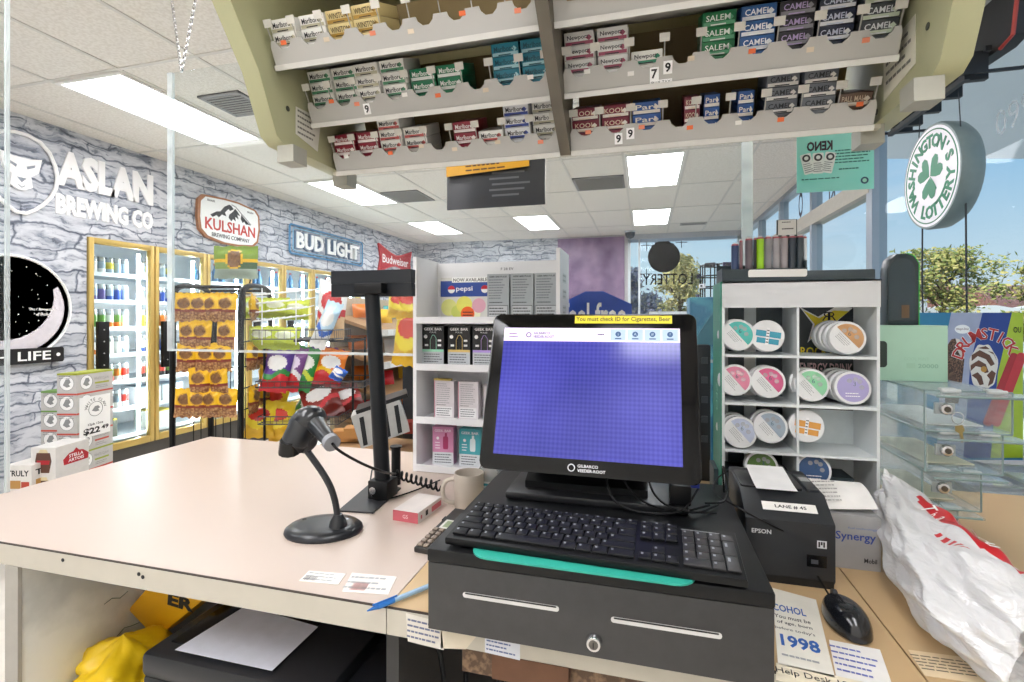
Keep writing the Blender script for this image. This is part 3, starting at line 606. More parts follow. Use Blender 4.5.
for ri, (z, us, vs_) in enumerate(spec):
    for face, lst in ((0, us), (1, vs_)):
        for i, u in enumerate(lst):
            u = .10+.83*u if face == 0 else u; p = (RA.lerp(RBx, u) if face == 0 else RBx.lerp(RC, u)); nrm = V((math.sin(rz0), -math.cos(rz0), 0)) if face == 0 else V((math.sin(rz1), -math.cos(rz1), 0))
            p = p+nrm*.03; M = Matrix.Translation((p.x, p.y, z)) @ Matrix.Rotation((rz0 if face == 0 else rz1)+random.uniform(-.2, .2), 4, 'Z') @ Matrix.Rotation(random.uniform(-.08, .08), 4, 'Y')
            if first: o = nb; o.matrix_world = M; first = False
            else: o = dup(nb, M)
            tag(o, 'yellow nut bag, %s on the %s side, %s row down the black rack' % (ORD[i], 'front' if face == 0 else 'right', ORD[ri]), 'snack bag', 'yellow nut bags on the wire rack')
def kona(u, v):
    if rad(u, v, .5, .6, .17, .26): return OVAL
    if rad(u, v, .5, .6, .20, .31): return YEL
    if v > .52 and v < .58: return YEL
    if v < .32: return C('#a7b7a9', .35)
    if v < .48 and u > .6: return C('#3c5f3a', .35)
    return C('#7d9a2c', .35) if v > .5 else C('#8ea75a', .35)
o = bag_mesh(.30, .225, .05, kona, 4, 20, 20).build('snack_bag'); place(o, UY(236, 279, 2.8), rz0); tag(o, 'large green nut bag with brown oval hanging above the black rack', 'snack bag')
q = B(); q.tube([UY(236, 250, 2.81), UY(236, 250, 2.81)+V((0, .2, .02)), V((-2.80, 3.0, 1.70))], .004, BLACK, 6); tag(q.build('bag_hook', org=(-2.8, 3.0, 1.7)), 'thin black hook wire holding the large green bag above the rack', 'hook')
# white price rails at the rack's top right
def wirebasket(parent, pts, z0, z1, col):
    q = B(); P3 = [V((x, y, 0)) for x, y in pts]; n = len(P3)
    for z in (z0, z1): q.tube([p+V((0, 0, z)) for p in P3], .004, col, 5, closed=True)
    for i in range(n):
        a, c = P3[i], P3[(i+1) % n]; m = max(2, int((c-a).length/.04))
        for k in range(m): p = a.lerp(c, k/m); q.tube([p+V((0, 0, z0)), p+V((0, 0, z1))], .002, col, 4)
    for k in range(1, 8): q.tube([P3[0].lerp(P3[3], k/8)+V((0, 0, z0)), P3[1].lerp(P3[2], k/8)+V((0, 0, z0))], .002, col, 4)
    return q.build('wire_bin', parent)
# gondola of chips
BEI = C('#a8845c', .6, noise=.06, scale=6); GD0, GD1 = 3.25, 6.2
t = thing('chip_gondola', 'double sided store shelving with tan shelves of chips in the middle aisle', 'shelving', (-2.15, 4.7, 0))
GX = -2.25
q = B(); q.bx((GX-.04, GD0, 0), (GX, GD1, 1.66), C('#c9b79c', .6)); q.build('spine_panel', t); q = B(); q.bx((GX-.45, GD0, 0), (GX+.45, GD1, .12), C('#6a5a4a', .6)); q.build('plinth', t)
LV = [(.50, .44), (.78, .44), (1.04, .42), (1.28, .40), (1.52, .38)]
for z, d in LV:
    q = B(); q.prism([(GX, z), (GX+d, z-.12), (GX+d, z-.14), (GX, z-.03)], FR((0, GD1, 0), (1, 0, 0), (0, 0, 1)), GD1-GD0, BEI); q.bx((GX+d, GD0, z-.155), (GX+d+.01, GD1, z-.105), C('#e2ddd5', .5))
    for k in range(14): y = GD0+.1+.2*k; q.bx((GX+d+.01, y, z-.15), (GX+d+.012, y+.08, z-.11), C(['#f4f4f2', '#f0e050', '#f4f4f2', '#e06040'][k % 4]))
    q.build('shelf', t)
# chip bags on the shelf end and front
def plain(c1, c2, c3, logo, seed):
    def f(u, v):
        if rad(u, v, .5, .62, .36, .17): return logo
        if v > .86: return c1
        if v < .30+.08*math.sin(6*u+seed): return c3
        if v < .42+.08*math.sin(6*u+seed): return c2
        return c1
    return f
chips = {}
def chip(kind, px, py, Y, rz, tilt, label, roll=0, w_=.2, h=.27):
    base = {'tostito': (C('#7a4a86', .32), WH, RED, C('#e9d9ee', .3)), 'green': (GRN, LIM, GRN, C('#e9e9e0', .3)), 'purple': (PUR, GRN, RED, WH), 'yellow': (LEM, LEM, C('#e0b020', .3), C('#d23a2a', .3)), 'lime': (LIM, LIM, C('#a9b828', .3), C('#e8ecd0', .3)), 'red': (MAR, RED, C('#6d1f18', .3), WH),
            'orange': (ORA, YEL, RED, WH), 'blue': (BLU, WH, BLU, WH), 'white': (WH, RED, C('#e0b88a', .3), RED), 'ice': (C('#bcd6e8', .3), BLU, WH, WH)}[kind]
    if kind not in chips:
        o = bag_mesh(w_, h, .075, plain(*base, len(chips)), 20+len(chips)).build('chip_bag'); chips[kind] = o
    else: o = dup(chips[kind])
    p = UY(px, py, Y); o.matrix_world = Matrix.Translation(p) @ Matrix.Rotation(rz, 4, 'Z') @ Matrix.Rotation(tilt, 4, 'X') @ Matrix.Rotation(roll, 4, 'Y') @ Matrix.Diagonal((w_/.2, 1, h/.27, 1)); tag(o, label, 'chip bag', 'bags of chips beyond the counter'); return o
Y1 = 3.1; rz = .35
bt = thing('chip_bin_rack', 'wire rack of three chip bins right of the black nut rack', 'rack', (-2.2, 2.95, 0))
wirebasket(bt, [(-2.50, 2.72), (-1.98, 2.86), (-2.08, 3.2), (-2.60, 3.06)], 1.36, 1.42, C('#5a5a5c', .4))
wirebasket(bt, [(-2.48, 2.72), (-1.80, 2.90), (-1.90, 3.25), (-2.58, 3.07)], 1.04, 1.08, C('#3a3a3c', .4))
wirebasket(bt, [(-2.46, 2.72), (-1.95, 2.86), (-2.05, 3.2), (-2.56, 3.06)], .80, .85, C('#3a3a3c', .4))
q = B(); D4 = [V((-2.48, 2.80, 0)), V((-1.9, 2.95, 0)), V((-1.98, 3.23, 0)), V((-2.56, 3.1, 0))]
for p in D4: q.tube([p, p+V((0, 0, 1.36))], .008, BLACK, 6)
for z in (.1, 1.345): q.tube([p+V((0, 0, z)) for p in D4], .008, BLACK, 6, closed=True)
q.build('upright_frame', bt)
q = B(); WS = C('#f2f3f3', .35, noise=.02)
for k in range(4):
    a, c_ = UY(243+3*k, 296+8.5*k, 2.74), UY(312-2*k, 290+8.5*k, 2.74); q.tube([a, (a+c_)/2, c_], .006, WS, 6)
    for m in range(9): p = a.lerp(c_, m/8); q.tube([p, p+V((0, .06, .012))], .003, WS, 4)
for px_ in (262, 296): q.tube([UY(px_, 288, 2.755), UY(px_, 345, 2.755)], .004, WS, 5)
q.build('white_rail', bt)
for i, (px_, py_) in enumerate(((254, 318), (276, 318), (296, 320))): chip('lime', px_, py_, 2.97+.05*i, rz, -.15, 'lime yellow chip bag, %s from the left in the middle of the upper wire bin' % ORD[i], 0, .19, .20)
for i, (px_, py_) in enumerate(((262, 349), (285, 350))): chip('lime', px_, py_, 2.78+.06*i, rz, -.2, 'lime yellow chip bag, %s from the left at the front of the upper wire bin' % ORD[i], 0, .20, .21)
chip('ice', 316, 348, 2.85, rz, -.2, 'pale blue and white chip bag beside the red and white one', .35, .15, .3); chip('white', 329, 340, 3.0, rz, -.15, 'red and white chip bag near the top of the bins', .05, .2, .34)
for i, (k_, px_, py_, r_) in enumerate((('purple', 272, 392, .1), ('tostito', 284, 391, .15), ('green', 296, 390, .25), ('purple', 306, 389, .3), ('tostito', 318, 388, .25))): chip(k_, px_, py_, 2.78+.07*i, rz, -.35, '%s chip bag leaning %s from the left in the middle wire bin' % ({'purple': 'purple green and red', 'tostito': 'mauve and red', 'green': 'green'}[k_], ORD[i]), r_, .19, .29)
chip('orange', 325, 386, 3.0, rz, -.3, 'orange chip bag behind the small blue one', .2); chip('blue', 334, 380, 2.93, rz, -.5, 'small blue chip bag at the right of the middle bin', .5, .14, .16)
for i, (k_, px_, py_, r_) in enumerate((('yellow', 258, 438, 0), ('yellow', 274, 438, .1), ('yellow', 284, 440, -.25), ('green', 297, 428, .5), ('yellow', 268, 418, .15))): chip(k_, px_, py_, (2.80, 2.86, 2.93, 3.0, 2.95)[i], rz, -.3, '%s chip bag, %s in the lower wire bin above the counter edge' % ('yellow' if k_ == 'yellow' else 'green', ORD[i]), r_, .2, .26)
chip('red', 328, 418, 2.95, rz, -.5, 'brown red tortilla chip bag leaning over the shelf end', -.45, .22, .28); chip('red', 350, 412, 3.1, .6, -.5, 'second red chip bag lying further along the tan shelf', -.3, .2, .2)
# items on the tan shelves
pk_ = [(4, .25, 3.5, ORA, 'orange'), (4, .6, 3.55, YEL, 'yellow'), (4, .3, 3.95, C('#30a0a0', .3), 'teal'), (4, .7, 4.3, WH, 'white'), (4, .5, 4.75, LIM, 'lime'), (3, .3, 3.4, ORA, 'orange'), (3, .65, 3.7, WH, 'white'), (3, .6, 4.2, BLU, 'blue'), (2, .3, 3.45, ORA, 'orange'), (2, .65, 3.5, RED, 'red'), (2, .6, 3.95, YEL, 'yellow'), (1, .4, 3.5, RED, 'red'), (1, .6, 3.9, ORA, 'orange'), (3, .6, 4.8, RED, 'red'), (2, .6, 4.5, LIM, 'lime'), (1, .6, 4.4, YEL, 'yellow')]
for i, (lv, f_, y_, c, cc_) in enumerate(pk_):
    q = B(); z, d = LV[lv]
    q.surf(lambda u, v: V(((u-.5)*.17, -.04*math.sin(PI*u)*math.sin(PI*v)+.03*v, v*.11)), 10, 10, c); q.surf(lambda u, v: V(((.5-u)*.17, .04*math.sin(PI*u)*math.sin(PI*v)+.03*v, v*.11)), 10, 10, C('#e9e6e0', .4) if i % 2 else c)
    o = q.build('snack_pouch'); place(o, V((GX+d*f_, y_, z-.12*f_+.012)), .9); tag(o, '%s snack pouch, %s from the near end on the %s tan shelf from the top' % (cc_, ORD[[x for x in range(len(pk_)) if pk_[x][0] == lv].index(i)], ['fifth', 'fourth', 'third', 'second', 'top'][lv]), 'snack pouch', 'small pouches on the tan shelves')
for i, (px_, py_, h, r_) in enumerate(((405, 366, .46, .1), (401, 318, .22, .05), (410, 320, .25, .0))): chip('yellow', px_, py_, 2.6, .1, -.1, 'yellow chip bag right of the black pole, %s beside the white display' % ORD[i], r_, .17, h*.8)
# black energy drink cabinet end right of the pole
t = thing('drink_cabinet', 'black drinks cabinet with pale lettering right of the black pole', 'cabinet', (-1.05, 2.75, 0)); q = B(); q.bx((-1.38, 2.65, 0), (-.98, 3.0, 1.36), C('#17171a', .35), bev=.01); M = FR((-1.24, 2.649, 1.2), (0, 0, 1), (-1, 0, 0)); q.text('ENERGY', M, .22, .045, GREYP); q.build('body', t)
q = B(); q.bx((-1.10, 2.63, .72), (-.985, 2.65, 1.30), C('#8a2230', .3), bev=.004); q.bx((-1.23, 2.64, .86), (-1.15, 2.655, .94), C('#3a86d8', .3)); q.build('door', t)
t = thing('open_display_box', 'grey cardboard display box tipped open beyond the counter by the pole', 'display box', UY(388, 438, 2.35)); M = Matrix.Translation(UY(386, 436, 2.35)) @ Matrix.Rotation(.5, 4, 'Z') @ Matrix.Rotation(-.30, 4, 'Y') @ Matrix.Diagonal((.74, .8, .95, 1)); q = B()
q.box((0, 0, .09), (.34, .22, .18), C('#b9b6b2', .6), M); M2 = M @ FR((0, -.111, .09), (1, 0, 0), (0, 0, 1))
for k in range(4): q.flat([(-.15+.08*k, -.08), (-.12+.08*k, -.08), (-.09+.08*k, .07), (-.12+.08*k, .07)], M2, INK)
q.build('body', t); q = B(); q.box((.05, .02, .19), (.36, .24, .02), C('#1c1c1f', .4), M); q.build('lid', t)
for i, (px_, py_) in enumerate(((346, 440), (358, 437), (402, 432))):
    o = carton(.14, .1, .06, '#b9854a' if i < 2 else '#a23a2c', None, 'snack_carton'); place(o, UY(px_, py_, 2.5), .4); tag(o, 'small %s carton low beyond the counter edge, %s from the left by the pole' % ('brown' if i < 2 else 'red', ORD[i]), 'carton')
t = thing('low_shelf', 'low tan shelf just beyond the counter under the small cartons', 'shelf', (-1.3, 2.5, 0)); q = B(); z = UY(350, 441, 2.5).z; q.bx((-1.75, 2.32, z-.03), (-.9, 2.64, z-.002), BEI); q.build('board', t); q = B(); q.bx((-1.72, 2.36, 0), (-.93, 2.62, z-.03), C('#8a7a66', .6)); q.build('base', t)
# ================================================================== COUNTERS
TOPL = C('#c6b5a9', .33, noise=.025, scale=3); TOPR = C('#c4a67c', .36, noise=.05, scale=5); EDGE = C('#c4beb0', .45, noise=.05); RAWW = C('#6b4a35', .8, noise=.25); DARKJ = C('#3a2f28', .7)
SIDEP = two_tone('scuffed_white_panel', '#d2d4d0', '#eeefeb', 5, .6, .38, .52)
HC = 1.0; FY = .773
def worktop(name, label, x0, x1, y0, y1, mat):
    t = thing(name, label, 'countertop', (x0, y0, HC-.045)); q = B(); q.bx((x0, y0+.004, HC-.03), (x1, y1, HC), mat); q.build('laminate_top', t)
    q = B(); q.bx((x0, y0-.002, HC-.046), (x1, y0+.018, HC-.002), EDGE); q.bx((x0, y0-.001, HC-.002), (x1, y0+.004, HC-.0005), DARKJ)
    for px_, py_ in ((63, 560), (139, 574), (143, 577)):
        p = UY(px_, py_, y0-.002); 
        if x0 < p.x < x1: q.cyl(p, p-V((0, .001, 0)), .004, INK, seg=10)
    q.build('front_edge', t); return t
worktop('countertop', 'cream laminate countertop on the left with a pale front edge', -1.77, -.432, FY, 1.69, TOPL)
worktop('countertop', 'tan laminate countertop under the cash drawer', -.430, .374, FY, 1.69, TOPR)
worktop('countertop', 'tan laminate countertop on the right under the plastic bag', .377, 1.08, FY-.12, 1.72, TOPR)
t = thing('counter_cabinet', 'open backed white counter cabinet holding the black printer', 'cabinet', (-.9, 1.2, 0))
q = B(); q.bx((-1.365, FY+.006, 0), (-1.335, 1.66, HC-.047), SIDEP)
M = FR((-1.3345, 1.05, .85), (0, 1, 0), (0, 0, 1)); rnd = random.Random(3)
for k in range(16):
    x, y = rnd.uniform(-.22, .3), rnd.uniform(-.25, .06); q.tube([M @ V((x+.02*i, y+.006*math.sin(i*2.2+k), .0008)) for i in range(rnd.randint(2, 5))], .0009, C('#5f7a7a' if k % 3 else '#3f6a5a', .7), 4)
q.build('side_panel', t); q = B(); q.bx((-1.37, FY-.002, 0), (-1.33, FY+.006, HC-.047), C('#a9a59c', .6)); q.build('end_trim', t)
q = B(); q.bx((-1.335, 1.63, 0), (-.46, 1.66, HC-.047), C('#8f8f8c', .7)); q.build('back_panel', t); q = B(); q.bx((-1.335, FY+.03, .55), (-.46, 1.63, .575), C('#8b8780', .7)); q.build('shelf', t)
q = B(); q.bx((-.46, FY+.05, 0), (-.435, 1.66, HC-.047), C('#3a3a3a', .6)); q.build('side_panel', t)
t = thing('counter_cabinet', 'shadowed cabinet with chipped white post below the cash drawer', 'cabinet', (0, 1.2, 0))
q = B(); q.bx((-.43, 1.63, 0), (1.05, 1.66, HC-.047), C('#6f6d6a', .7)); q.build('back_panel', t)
q = B(); q.bx((-.185, .80, 0), (-.115, .86, HC-.047), two_tone('chipped_paint', '#6b5648', '#d9d6d0', 22, .7, .34, .42)); q.build('post', t)
q = B(); q.bx((-.06, .84, 0), (-.035, .88, HC-.047), C('#d5d4d0', .5)); q.build('post', t)
q = B(); q.bx((-.24, FY-.004, HC-.085), (-.115, FY+.02, HC-.046), RAWW); q.bx((-.3, FY+.02, HC-.10), (1.05, FY+.05, HC-.046), two_tone('chipboard', '#5c4634', '#8a6f55', 90)); q.build('rail', t)
# papers and stickers on the left counter and its edge
def paper(name, label, cat, poly, z, rows=0, col=WHITEP, ink=INK, th=.0008, rot=None, extra=None):
    pts = [V(p) for p in poly]; o = pts[0]; r = (pts[1]-pts[0]); u = (pts[-1]-pts[0]); M = FR(o, r, u); Mi = M.inverted(); q = B()
    pl = [(Mi @ p)[:2] for p in pts]; q.prism(pl, M, th, col); xs = [p[0] for p in pl]; ys = [p[1] for p in pl]
    if rows: scribble(q, M, min(xs)+.06*(max(xs)-min(xs)), min(ys)+.1*(max(ys)-min(ys)), max(xs)*.95, max(ys)*.9, rows, ink, th=th+.0003)
    if extra: extra(q, M, max(xs), max(ys), th+.0003)
    return tag(q.build(name, org=o, smooth=0), label, cat)
def bars(q, M, W2, H2, th, x0=.1, col=INK):
    x = W2*x0
    while x < W2*(x0+.3): w_ = random.uniform(.001, .003); q.rect(x, H2*.1, x+w_, H2*.5, M, col, th); x += w_+.0018
zc = HC+.0004
lab = lambda a, b_, c_, d: [UZ(*a, zc), UZ(*b_, zc), UZ(*c_, zc), UZ(*d, zc)]
paper('barcode_label', 'white barcode sticker taped on the cream counter near its front edge', 'label', lab((299, 581), (338, 585), (346, 574), (309, 571)), zc, 3, C('#efe9e2', .5), GREYP, extra=lambda q, M, w_, h, th: bars(q, M, w_, h, th, .05, C('#77767a')))
paper('barcode_label', 'red barcode sticker taped beside the white one on the cream counter', 'label', lab((342, 592), (388, 595), (397, 577), (352, 573)), zc, 3, C('#efe6df', .5), GREYP, extra=lambda q, M, w_, h, th: bars(q, M, w_, h, th, .12, C('#a03a34')))
e = lambda px_, py_: UY(px_, py_, FY-.0035)
paper('price_note', 'handwritten paper note stuck on the counter edge left of the cash drawer', 'note', [e(408, 641), e(444, 650), e(441, 622), e(406, 613)], 0, 4, C('#ded9cf', .6), C('#6a6f8a'))
paper('tape_flap', 'loose cream paper flap curling off the edge below the cash drawer', 'paper', [e(441, 648), e(466, 649), e(480, 632), e(441, 624)], 0, 0, C('#ddd2bd', .6))
paper('price_note', 'pale blue handwritten note on the edge under the cash drawer', 'note', [e(485, 652), e(520, 660), e(520, 639), e(485, 631)], 0, 4, C('#dfe2ea', .6), C('#5a6a9a'))
# pen
p0, p1 = UZ(367, 611, 1.007), UZ(424, 588, 1.007); d = (p1-p0).normalized(); t = thing('ballpoint_pen', 'clear blue ballpoint pen lying at the front edge left of the cash drawer', 'pen', p0)
q = B(); q.cyl(p0+d*.02, p1+d*.02, .0045, C('#9fc0dc', .2), seg=8); q.build('barrel', t); q = B(); q.cyl(p0, p0+d*.02, .001, C('#2a6fc0', .3), .0045, 8); q.cyl(p0+d*.02, p0+d*.05, .0048, C('#2f78c8', .3), seg=8); q.build('tip', t); q = B(); q.cyl(p0+d*.01+V((0, 0, .006)), p0+d*.055+V((0, 0, .006)), .0016, C('#2a6fc0', .3), seg=6); q.build('clip', t)
# ---- acrylic guards
def hang_pane(name, label, a, c, edge, cat='acrylic panel', chains=()):
    t = thing(name, label, cat, V(a)); q = B(); q.bx(a, c, PLEXI); q.build('sheet', t, smooth=0); q = B()
    for ea, ec in edge: q.bx(ea, ec, PLEXEDGE)
    if edge: q.build('edge_strip', t, smooth=0)
    for p, top in chains:
        q = B(); n = 26; A_, B2 = V(p), V(top)
        for k in range(n):
            c0 = A_.lerp(B2, (k+.5)/n); L = (B2-A_).length/n*.72; ax = V((1, 0, 0)) if k % 2 else V((0, 1, 0)); dz = (B2-A_).normalized()
            q.tube([c0+dz*L*math.cos(j*PI/4)+ax*L*.5*math.sin(j*PI/4) for j in range(8)], .0022, CHROME, 5, closed=True)
        q.build('chain', t)
    return t
g = hang_pane('hanging_guard', 'clear acrylic guard sheet hanging from chains over the back of the counter', (-2.07, 1.755, 1.36), (.335, 1.76, 2.60), [((-2.072, 1.750, 1.352), (-2.045, 1.764, 2.60)), ((-2.072, 1.753, 1.352), (.335, 1.762, 1.362)), ((.305, 1.750, 1.36), (.337, 1.764, 2.60))],
          chains=[((-2.0, 1.757, 2.60), (-1.90, 1.757, 2.99)), ((-2.0, 1.757, 2.60), (-2.06, 1.75, 3.01)), ((.2, 1.757, 2.60), (.2, 1.757, 3.01))])
hang_pane('standing_guard', 'clear acrylic side guard standing at the left end of the cream counter', (-1.768, .45, 1.001), (-1.763, 1.0, 2.75), [((-1.770, .994, 1.001), (-1.761, 1.003, 2.75))], 'acrylic panel')
# ================================================================== OVERHEAD CIGARETTE RACK
OLIVE = C('#b4b48e', .42, noise=.04, scale=6); LIP = C('#b4b2ad', .3, noise=.05, scale=8, trans=.0); TANB = C('#8f7b52', .6, noise=.1); GREYT = C('#b3b1aa', .45)
XL, XR, XM = -.73, .41, -.165
TA = math.radians(26); cb_, sb_ = math.cos(TA), math.sin(TA)
TIER = [(.744, 2.094), (.858, 2.013), (.972, 1.938), (1.065, 1.856)]     # (y,z) of the bottom front edge of each tray
rk = thing('cigarette_rack', 'overhead tilted cigarette rack with olive end panels above the counter', 'display rack', (-.16, 1.0, 1.85))
prof = [(.745, 1.5+.60), (.822, 1.994), (.872, 1.882), (.895, 1.868), (1.135, 1.868), (1.165, 1.885), (1.30, 2.10), (1.18, 2.35), (.60, 2.35)]
for x0, x1 in ((XL-.052, XL-.012), (XR+.012, XR+.052)):
    q = B(); q.prism(prof, FR((x0, 0, 0), (0, 1, 0), (0, 0, 1)), x1-x0, OLIVE)
    for y, z in ((.905, 1.95), (1.08, 1.888)):
        for s_ in (x0-.001, x1+.0005): q.cyl((s_, y, z), (s_+.0005, y, z), .006, C('#4a4a3c'), seg=10)
    q.build('end_panel', rk)
for x, sg in ((XL-.008, 1), (XR+.008, -1)):
    for y in (.915, 1.11): q = B(); q.bx((x-.02, y-.022, 1.832), (x+.02, y+.022, 1.868), C('#a9a89c', .45)); q.build('mount_foot', rk)
q = B(); M = FR((XL-.0115, .975, 1.935), (0, 1, 0), (0, 0, 1)); q.prism([(-.045, -.03), (.03, -.045), (.04, .02), (.02, .035), (-.045, .03)], M, .0008, C('#e2e0d4', .6)); scribble(q, M, -.04, -.03, .03, .03, 5, C('#77766c'), th=.0012); q.build('paper_notice', rk)
q = B(); M = FR((XR+.0115, .99, 1.945), (0, -1, 0), (0, 0, 1)); q.prism([(-.06, -.05), (.05, -.035), (.05, .045), (-.06, .04)], M, .0008, C('#dcd9c6', .6)); scribble(q, M, -.05, -.03, .045, .035, 4, C('#77766c'), th=.0012); q.build('paper_notice', rk)
tray = {}
def lip_poly(w_, ncol, h=.047):
    cw = w_/ncol; p = [(0, 0), (w_, 0)]; up = [(0, h*.8)]
    for i in range(ncol):
        x = i*cw; up += [(x+cw*.06, h), (x+cw*.22, h), (x+cw*.26, h*.84), (x+cw*.40, h*.68), (x+cw*.62, h*.68), (x+cw*.76, h*.84), (x+cw*.80, h), (x+cw*.95, h)]
    up.append((w_, h*.8)); return p+up[::-1]
for half, (x0, x1) in enumerate(((XL, XM-.012), (XM+.012, XR))):
    for k, (y, z) in enumerate(TIER):
        if k == 0 and half == 0: continue
        Mt = Matrix.Translation((x0, y, z)) @ Matrix.Rotation(TA, 4, 'X'); w_ = x1-x0; q = B()
        q.prism(lip_poly(w_, 9), Mt @ FR((0, .003, 0), (1, 0, 0), (0, 0, 1)), .003, LIP)
        q.bx((0, 0, -.003), (w_, .19, 0), LIP, Mt); q.bx((0, -.006, -.006), (w_, .004, .004), C('#d3d1cb', .4), Mt)
        trq = q; q = B(); q.bx((0, .185, 0), (w_, .19, .10), TANB, Mt); q.build('back_panel', rk); q = B()
        for i in range(10):
            x = w_*i/9; q.bx((max(0, x-.001), .004, 0), (min(w_, x+.001), .15, .012), GREYT, Mt); q.tube([Mt @ V((min(max(x, .004), w_-.004), .01, .01)), Mt @ V((min(max(x, .004), w_-.004), .0, .075))], .0012, GREYT, 4)
            q.box((min(max(x, .009), w_-.009), -.001, .078), (.018, .002, .014), C('#d9d6cd', .4), Mt)
        subs_ = [q.build('divider_tabs', rk)]; tagp = None
        # shelf-edge price tags
        if (half, k) in ((0, 2), (1, 2), (1, 3)):
            q = B(); M = Mt @ FR(({(0, 2): .145, (1, 2): .17, (1, 3): .10}[(half, k)], -.0005, .02), (1, 0, 0), (0, 0, 1))
            dgt = {(0, 2): '  9', (1, 2): '7 9', (1, 3): '99'}[(half, k)].replace(' ', '')
            for i, ch in enumerate(dgt):
                Mi = M @ Matrix.Translation((.024*i, .008*i, 0)); q.rect(-.008, -.011, .008, .011, Mi, WHITEP); q.text(ch, Mi, None, .016, INK, .001, .03)
            if (half, k) == (1, 2): Mi = M @ Matrix.Translation((.012, -.016, 0)); q.rect(-.02, -.005, .02, .005, Mi, WHITEP); q.text('PLUS TAX', Mi, .034, .006, INK, .001)
            tagp = q.build('price_tag', rk, smooth=0)
        q = trq; rnd = random.Random(half*10+k)
        for i in range(6):
            x = w_*(i+.5+rnd.uniform(-.2, .2))/6; M = Mt @ FR((x, -.0004, .035+rnd.uniform(-.01, .01)), (1, .1, 0), (0, 0, 1)); q.rect(-.006, -.004, .006, .004, M, C(rnd.choice(['#e8703c', '#e88a6a', '#efece6', '#d8c8b0']), .5))
        tro = q.build('tray', rk)
        for k_ in subs_+([tagp] if tagp else []): k_.parent = tro
q = B(); q.prism([(.70, 2.10), (.85, 1.985), (.965, 1.905), (1.06, 1.85), (1.075, 1.855), (1.1, 2.0), (.75, 2.3)], FR((XM-.011, 0, 0), (0, 1, 0), (0, 0, 1)), .022, C('#6d675a', .5)); q.build('middle_divider', rk)
q = B(); q.bx((XL-.012, 1.064, 1.853), (XR+.012, 1.08, 1.860), C('#c2bda9', .45)); q.build('front_rail', rk)
q = B(); q.bx((XL-.012, 1.20, 2.05), (XR+.012, 1.24, 2.35), C('#b3ac86', .6)); q.bx((XL-.012, .62, 2.33), (XR+.012, 1.24, 2.36), C('#b3ac86', .6)); q.build('housing', rk)
q = B()
for x in (XL-.03, XR+.03): q.bx((x-.012, 1.0, 2.35), (x+.012, 1.03, CZ-.007), C('#8a8a80', .4)); 
q.build('ceiling_hanger', rk)
PW, PD, PH = .0565, .088, .0232
def pack(end, accent, txt, tcol, sub=None):
    q = B(); q.box((0, PD/2, PH/2), (PW, PD, PH), C(end, .35, noise=.03), bev=.0012); M = FR((0, -.0002, PH/2), (1, 0, 0), (0, 0, 1)); 
    if accent: q.rect(-PW/2+.002, -PH/2+.001, PW/2-.002, -PH/2+.007, M, C(accent, .35), .0004); q.flat([(PW/2-.016, .0), (PW/2-.009, .005), (PW/2-.004, .0), (PW/2-.009, -.005)], M, C(accent, .35), .0005)
    q.text(txt, M @ Matrix.Translation((-.002, .0015, 0)), PW*.72, .0095, C(tcol, .4), .0007, .012)
    q.rect(-PW*.25, -PH/2+.0015, PW*.2, -PH/2+.0035, M, C(tcol, .4), .0008); Mu = FR((0, PD/2, -.0003), (1, 0, 0), (0, -1, 0))
    if accent: q.rect(-PW/2+.002, .01, PW/2-.002, PD/2-.002, Mu, C(accent, .35), .0002)
    return q.build('cigarette_pack')
KINDS = {'wg': ('#ecebe6', '#4f8f6a', 'Marlboro', '#26262a', 'white and green'), 'w': ('#ecebe6', '#b9b49a', 'Marlboro', '#26262a', 'white'), 'g': ('#167a52', '#e5ece6', 'Marlboro', '#f2f4f0', 'green'), 't': ('#1f7f96', '#9fd0d8', 'Marlboro', '#0f4f60', 'teal'),
         'r': ('#8f1f34', '#f0e4e2', 'Marlboro', '#f2e8e6', 'dark red'), 'wr': ('#ecebe6', '#c25a58', 'Marlboro', '#26262a', 'white and red'), 'wb': ('#e6e8ec', '#3a4fa0', 'Marlboro', '#26262a', 'white and blue'), 'gold': ('#d8c48a', '#b08a3a', 'WINSTON', '#4a3a1c', 'tan and gold'), 'n': ('#e9e8e5', '#a04a62', 'Newport', '#2a2a30', 'white'), 'ng': ('#e9e8e2', '#2f8a6a', 'Newport', '#2a2a30', 'white and green'),
         's': ('#1f7a48', '#5aa67a', 'SALEM', '#e9f2ea', 'green'), 'cb': ('#2a5a96', '#e0e4ea', 'CAMEL', '#eef1f5', 'blue'), 'ck': ('#2e2c33', '#8a8a90', 'CAMEL', '#b9a4d0', 'black'), 'cn': ('#252c44', '#e6e8ec', 'CAMEL', '#c9d0e4', 'navy'), 'cd': ('#3b3f44', '#b9c4b0', 'CAMEL', '#d0d4d8', 'charcoal'), 'cg': ('#6f747c', '#e6e4e0', 'CAMEL', '#2b2d33', 'grey'),
         'm': ('#7a1c34', '#e8e2da', 'KOOL', '#e0c8b0', 'maroon'), 'bl': ('#2f5aa0', '#e8e2da', 'Parl', '#e8e4da', 'blue and white'), 'br': ('#6a5448', '#d8d0c4', 'PALL MALL', '#c9b8a0', 'brown')}
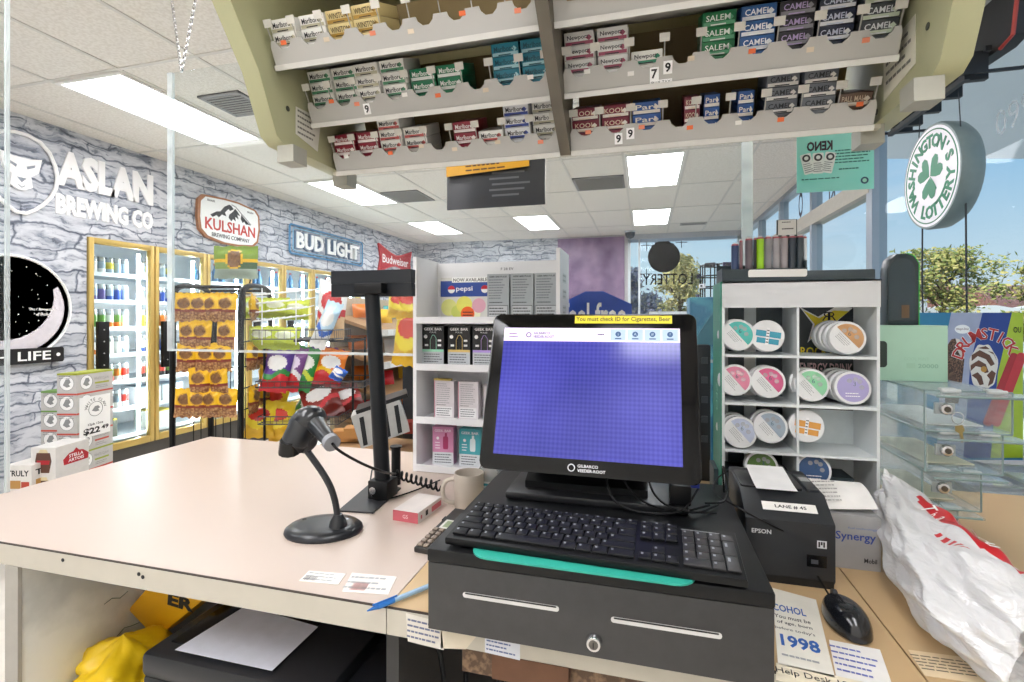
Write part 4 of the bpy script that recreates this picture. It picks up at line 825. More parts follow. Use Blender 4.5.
rowspec = {(0, 1): [('w', 0, 2), ('w', 1, 2), ('gold', 2, 2), ('gold', 3, 2)], (0, 2): [('wg', 0, 3), ('wg', 1, 3), ('w', 2, 3), ('wg', 3, 3), ('g', 4, 2), ('g', 5, 2), ('t', 7, 3), ('t', 8, 3)], (0, 3): [('r', 0, 2), ('r', 1, 2), ('wr', 2, 3), ('wr', 3, 2), ('r', 5, 2), ('wr', 6, 1), ('wb', 7, 3), ('w', 8, 3)],
           (1, 2): [('n', 0, 3), ('n', 1, 3), ('ng', 2, 1), ('s', 4, 3), ('cb', 5, 3), ('ck', 6, 3), ('cn', 7, 3), ('cd', 8, 3)], (1, 3): [('m', 0, 2), ('m', 1, 2), ('bl', 2, 2), ('m', 3.4, 2), ('bl', 4.0, 2), ('bl', 5.0, 2), ('cg', 6, 3), ('cg', 7, 3), ('br', 8, 1)]}
TN = {1: 'upper', 2: 'middle', 3: 'bottom'}; HN = ('left', 'right'); protos = {}
LV3 = ['lowest', 'second from bottom', 'third from bottom', 'fourth from bottom']
for (half, k), cols in rowspec.items():
    x0, x1 = ((XL, XM-.012), (XM+.012, XR))[half]; y, z = TIER[k]; Mt = Matrix.Translation((x0, y, z)) @ Matrix.Rotation(TA, 4, 'X'); cw = (x1-x0)/9; rnd = random.Random(half*7+k)
    for ci, (kd, c, n) in enumerate(cols):
        n += 1
        jy = rnd.uniform(.004, .018); slim = kd in ('m', 'bl') and c >= 3
        for i in range(n):
            sc = .52 if slim else 1.0; M = Mt @ Matrix.Translation((cw*(c+.5), jy+i*.0015+.004, .014+i*(PH+.0004))) @ Matrix.Diagonal((sc, 1, 1, 1))
            if kd not in protos: e_ = KINDS[kd]; o = pack(*e_[:4]); protos[kd] = o; o.matrix_world = M
            else: o = dup(protos[kd], M)
            tag(o, '%s cigarette pack, %s in %s stack, %s tray, %s half' % (KINDS[kd][4], LV3[i] if n > 1 else 'alone', ORD[ci], TN[k], HN[half]), 'cigarette pack', 'cigarette packs in the overhead rack')
# dark poster behind the rack
t = thing('hanging_poster', 'dark framed notice hanging behind the overhead rack with a yellow strip', 'poster', (-.52, 1.70, 1.89)); a, c_ = UY(447, 210, 1.70), UY(545, 154, 1.70)
q = B(); q.bx((a.x, 1.70, a.z), (c_.x, 1.706, c_.z+.02), C('#3f4147', .25)); M = FR((-.52, 1.70, 1.99), (1, 0, 0), (0, 0, 1)); GI = C('#63666e', .5)
q.rect(-.175, .0, -.085, .03, M, C('#2c2d33'), .0005)
for i in range(6): q.rect(-.02+.01*(i % 2), .045-.02*i, .13-.02*(i % 3), .052-.02*i, M, GI, .001)
q.build('sheet', t, smooth=0)
q = B(); M = FR(UY(487, 166, 1.69), (1, 0, .02), (0, 0, 1)); q.prism([(-.155, -.026), (.155, -.016), (.155, .03), (-.155, .022)], M, .004, C('#dfa528', .45)); scribble(q, M, -.08, -.018, .12, .012, 2, C('#5a3a1a'), th=.0045); q.build('yellow_strip', t, smooth=0)
q = B(); 
for x in (-.66, -.37): q.tube([(x, 1.703, 2.09), (x, 1.703, CZ-.007)], .002, GREYP, 5)
q.build('hanging_wire', t)
# ================================================================== ON THE COUNTER: CASH DRAWER, KEYBOARD, TERMINAL
DX0, DX1, DFY, DBY, DZ = -.341, .171, .742, 1.19, 1.127
t = thing('cash_drawer', 'wide black cash drawer with brushed steel front and two slots', 'cash drawer', (-.085, .95, HC))
q = B(); q.bx((DX0+.004, DFY+.012, HC), (DX1-.004, DBY, 1.104), BLACK); q.build('body', t); q = B(); q.bx((DX0, DFY-.002, 1.106), (DX1, DBY+.004, DZ), C('#0f1012', .38, noise=.2, scale=80, spec=.35), bev=.003); q.build('lid', t)
MF = FR((0, DFY, 0), (1, 0, 0), (0, 0, 1))
q = B(); q.bx((DX0+.001, DFY, HC-.004), (DX1-.001, DFY+.011, 1.105), STEEL, bev=.0015); q.build('front_panel', t)
for a, c_ in (((463, 594), (559, 609)), ((611, 619), (722, 636))):
    p, r = UY(*a, DFY), UY(*c_, DFY); q = B(); M = FR((p+r)/2-V((0, .0004, 0)), (1, 0, 0), (0, 0, 1)); L = (r-p).x; q.prism(rrect(L, .0085, .004), M, .0008, C('#d9d9d8', .3, metal=.4)); q.prism(rrect(L-.008, .0022, .001), M @ Matrix.Translation((0, .0026, .0008)), .0004, C('#17171a')); q.build('slot', t)
p = UY(594, 641, DFY); q = B(); q.lathe([(.0125, 0), (.0125, .006), (.010, .010), (.009, .010)], FR(p, (1, 0, 0), (0, 0, 1)), CHROME, 20); q.disc(FR(p-V((0, .010, 0)), (1, 0, 0), (0, 0, 1)), .007, C('#6d6a66', .3, metal=.8), .0004, 16); q.box(p-V((0, .011, 0)), (.0016, .001, .008), INK); tag(q.build('lock', t), 'chrome key lock')
TEAL = C('#2fa996', .5, noise=.06)
a, c_ = UZ(478, 549, DZ), UZ(693, 585, DZ); M = FR((a+c_)/2+V((0, .062, .0002)), (1, -.01, 0), (0, 1, 0)); q = B(); q.prism(rrect((c_-a).length+.01, .165, .03), M, .003, TEAL); tag(q.build('desk_mat', org=M.translation), 'teal rounded mat lying under the keyboard on the cash drawer', 'mat')
# keyboard
KZ = DZ+.016; A_, Bq, D_ = UZ(445, 537, KZ), UZ(748, 580, KZ), UZ(470, 501, KZ+.012); r = (Bq-A_); u = (D_-A_); MK = FR(A_, r, u); KW = r.length; KH = (MK.inverted() @ D_).y
kb = thing('keyboard', 'black full size computer keyboard on the cash drawer', 'keyboard', A_); q = B(); q.prism([(0, 0), (KW, 0), (KW, KH), (0, KH)], MK @ Matrix.Translation((0, 0, -.013)), .013, C('#0e0f11', .42, spec=.3), bev=.003); q.build('body', kb)
KC = C('#17181a', .5, noise=.12, scale=50, spec=.3); KN = C('#2f2e2f', .5, noise=.15, scale=50); KL = C('#8d9096', .6); q = B(); nq = B()
def key(bq, x, y, w_, h, mat=KC):
    bq.prism([(x+.001, y+.001), (x+w_-.001, y+.001), (x+w_-.0015, y+h-.001), (x+.0015, y+h-.001)], MK @ Matrix.Translation((0, 0, .0003)), .004, mat, bev=.0008)
    bq.rect(x+.004, y+h*.55, x+.0075, y+h*.8, MK, KL, .0047)
kr = [('fn', .012), ('n', .0195), ('q', .0195), ('a', .0195), ('z', .0195), ('s', .0195)]; ux = KW/23.2; uy = (KH-.016)/5.7; y = KH-.006
layout = [[1]*16, [1]*13+[2], [1.5]+[1]*12+[1.5], [1.8]+[1]*11+[2.2], [2.3]+[1]*10+[2.7], [1.25, 1.25, 1.25, 5.5, 1.25, 1.25, 1.25, 2]]
for ri, rw in enumerate(layout):
    hh = uy*(.7 if ri == 0 else 1); y -= hh; x = .008; tot = sum(rw)
    for w_ in rw: ww = w_*ux*15/tot; key(q, x, y, ww, hh); x += ww
    x = .008+15.25*ux
    if ri in (0, 1, 2): [key(q, x+i*ux, y, ux, hh) for i in range(3)]
    if ri == 4: key(q, x+ux, y, ux, hh)
    if ri == 5: [key(q, x+i*ux, y, ux, hh) for i in range(3)]
    x = .008+18.5*ux
    if ri == 0: nq.rect(x, y+hh*.4, x+3*ux, y+hh*.5, MK, GREYP, .001)
    else:
        for i in range(4):
            if ri == 5 and i == 0: key(nq, x, y, 2*ux, hh, KN)
            elif ri == 5 and i == 1: pass
            elif i == 3 and ri in (3, 5): pass
            elif i == 3 and ri in (2, 4): key(nq, x+i*ux, y-uy, ux, hh*2, KN)
            else: key(nq, x+i*ux, y, ux, hh, KN)
q.build('keys', kb); nq.build('number_pad_keys', kb)
for s_ in (.06, KW-.06):
    q = B(); p = MK @ V((s_, KH-.02, -.012)); q.bx((p.x-.012, p.y-.008, DZ), (p.x+.012, p.y+.006, p.z), BLACK); q.build('foot', kb)
q = B(); p = MK @ V((.05, .012, -.013)); 
for s_ in (.05, KW-.05): p = MK @ V((s_, .014, -.013)); q.bx((p.x-.02, p.y-.005, DZ+.0033), (p.x+.02, p.y+.005, p.z+.001), BLACK)
q.build('front_foot', kb)
# terminal monitor
BLc, BRc = UY(479, 467, .965), UY(701, 487, .965); TLc = UY(494, 314, 1.075); TRc = UY(697, 314.5, 1.075)
MX0, MX1 = (BLc.x+TLc.x)/2, (BRc.x+TRc.x)/2; MO = V((MX0, .965, (BLc.z+BRc.z)/2)); MU = V((0, 1.075-.965, (TLc.z+TRc.z)/2-MO.z)); MM = FR(MO, (1, 0, 0), MU); MW, MH = MX1-MX0, MU.length
mt = thing('touch_terminal', 'black point of sale touchscreen tilted back with a blue screen', 'monitor', (MX0+MW/2, 1.05, DZ)); q = B()
q.prism([(x+MW/2, y+MH/2) for x, y in rrect(MW, MH, .014)], MM @ Matrix.Translation((0, 0, -.03)), .03, BLACKG, bev=.003)
q.prism([(x+MW/2, y+MH/2) for x, y in rrect(MW*.8, MH*.75, .02)], MM @ Matrix.Translation((0, 0, -.07)), .04, BLACK)
Mt_ = MM @ Matrix.Translation((MW*.46, .0145, .0003)); q.text('GILBARCO', Mt_ @ Matrix.Translation((.024, .0042, 0)), .040, .0058, C('#e9eaee'), .0004, .02); q.text('VEEDER-ROOT', Mt_ @ Matrix.Translation((.031, -.0042, 0)), .054, .0058, C('#e9eaee'), .0004, .02)
q.tube([Mt_ @ V((-.008+.0065*math.cos(k*PI/8), .0065*math.sin(k*PI/8), .0005)) for k in range(16)], .0011, C('#e9eaee'), 5, closed=True); q.build('housing', mt)
def screen_mat():
    m = bpy.data.materials.new('lcd_blue'); m.use_nodes = True; nt = m.node_tree; b_ = nt.nodes['Principled BSDF']; tc = nt.nodes.new('ShaderNodeTexCoord'); L = nt.links
    sp = nt.nodes.new('ShaderNodeSeparateXYZ'); L.new(tc.outputs['Object'], sp.inputs[0]); out = []
    for ax in (0, 2):
        f = nt.nodes.new('ShaderNodeMath'); f.operation = 'MULTIPLY'; f.inputs[1].default_value = 2*PI/.0088; L.new(sp.outputs[ax], f.inputs[0])
        s_ = nt.nodes.new('ShaderNodeMath'); s_.operation = 'SINE'; L.new(f.outputs[0], s_.inputs[0]); out.append(s_.outputs[0])
    ad = nt.nodes.new('ShaderNodeMath'); ad.operation = 'ADD'; L.new(out[0], ad.inputs[0]); L.new(out[1], ad.inputs[1])
    n = nt.nodes.new('ShaderNodeTexNoise'); n.inputs['Scale'].default_value = 6; L.new(tc.outputs['Object'], n.inputs['Vector'])
    a2 = nt.nodes.new('ShaderNodeMath'); a2.operation = 'MULTIPLY_ADD'; a2.inputs[1].default_value = .09; a2.inputs[2].default_value = .15; L.new(ad.outputs[0], a2.inputs[0])
    a3 = nt.nodes.new('ShaderNodeMath'); a3.operation = 'ADD'; L.new(a2.outputs[0], a3.inputs[0]); L.new(n.outputs['Fac'], a3.inputs[1])
    r_ = nt.nodes.new('ShaderNodeValToRGB'); r_.color_ramp.elements[0].position = .35; r_.color_ramp.elements[0].color = lin('#3038a8'); r_.color_ramp.elements[1].position = .95; r_.color_ramp.elements[1].color = lin('#5a5ae0')
    L.new(a3.outputs[0], r_.inputs[0]); L.new(r_.outputs[0], b_.inputs['Emission Color']); b_.inputs['Emission Strength'].default_value = .60; b_.inputs['Base Color'].default_value = (.01, .01, .03, 1); b_.inputs['Roughness'].default_value = .12; return m
SX0, SX1, SY0, SY1 = MW*.065, MW*.925, MH*.092, MH*.905
q = B(); q.rect(SX0, SY0, SX1, SY1, MM, screen_mat(), .0004); HDR = EM('#d9c8e8', .58, 'screen_header'); hy = SY1-.030; q.rect(SX0, hy, SX1, SY1, MM, HDR, .0006); ED = EM('#26263a', .3, 'screen_ink')
q.text('GILBARCO', MM @ Matrix.Translation((SX0+.085, hy+.018, 0)), .036, .0058, ED, .0009, .02); q.text('VEEDER-ROOT', MM @ Matrix.Translation((SX0+.089, hy+.010, 0)), .046, .0058, ED, .0009, .02)
q.tube([MM @ V((SX0+.056+.005*math.cos(k*PI/8), hy+.014+.005*math.sin(k*PI/8), .001)) for k in range(16)], .0009, ED, 4, closed=True); scribble(q, MM, SX0+.012, hy+.006, SX0+.034, hy+.02, 2, EM('#6a4a6a', .35, 'screen_small'), th=.0009); scribble(q, MM, SX1-.165, hy+.012, SX1-.145, hy+.02, 1, ED, th=.0009)
BT = EM('#9fb2c8', .52, 'screen_button'); BI = EM('#2f4f78', .5, 'screen_icon')
for i in range(4):
    bx_ = SX1-.138+.0345*i; q.rect(bx_, hy+.003, bx_+.031, SY1-.002, MM, BT, .0009); q.disc(MM @ Matrix.Translation((bx_+.0155, hy+.017, 0)), .0058, BI, .0012, 14); q.rect(bx_+.009, hy+.006, bx_+.022, hy+.0085, MM, BI, .0012)
    q.text('i@#?'[i] if i != 1 else 'A', MM @ Matrix.Translation((bx_+.0155, hy+.017, 0)), None, .006, BT, .0015)
q.build('screen', mt, smooth=0)
q = B(); M = MM @ Matrix.Translation((MW*.640, MH-.0125, .0005)); q.rect(-.092, -.0085, .108, .0085, M, C('#f2e02c', .5, noise=.03), .0003); q.text('You must check ID for Cigarettes, Beer', M @ Matrix.Translation((.008, 0, 0)), .194, .0125, C('#2a2a18'), .0006, .01); tag(q.build('warning_label', mt, smooth=0), 'yellow label about checking ID')
q = B(); Mb = Matrix.Translation((MX0+MW/2-.01, 0, 0)); q.prism([(1.02, DZ+.0005), (1.17, DZ+.0005), (1.17, DZ+.02), (1.155, 1.27), (1.10, 1.32), (1.045, 1.26), (1.075, 1.18), (1.02, DZ+.03)], Mb @ FR((-.12, 0, 0), (0, 1, 0), (0, 0, 1)), .25, C('#141518', .35)); q.build('stand', mt)
q = B(); q.bx((MX0+.05, .985, DZ+.0005), (MX0+MW-.02, 1.16, DZ+.016), C('#1a1b1e', .35), bev=.005); q.build('stand_base', mt); q = B(); q.bx((.045, .99, DZ+.0165), (.085, 1.02, DZ+.055), BLACK, bev=.004); q.bx((.06, 1.0, DZ+.05), (.10, 1.03, DZ+.058), C('#2a3a9a', .3)); q.build('card_reader', mt)
for i, pts in enumerate(([(-.08, 1.03, 1.22), (-.07, .99, 1.15), (-.03, .965, 1.133), (.05, .97, 1.133), (.12, 1.02, 1.14)], [(-.06, 1.03, 1.22), (-.03, .985, 1.16), (.03, .985, 1.133), (.13, 1.0, 1.133)], [(.10, 1.02, 1.17), (.07, .972, 1.14), (.02, .962, 1.133)], [(.11, 1.0, 1.15), (.16, 1.02, 1.15), (.15, 1.08, 1.22), (.165, 1.15, 1.12)], [(0, 1.02, 1.20), (.02, .98, 1.15), (.09, .975, 1.134), (.14, 1.05, 1.133)])):
    q = B(); q.tube(pts, .0022, BLACK, 6, smooth=3); tag(q.build('cable', org=pts[0]), 'thin black cable looping below the touchscreen, %s' % ['leftmost of them', 'inner one', 'short one by the card reader', 'curling over the drawer edge', 'middle loop'][i], 'cable')
# ================================================================== SCANNER, POLE DISPLAY AND SMALL THINGS
t = thing('scanner_stand', 'black gooseneck scanner stand with oval base on the cream counter', 'scanner stand', UZ(323, 533, HC)); c = UZ(324, 531, HC); ax = V((1, .28, 0)).normalized()
q = B(); Mo = FR(c, ax, V((-.28, 1, 0))) @ Matrix.Diagonal((1.0, .78, 1, 1)); q.lathe([(.088, 0), (.09, .004), (.088, .010), (.08, .016), (.06, .0185), (.03, .0195)], Mo, C('#232529', .3), 32)
for dx in (-.055, .045): q.cyl(Mo @ V((dx, .03, .016)), Mo @ V((dx, .03, .0188)), .005, BLACKG, seg=10)
q.build('base', t); nb0 = UZ(338, 527, HC+.015); q = B(); q.lathe([(.022, 0), (.018, .015), (.010, .03)], Matrix.Translation(nb0), C('#232529', .3), 16); q.build('neck_collar', t)
hd = UY(305, 448, .985); q = B(); pts = [nb0+V((0, 0, .01)), nb0+V((-.003, -.004, .06)), nb0.lerp(hd, .55)+V((.022, 0, .01)), hd]; q.tube(pts, .0075, C('#2c2e33', .4), 10, smooth=3); q.build('gooseneck', t)
q = B(); q.tube([hd+V((-.012, .01, -.004)), hd+V((.012, 0, .012)), hd+V((.024, .005, .03))], [.013, .016, .012], C('#202226', .35), 10, smooth=1); q.build('cradle', t)
t = thing('barcode_scanner', 'black handheld barcode scanner resting in the gooseneck stand', 'scanner', UY(308, 430, .99)); H0, H1, H2 = UY(297, 438, .965), UY(306, 420, .985), UY(320, 418, 1.0); G0, G1 = UY(316, 424, .975), UY(331, 442, .93)
def ell(qb, c, ax, up, ra, rb, rc, mat, n=18):
    Mx = FR(c, ax, up) @ Matrix.Diagonal((ra, rb, rc, 1)); qb.surf(lambda u, v: Mx @ V((math.cos(2*PI*u)*math.sin(PI*max(v, .001)*.999), math.sin(2*PI*u)*math.sin(PI*max(v, .001)*.999), math.cos(PI*v))), n, n//2, mat, closed_u=True)
q = B(); SB = C('#1f2125', .28, coat=.3); q.tube([H0+V((-.01, 0, -.022)), H0+V((0, 0, .0)), H1, H2], [.026, .031, .034, .028], SB, 16, smooth=2); ell(q, H1+V((.008, 0, .003)), (1, 0, .25), (0, 0, 1), .040, .031, .036, SB); q.build('head', t)
q = B(); q.tube([H0+V((-.012, -.01, -.03)), H0+V((-.006, -.018, .0))], [.024, .02], BLACKG, 12); q.build('scan_window', t)
q = B(); q.tube([G0, G0.lerp(G1, .45), G1], [.021, .018, .016], SB, 14, smooth=1); dd = (G1-G0).normalized(); q.tube([G1-dd*.006, G1+dd*.008], .0185, C('#8f9196', .35), 14); q.build('handle', t)
cs = G1+dd*.008; q = B(); e0 = UZ(396, 474, HC+.05); e1 = UZ(440, 487, HC+.035)
q.tube([cs, cs+dd*.03, UY(362, 464, 1.0), UY(385, 473, 1.08), e0], .0032, BLACK, 7, smooth=3); n = 150; hx = []
for i in range(n+1): k_ = i/n; p = e0.lerp(e1, k_); a = 2*PI*9*k_; hx.append(p+V((0, .009*math.cos(a), .011*math.sin(a))))
q.tube(hx, .0033, BLACK, 6); q.build('coiled_cord', t)
# pole display
pb = UY(383, 489, 1.24); pb.z = HC; pt_ = UY(372, 292, 1.24); t = thing('pole_display', 'black customer pole display with wide head on a flat black plate', 'pole display', pb)
q = B(); q.prism([(p.x, p.y) for p in (UZ(338, 512, HC), UZ(373, 514, HC), UZ(401, 489, HC), UZ(372, 483, HC))], Matrix.Translation((0, 0, HC+.0003)), .004, C('#2a2b2e', .5)); q.build('base_plate', t)
q = B(); q.box((pb.x, pb.y, HC+.029), (.06, .06, .05), BLACK, bev=.003); q.cyl((pb.x-.012, pb.y-.036, HC+.03), (pb.x-.012, pb.y-.028, HC+.03), .010, CHROME, seg=14); q.build('socket', t)
q = B(); q.cyl(pb+V((0, 0, .03)), pt_, .0215, C('#15181c', .38, noise=.08, spec=.35), r1=.0205, seg=24); q.build('pole', t)
q = B(); a, c_ = UY(331, 297, 1.235), UY(411, 269, 1.235); zm = (a.z+c_.z)/2; q.bx((a.x, 1.235, zm), (c_.x, 1.262, c_.z), C('#1d2127', .35, spec=.35)); q.bx((a.x, 1.236, a.z), (c_.x, 1.262, zm-.002), C('#171b21', .4, spec=.35)); q.bx((a.x+.002, 1.237, zm-.004), (c_.x-.002, 1.26, zm+.001), C('#0d0f12')); q.build('head', t)
q = B(); q.box(pt_+V((.006, -.012, .008)), (.085, .045, .03), BLACK, bev=.003); q.build('yoke', t)
q = B(); p = UZ(396, 484, HC); q.cyl((p.x, p.y, HC), (p.x, p.y, HC+.11), .014, BLACK, seg=14); q.cyl((p.x, p.y, HC+.11), (p.x, p.y, HC+.115), .018, BLACK, seg=14); q.build('side_post', t)
q = B(); q.tube([UZ(372, 470, HC+.05), UZ(368, 495, HC+.02), UZ(378, 502, HC+.004), UZ(412, 492, HC+.004), UZ(440, 480, HC+.004)], .0022, BLACK, 6, smooth=3); tag(q.build('cable', org=UZ(378, 502, HC)), 'thin black cable curling from the pole base across the counter', 'cable')
# pink vape carton lying on the counter
A_, Bq, D_ = UZ(393, 520, HC), UZ(418, 524, HC), UZ(441, 506, HC); PK = C('#c9646e', .45); M = FR(A_, Bq-A_, (0, 0, 1)); w_ = (Bq-A_).length; dep = (D_-Bq).length
q = B(); q.prism([(0, 0), (w_, 0), (w_, .026), (0, .026)], M @ Matrix.Translation((0, 0, -dep)), dep, C('#d8cfca', .45)); q.rect(0, 0, w_, .026, M, PK, .0004); q.text('G5', M @ Matrix.Translation((w_*.5, .013, 0)), None, .009, C('#f2dede'), .0008)
M2 = FR(M @ V((w_, 0, 0)), M.to_3x3() @ V((0, 0, -1)), (0, 0, 1)); q.rect(dep*.55, .004, dep*.97, .018, M2, PK, .0004); q.rect(dep*.3, .006, dep*.4, .019, M2, INK, .0004); q.rect(dep*.1, .007, dep*.16, .016, M2, C('#c9646e'), .0004)
tag(q.build('vape_carton', org=A_), 'small pink and white carton lying on the cream counter by the coiled cord', 'carton')
# calculator
A_, Bq, D_ = UZ(414, 547, HC+.012), UZ(445, 554, HC+.012), UZ(444, 506, HC+.03); M = FR(A_, Bq-A_+V((.03, 0, 0)), D_-A_); t = thing('calculator', 'dark desk calculator with small screen left of the cash drawer', 'calculator', A_); L_ = (M.inverted() @ D_).y; W2 = .08
q = B(); q.prism([(0, 0), (W2, 0), (W2, L_), (0, L_)], M @ Matrix.Translation((0, 0, -.012)), .012, C('#2f2d2c', .45), bev=.002); q.bx((A_.x+.0, A_.y+.15, HC), (A_.x+.07, A_.y+.17, HC+.012), BLACK); q.build('body', t)
q = B(); q.rect(.010, L_*.47, W2-.006, L_*.68, M, C('#d6d5cd', .4), .0006); q.rect(.016, L_*.50, W2-.012, L_*.65, M, C('#8c9a78', .3), .001); q.build('screen', t)
q = B()
for i in range(5):
    for j in range(5): q.prism([(x_+.003+.0150*i, y_+.006+L_*.088*j) for x_, y_ in ((0, 0), (.0115, 0), (.0115, L_*.058), (0, L_*.058))], M @ Matrix.Translation((0, 0, .0002)), .004, C('#8e7f72' if i < 2 else '#4f4a46', .5), bev=.0008)
q.build('keys', t)
# mug and sanitizer
p = UZ(469, 507, HC); t = thing('coffee_mug', 'cream mug with handle between the calculator and the white display', 'mug', p); q = B(); MGC = C('#b9afa2', .35); q.lathe([(.034, 0), (.038, .006), (.039, .088), (.0385, .092), (.036, .092), (.035, .01)], Matrix.Translation(p), MGC, 28); q.build('cup', t)
q = B(); q.tube([p+V((-.034, -.012, .075)), p+V((-.055, -.022, .075)), p+V((-.066, -.028, .05)), p+V((-.058, -.024, .018)), p+V((-.035, -.012, .012))], .006, MGC, 8, smooth=2); q.build('handle', t)
p = UZ(490, 500, HC); t = thing('sanitizer_bottle', 'clear hand sanitizer bottle with teal label beside the mug', 'bottle', p); q = B(); q.lathe([(.028, 0), (.032, .006), (.032, .085), (.02, .105), (.012, .112)], Matrix.Translation(p), C('#d5dde0', .15, trans=.7), 24); q.build('body', t)
q = B(); q.lathe([(.0323, .02), (.0323, .06)], Matrix.Translation(p), C('#e2e8ea', .3, alpha=.5), 24); M = FR(p+V((-.004, -.0325, .045)), (1, .1, 0), (0, 0, 1)); q.disc(M, .02, C('#1f7f8f'), .001, 20, .011); q.text('germ', M, .028, .010, WHITEP, .0015); q.rect(-.02, .012, -.008, .022, M, C('#c23a3a'), .001); q.build('label', t); q = B(); q.lathe([(.012, .112), (.014, .113), (.014, .13), (.005, .134)], Matrix.Translation(p), WHITEP, 16); q.build('cap', t)
# ================================================================== WHITE VAPE DISPLAY
VY = 1.48; VX0, VX1, VB, VT = -.731, -.247, 1.66, 1.70; SHV = [1.012, 1.168, 1.340, 1.492]; WA = C('#ebebed', .35, noise=.02)
t = thing('vape_display', 'white acrylic display shelf with four tiers of boxed vapes behind the terminal', 'display shelf', (-.49, 1.55, HC)); th = .012
q = B(); q.bx((VX0, VY, HC), (VX0+th, VB, VT), WA); q.build('side_panel', t); q = B(); q.bx((VX1-th, VY, HC), (VX1, VB, VT+.012), WA)
M = FR((VX1+.0003, VY+.09, 1.64), (0, 1, 0), (0, 0, 1)); 
for i in range(3): q.rect(-.045, -.03-.05*i, .03, .0-.05*i, M, C('#d7d9da'), .0005); scribble(q, M, -.04, -.03-.05*i, .028, 0-.05*i, 2, GREYP, th=.0008)
q.build('side_panel', t)
q = B(); q.bx((VX0+th, VB-.008, HC), (VX1-th, VB, VT-.005), WA); M = FR((-.46, VB-.0082, VT-.03), (1, 0, 0), (0, 0, 1)); q.text('F 28 EV', M, .045, .009, C('#4a4a50'), .0005); q.build('back_panel', t)
for z in SHV: q = B(); q.bx((VX0+th, VY, z-.010), (VX1-th, VB-.008, z), WA); q.bx((VX0+th, VY-.001, z-.010), (VX1-th, VY+.005, z+.012), WA); q.build('shelf', t)
def vbox(kind, w_, h, d, name='vape_box'):
    q = B(); base = {'silver': '#a9afb4', 'geek': '#17171a', 'white': '#dfd9dc', 'pink': '#d48fb4', 'teal': '#48a9b4'}[kind[0]]; q.box((0, d/2, h/2), (w_, d, h), C(base, .35)); M = FR((0, 0, 0), (1, 0, 0), (0, 0, 1)); W2 = w_/2
    if kind[0] == 'silver':
        q.text('GEEK BAR PULSE', M @ Matrix.Translation((0, h*.94, 0)), w_*.8, h*.035, INK, .0006, .02); scribble(q, M, -W2*.85, h*.45, W2*.8, h*.90, 8, C('#74797e'), .75, .0006); scribble(q, M, -W2*.8, h*.36, W2*.4, h*.41, 1, INK, 1, .0006)
        q.rect(-W2*.92, .002, W2*.92, h*.32, M, INK, .0006); q.rect(-W2*.88, .003, W2*.88, h*.31, M, C('#c3c7ca'), .0009); scribble(q, M, -W2*.8, .006, W2*.8, h*.29, 4, INK, .95, .0012)
    elif kind[0] == 'geek':
        c = kind[1]; q.text('GEEK BAR', M @ Matrix.Translation((0, h*.93, 0)), w_*.82, h*.07, WHITEP, .0006, .02); q.text('PULSE', M @ Matrix.Translation((0, h*.85, 0)), w_*.3, h*.035, WHITEP, .0006)
        q.prism([(-W2*.25, h*.42), (W2*.30, h*.42), (W2*.30, h*.70), (W2*.12, h*.78), (-W2*.05, h*.78), (-W2*.25, h*.66)], M, .0008, C('#050507', .2)); q.tube([M @ V((x_, y_, .0008)) for x_, y_ in ((-W2*.25, h*.42), (-W2*.25, h*.66), (-W2*.05, h*.78), (W2*.12, h*.78), (W2*.30, h*.70), (W2*.30, h*.42))], .0009, C(c, .3), 4)
        q.disc(M @ Matrix.Translation((-W2*.68, h*.74, 0)), W2*.17, WHITEP, .0006, 14); [q.rect(s_*W2*.6-W2*.16, h*(.50+.12*j), s_*W2*.6+W2*.16, h*(.55+.12*j), M, WHITEP, .0006) for s_ in (-1, 1) for j in (0, 1) if not (s_ < 0 and j == 1)]
        q.rect(-W2, h*.34, W2, h*.42, M, C(c, .4), .0005); q.rect(-W2, 0, W2, h*.36, M, C('#c6cace'), .0007); scribble(q, M, -W2*.85, h*.02, W2*.85, h*.33, 5, C('#5a5d62'), .95, .001)
    elif kind[0] == 'white':
        q.rect(-W2, 0, -W2+.003, h, M, C('#d08aa0'), .0005); scribble(q, M, -W2*.75, h*.38, W2*.8, h*.95, 10, C('#a9a4a9'), .8, .0006); scribble(q, M, -W2*.75, h*.33, W2*.2, h*.37, 1, INK, 1, .0006); q.rect(-W2*.85, h*.02, W2*.85, h*.30, M, C('#f4f3f4'), .0006); scribble(q, M, -W2*.75, h*.04, W2*.75, h*.28, 4, C('#6a6a70'), .95, .0009)
    else:
        c = {'pink': '#a83a64', 'teal': '#e4eef0'}[kind[0]]; q.text('GEEK BAR', M @ Matrix.Translation((0, h*.90, 0)), w_*.8, h*.07, C('#f6e6ee'), .0006, .02); q.prism([(W2*x_, h*y_) for x_, y_ in rrect(.5, .34, .08)], M @ Matrix.Translation((W2*.25, h*.58, 0)), .0008, C(c, .3)); q.prism([(W2*x_, h*y_) for x_, y_ in rrect(.2, .1, .03)], M @ Matrix.Translation((W2*.28, h*.79, 0)), .0008, C(c, .3))
        q.disc(M @ Matrix.Translation((-W2*.5, h*.7, 0)), W2*.14, WHITEP, .0006, 12); scribble(q, M, -W2*.75, h*.4, -W2*.2, h*.62, 3, C('#f6eef2'), .9, .0006); q.rect(-W2, 0, W2, h*.33, M, C('#dcdfe2'), .0006); scribble(q, M, -W2*.8, h*.03, W2*.8, h*.3, 4, C('#5a5d62'), .95, .0009)
    return q.build(name)
def put(o, px_, Y, z, label, group, cat='vape box', rz=0): p = UY(px_, 318, Y); o.matrix_world = Matrix.Translation((p.x, Y, z+.0005)) @ Matrix.Rotation(rz, 4, 'Z'); return tag(o, label, cat, group)
o0 = vbox(('silver',), .074, .152, .035)
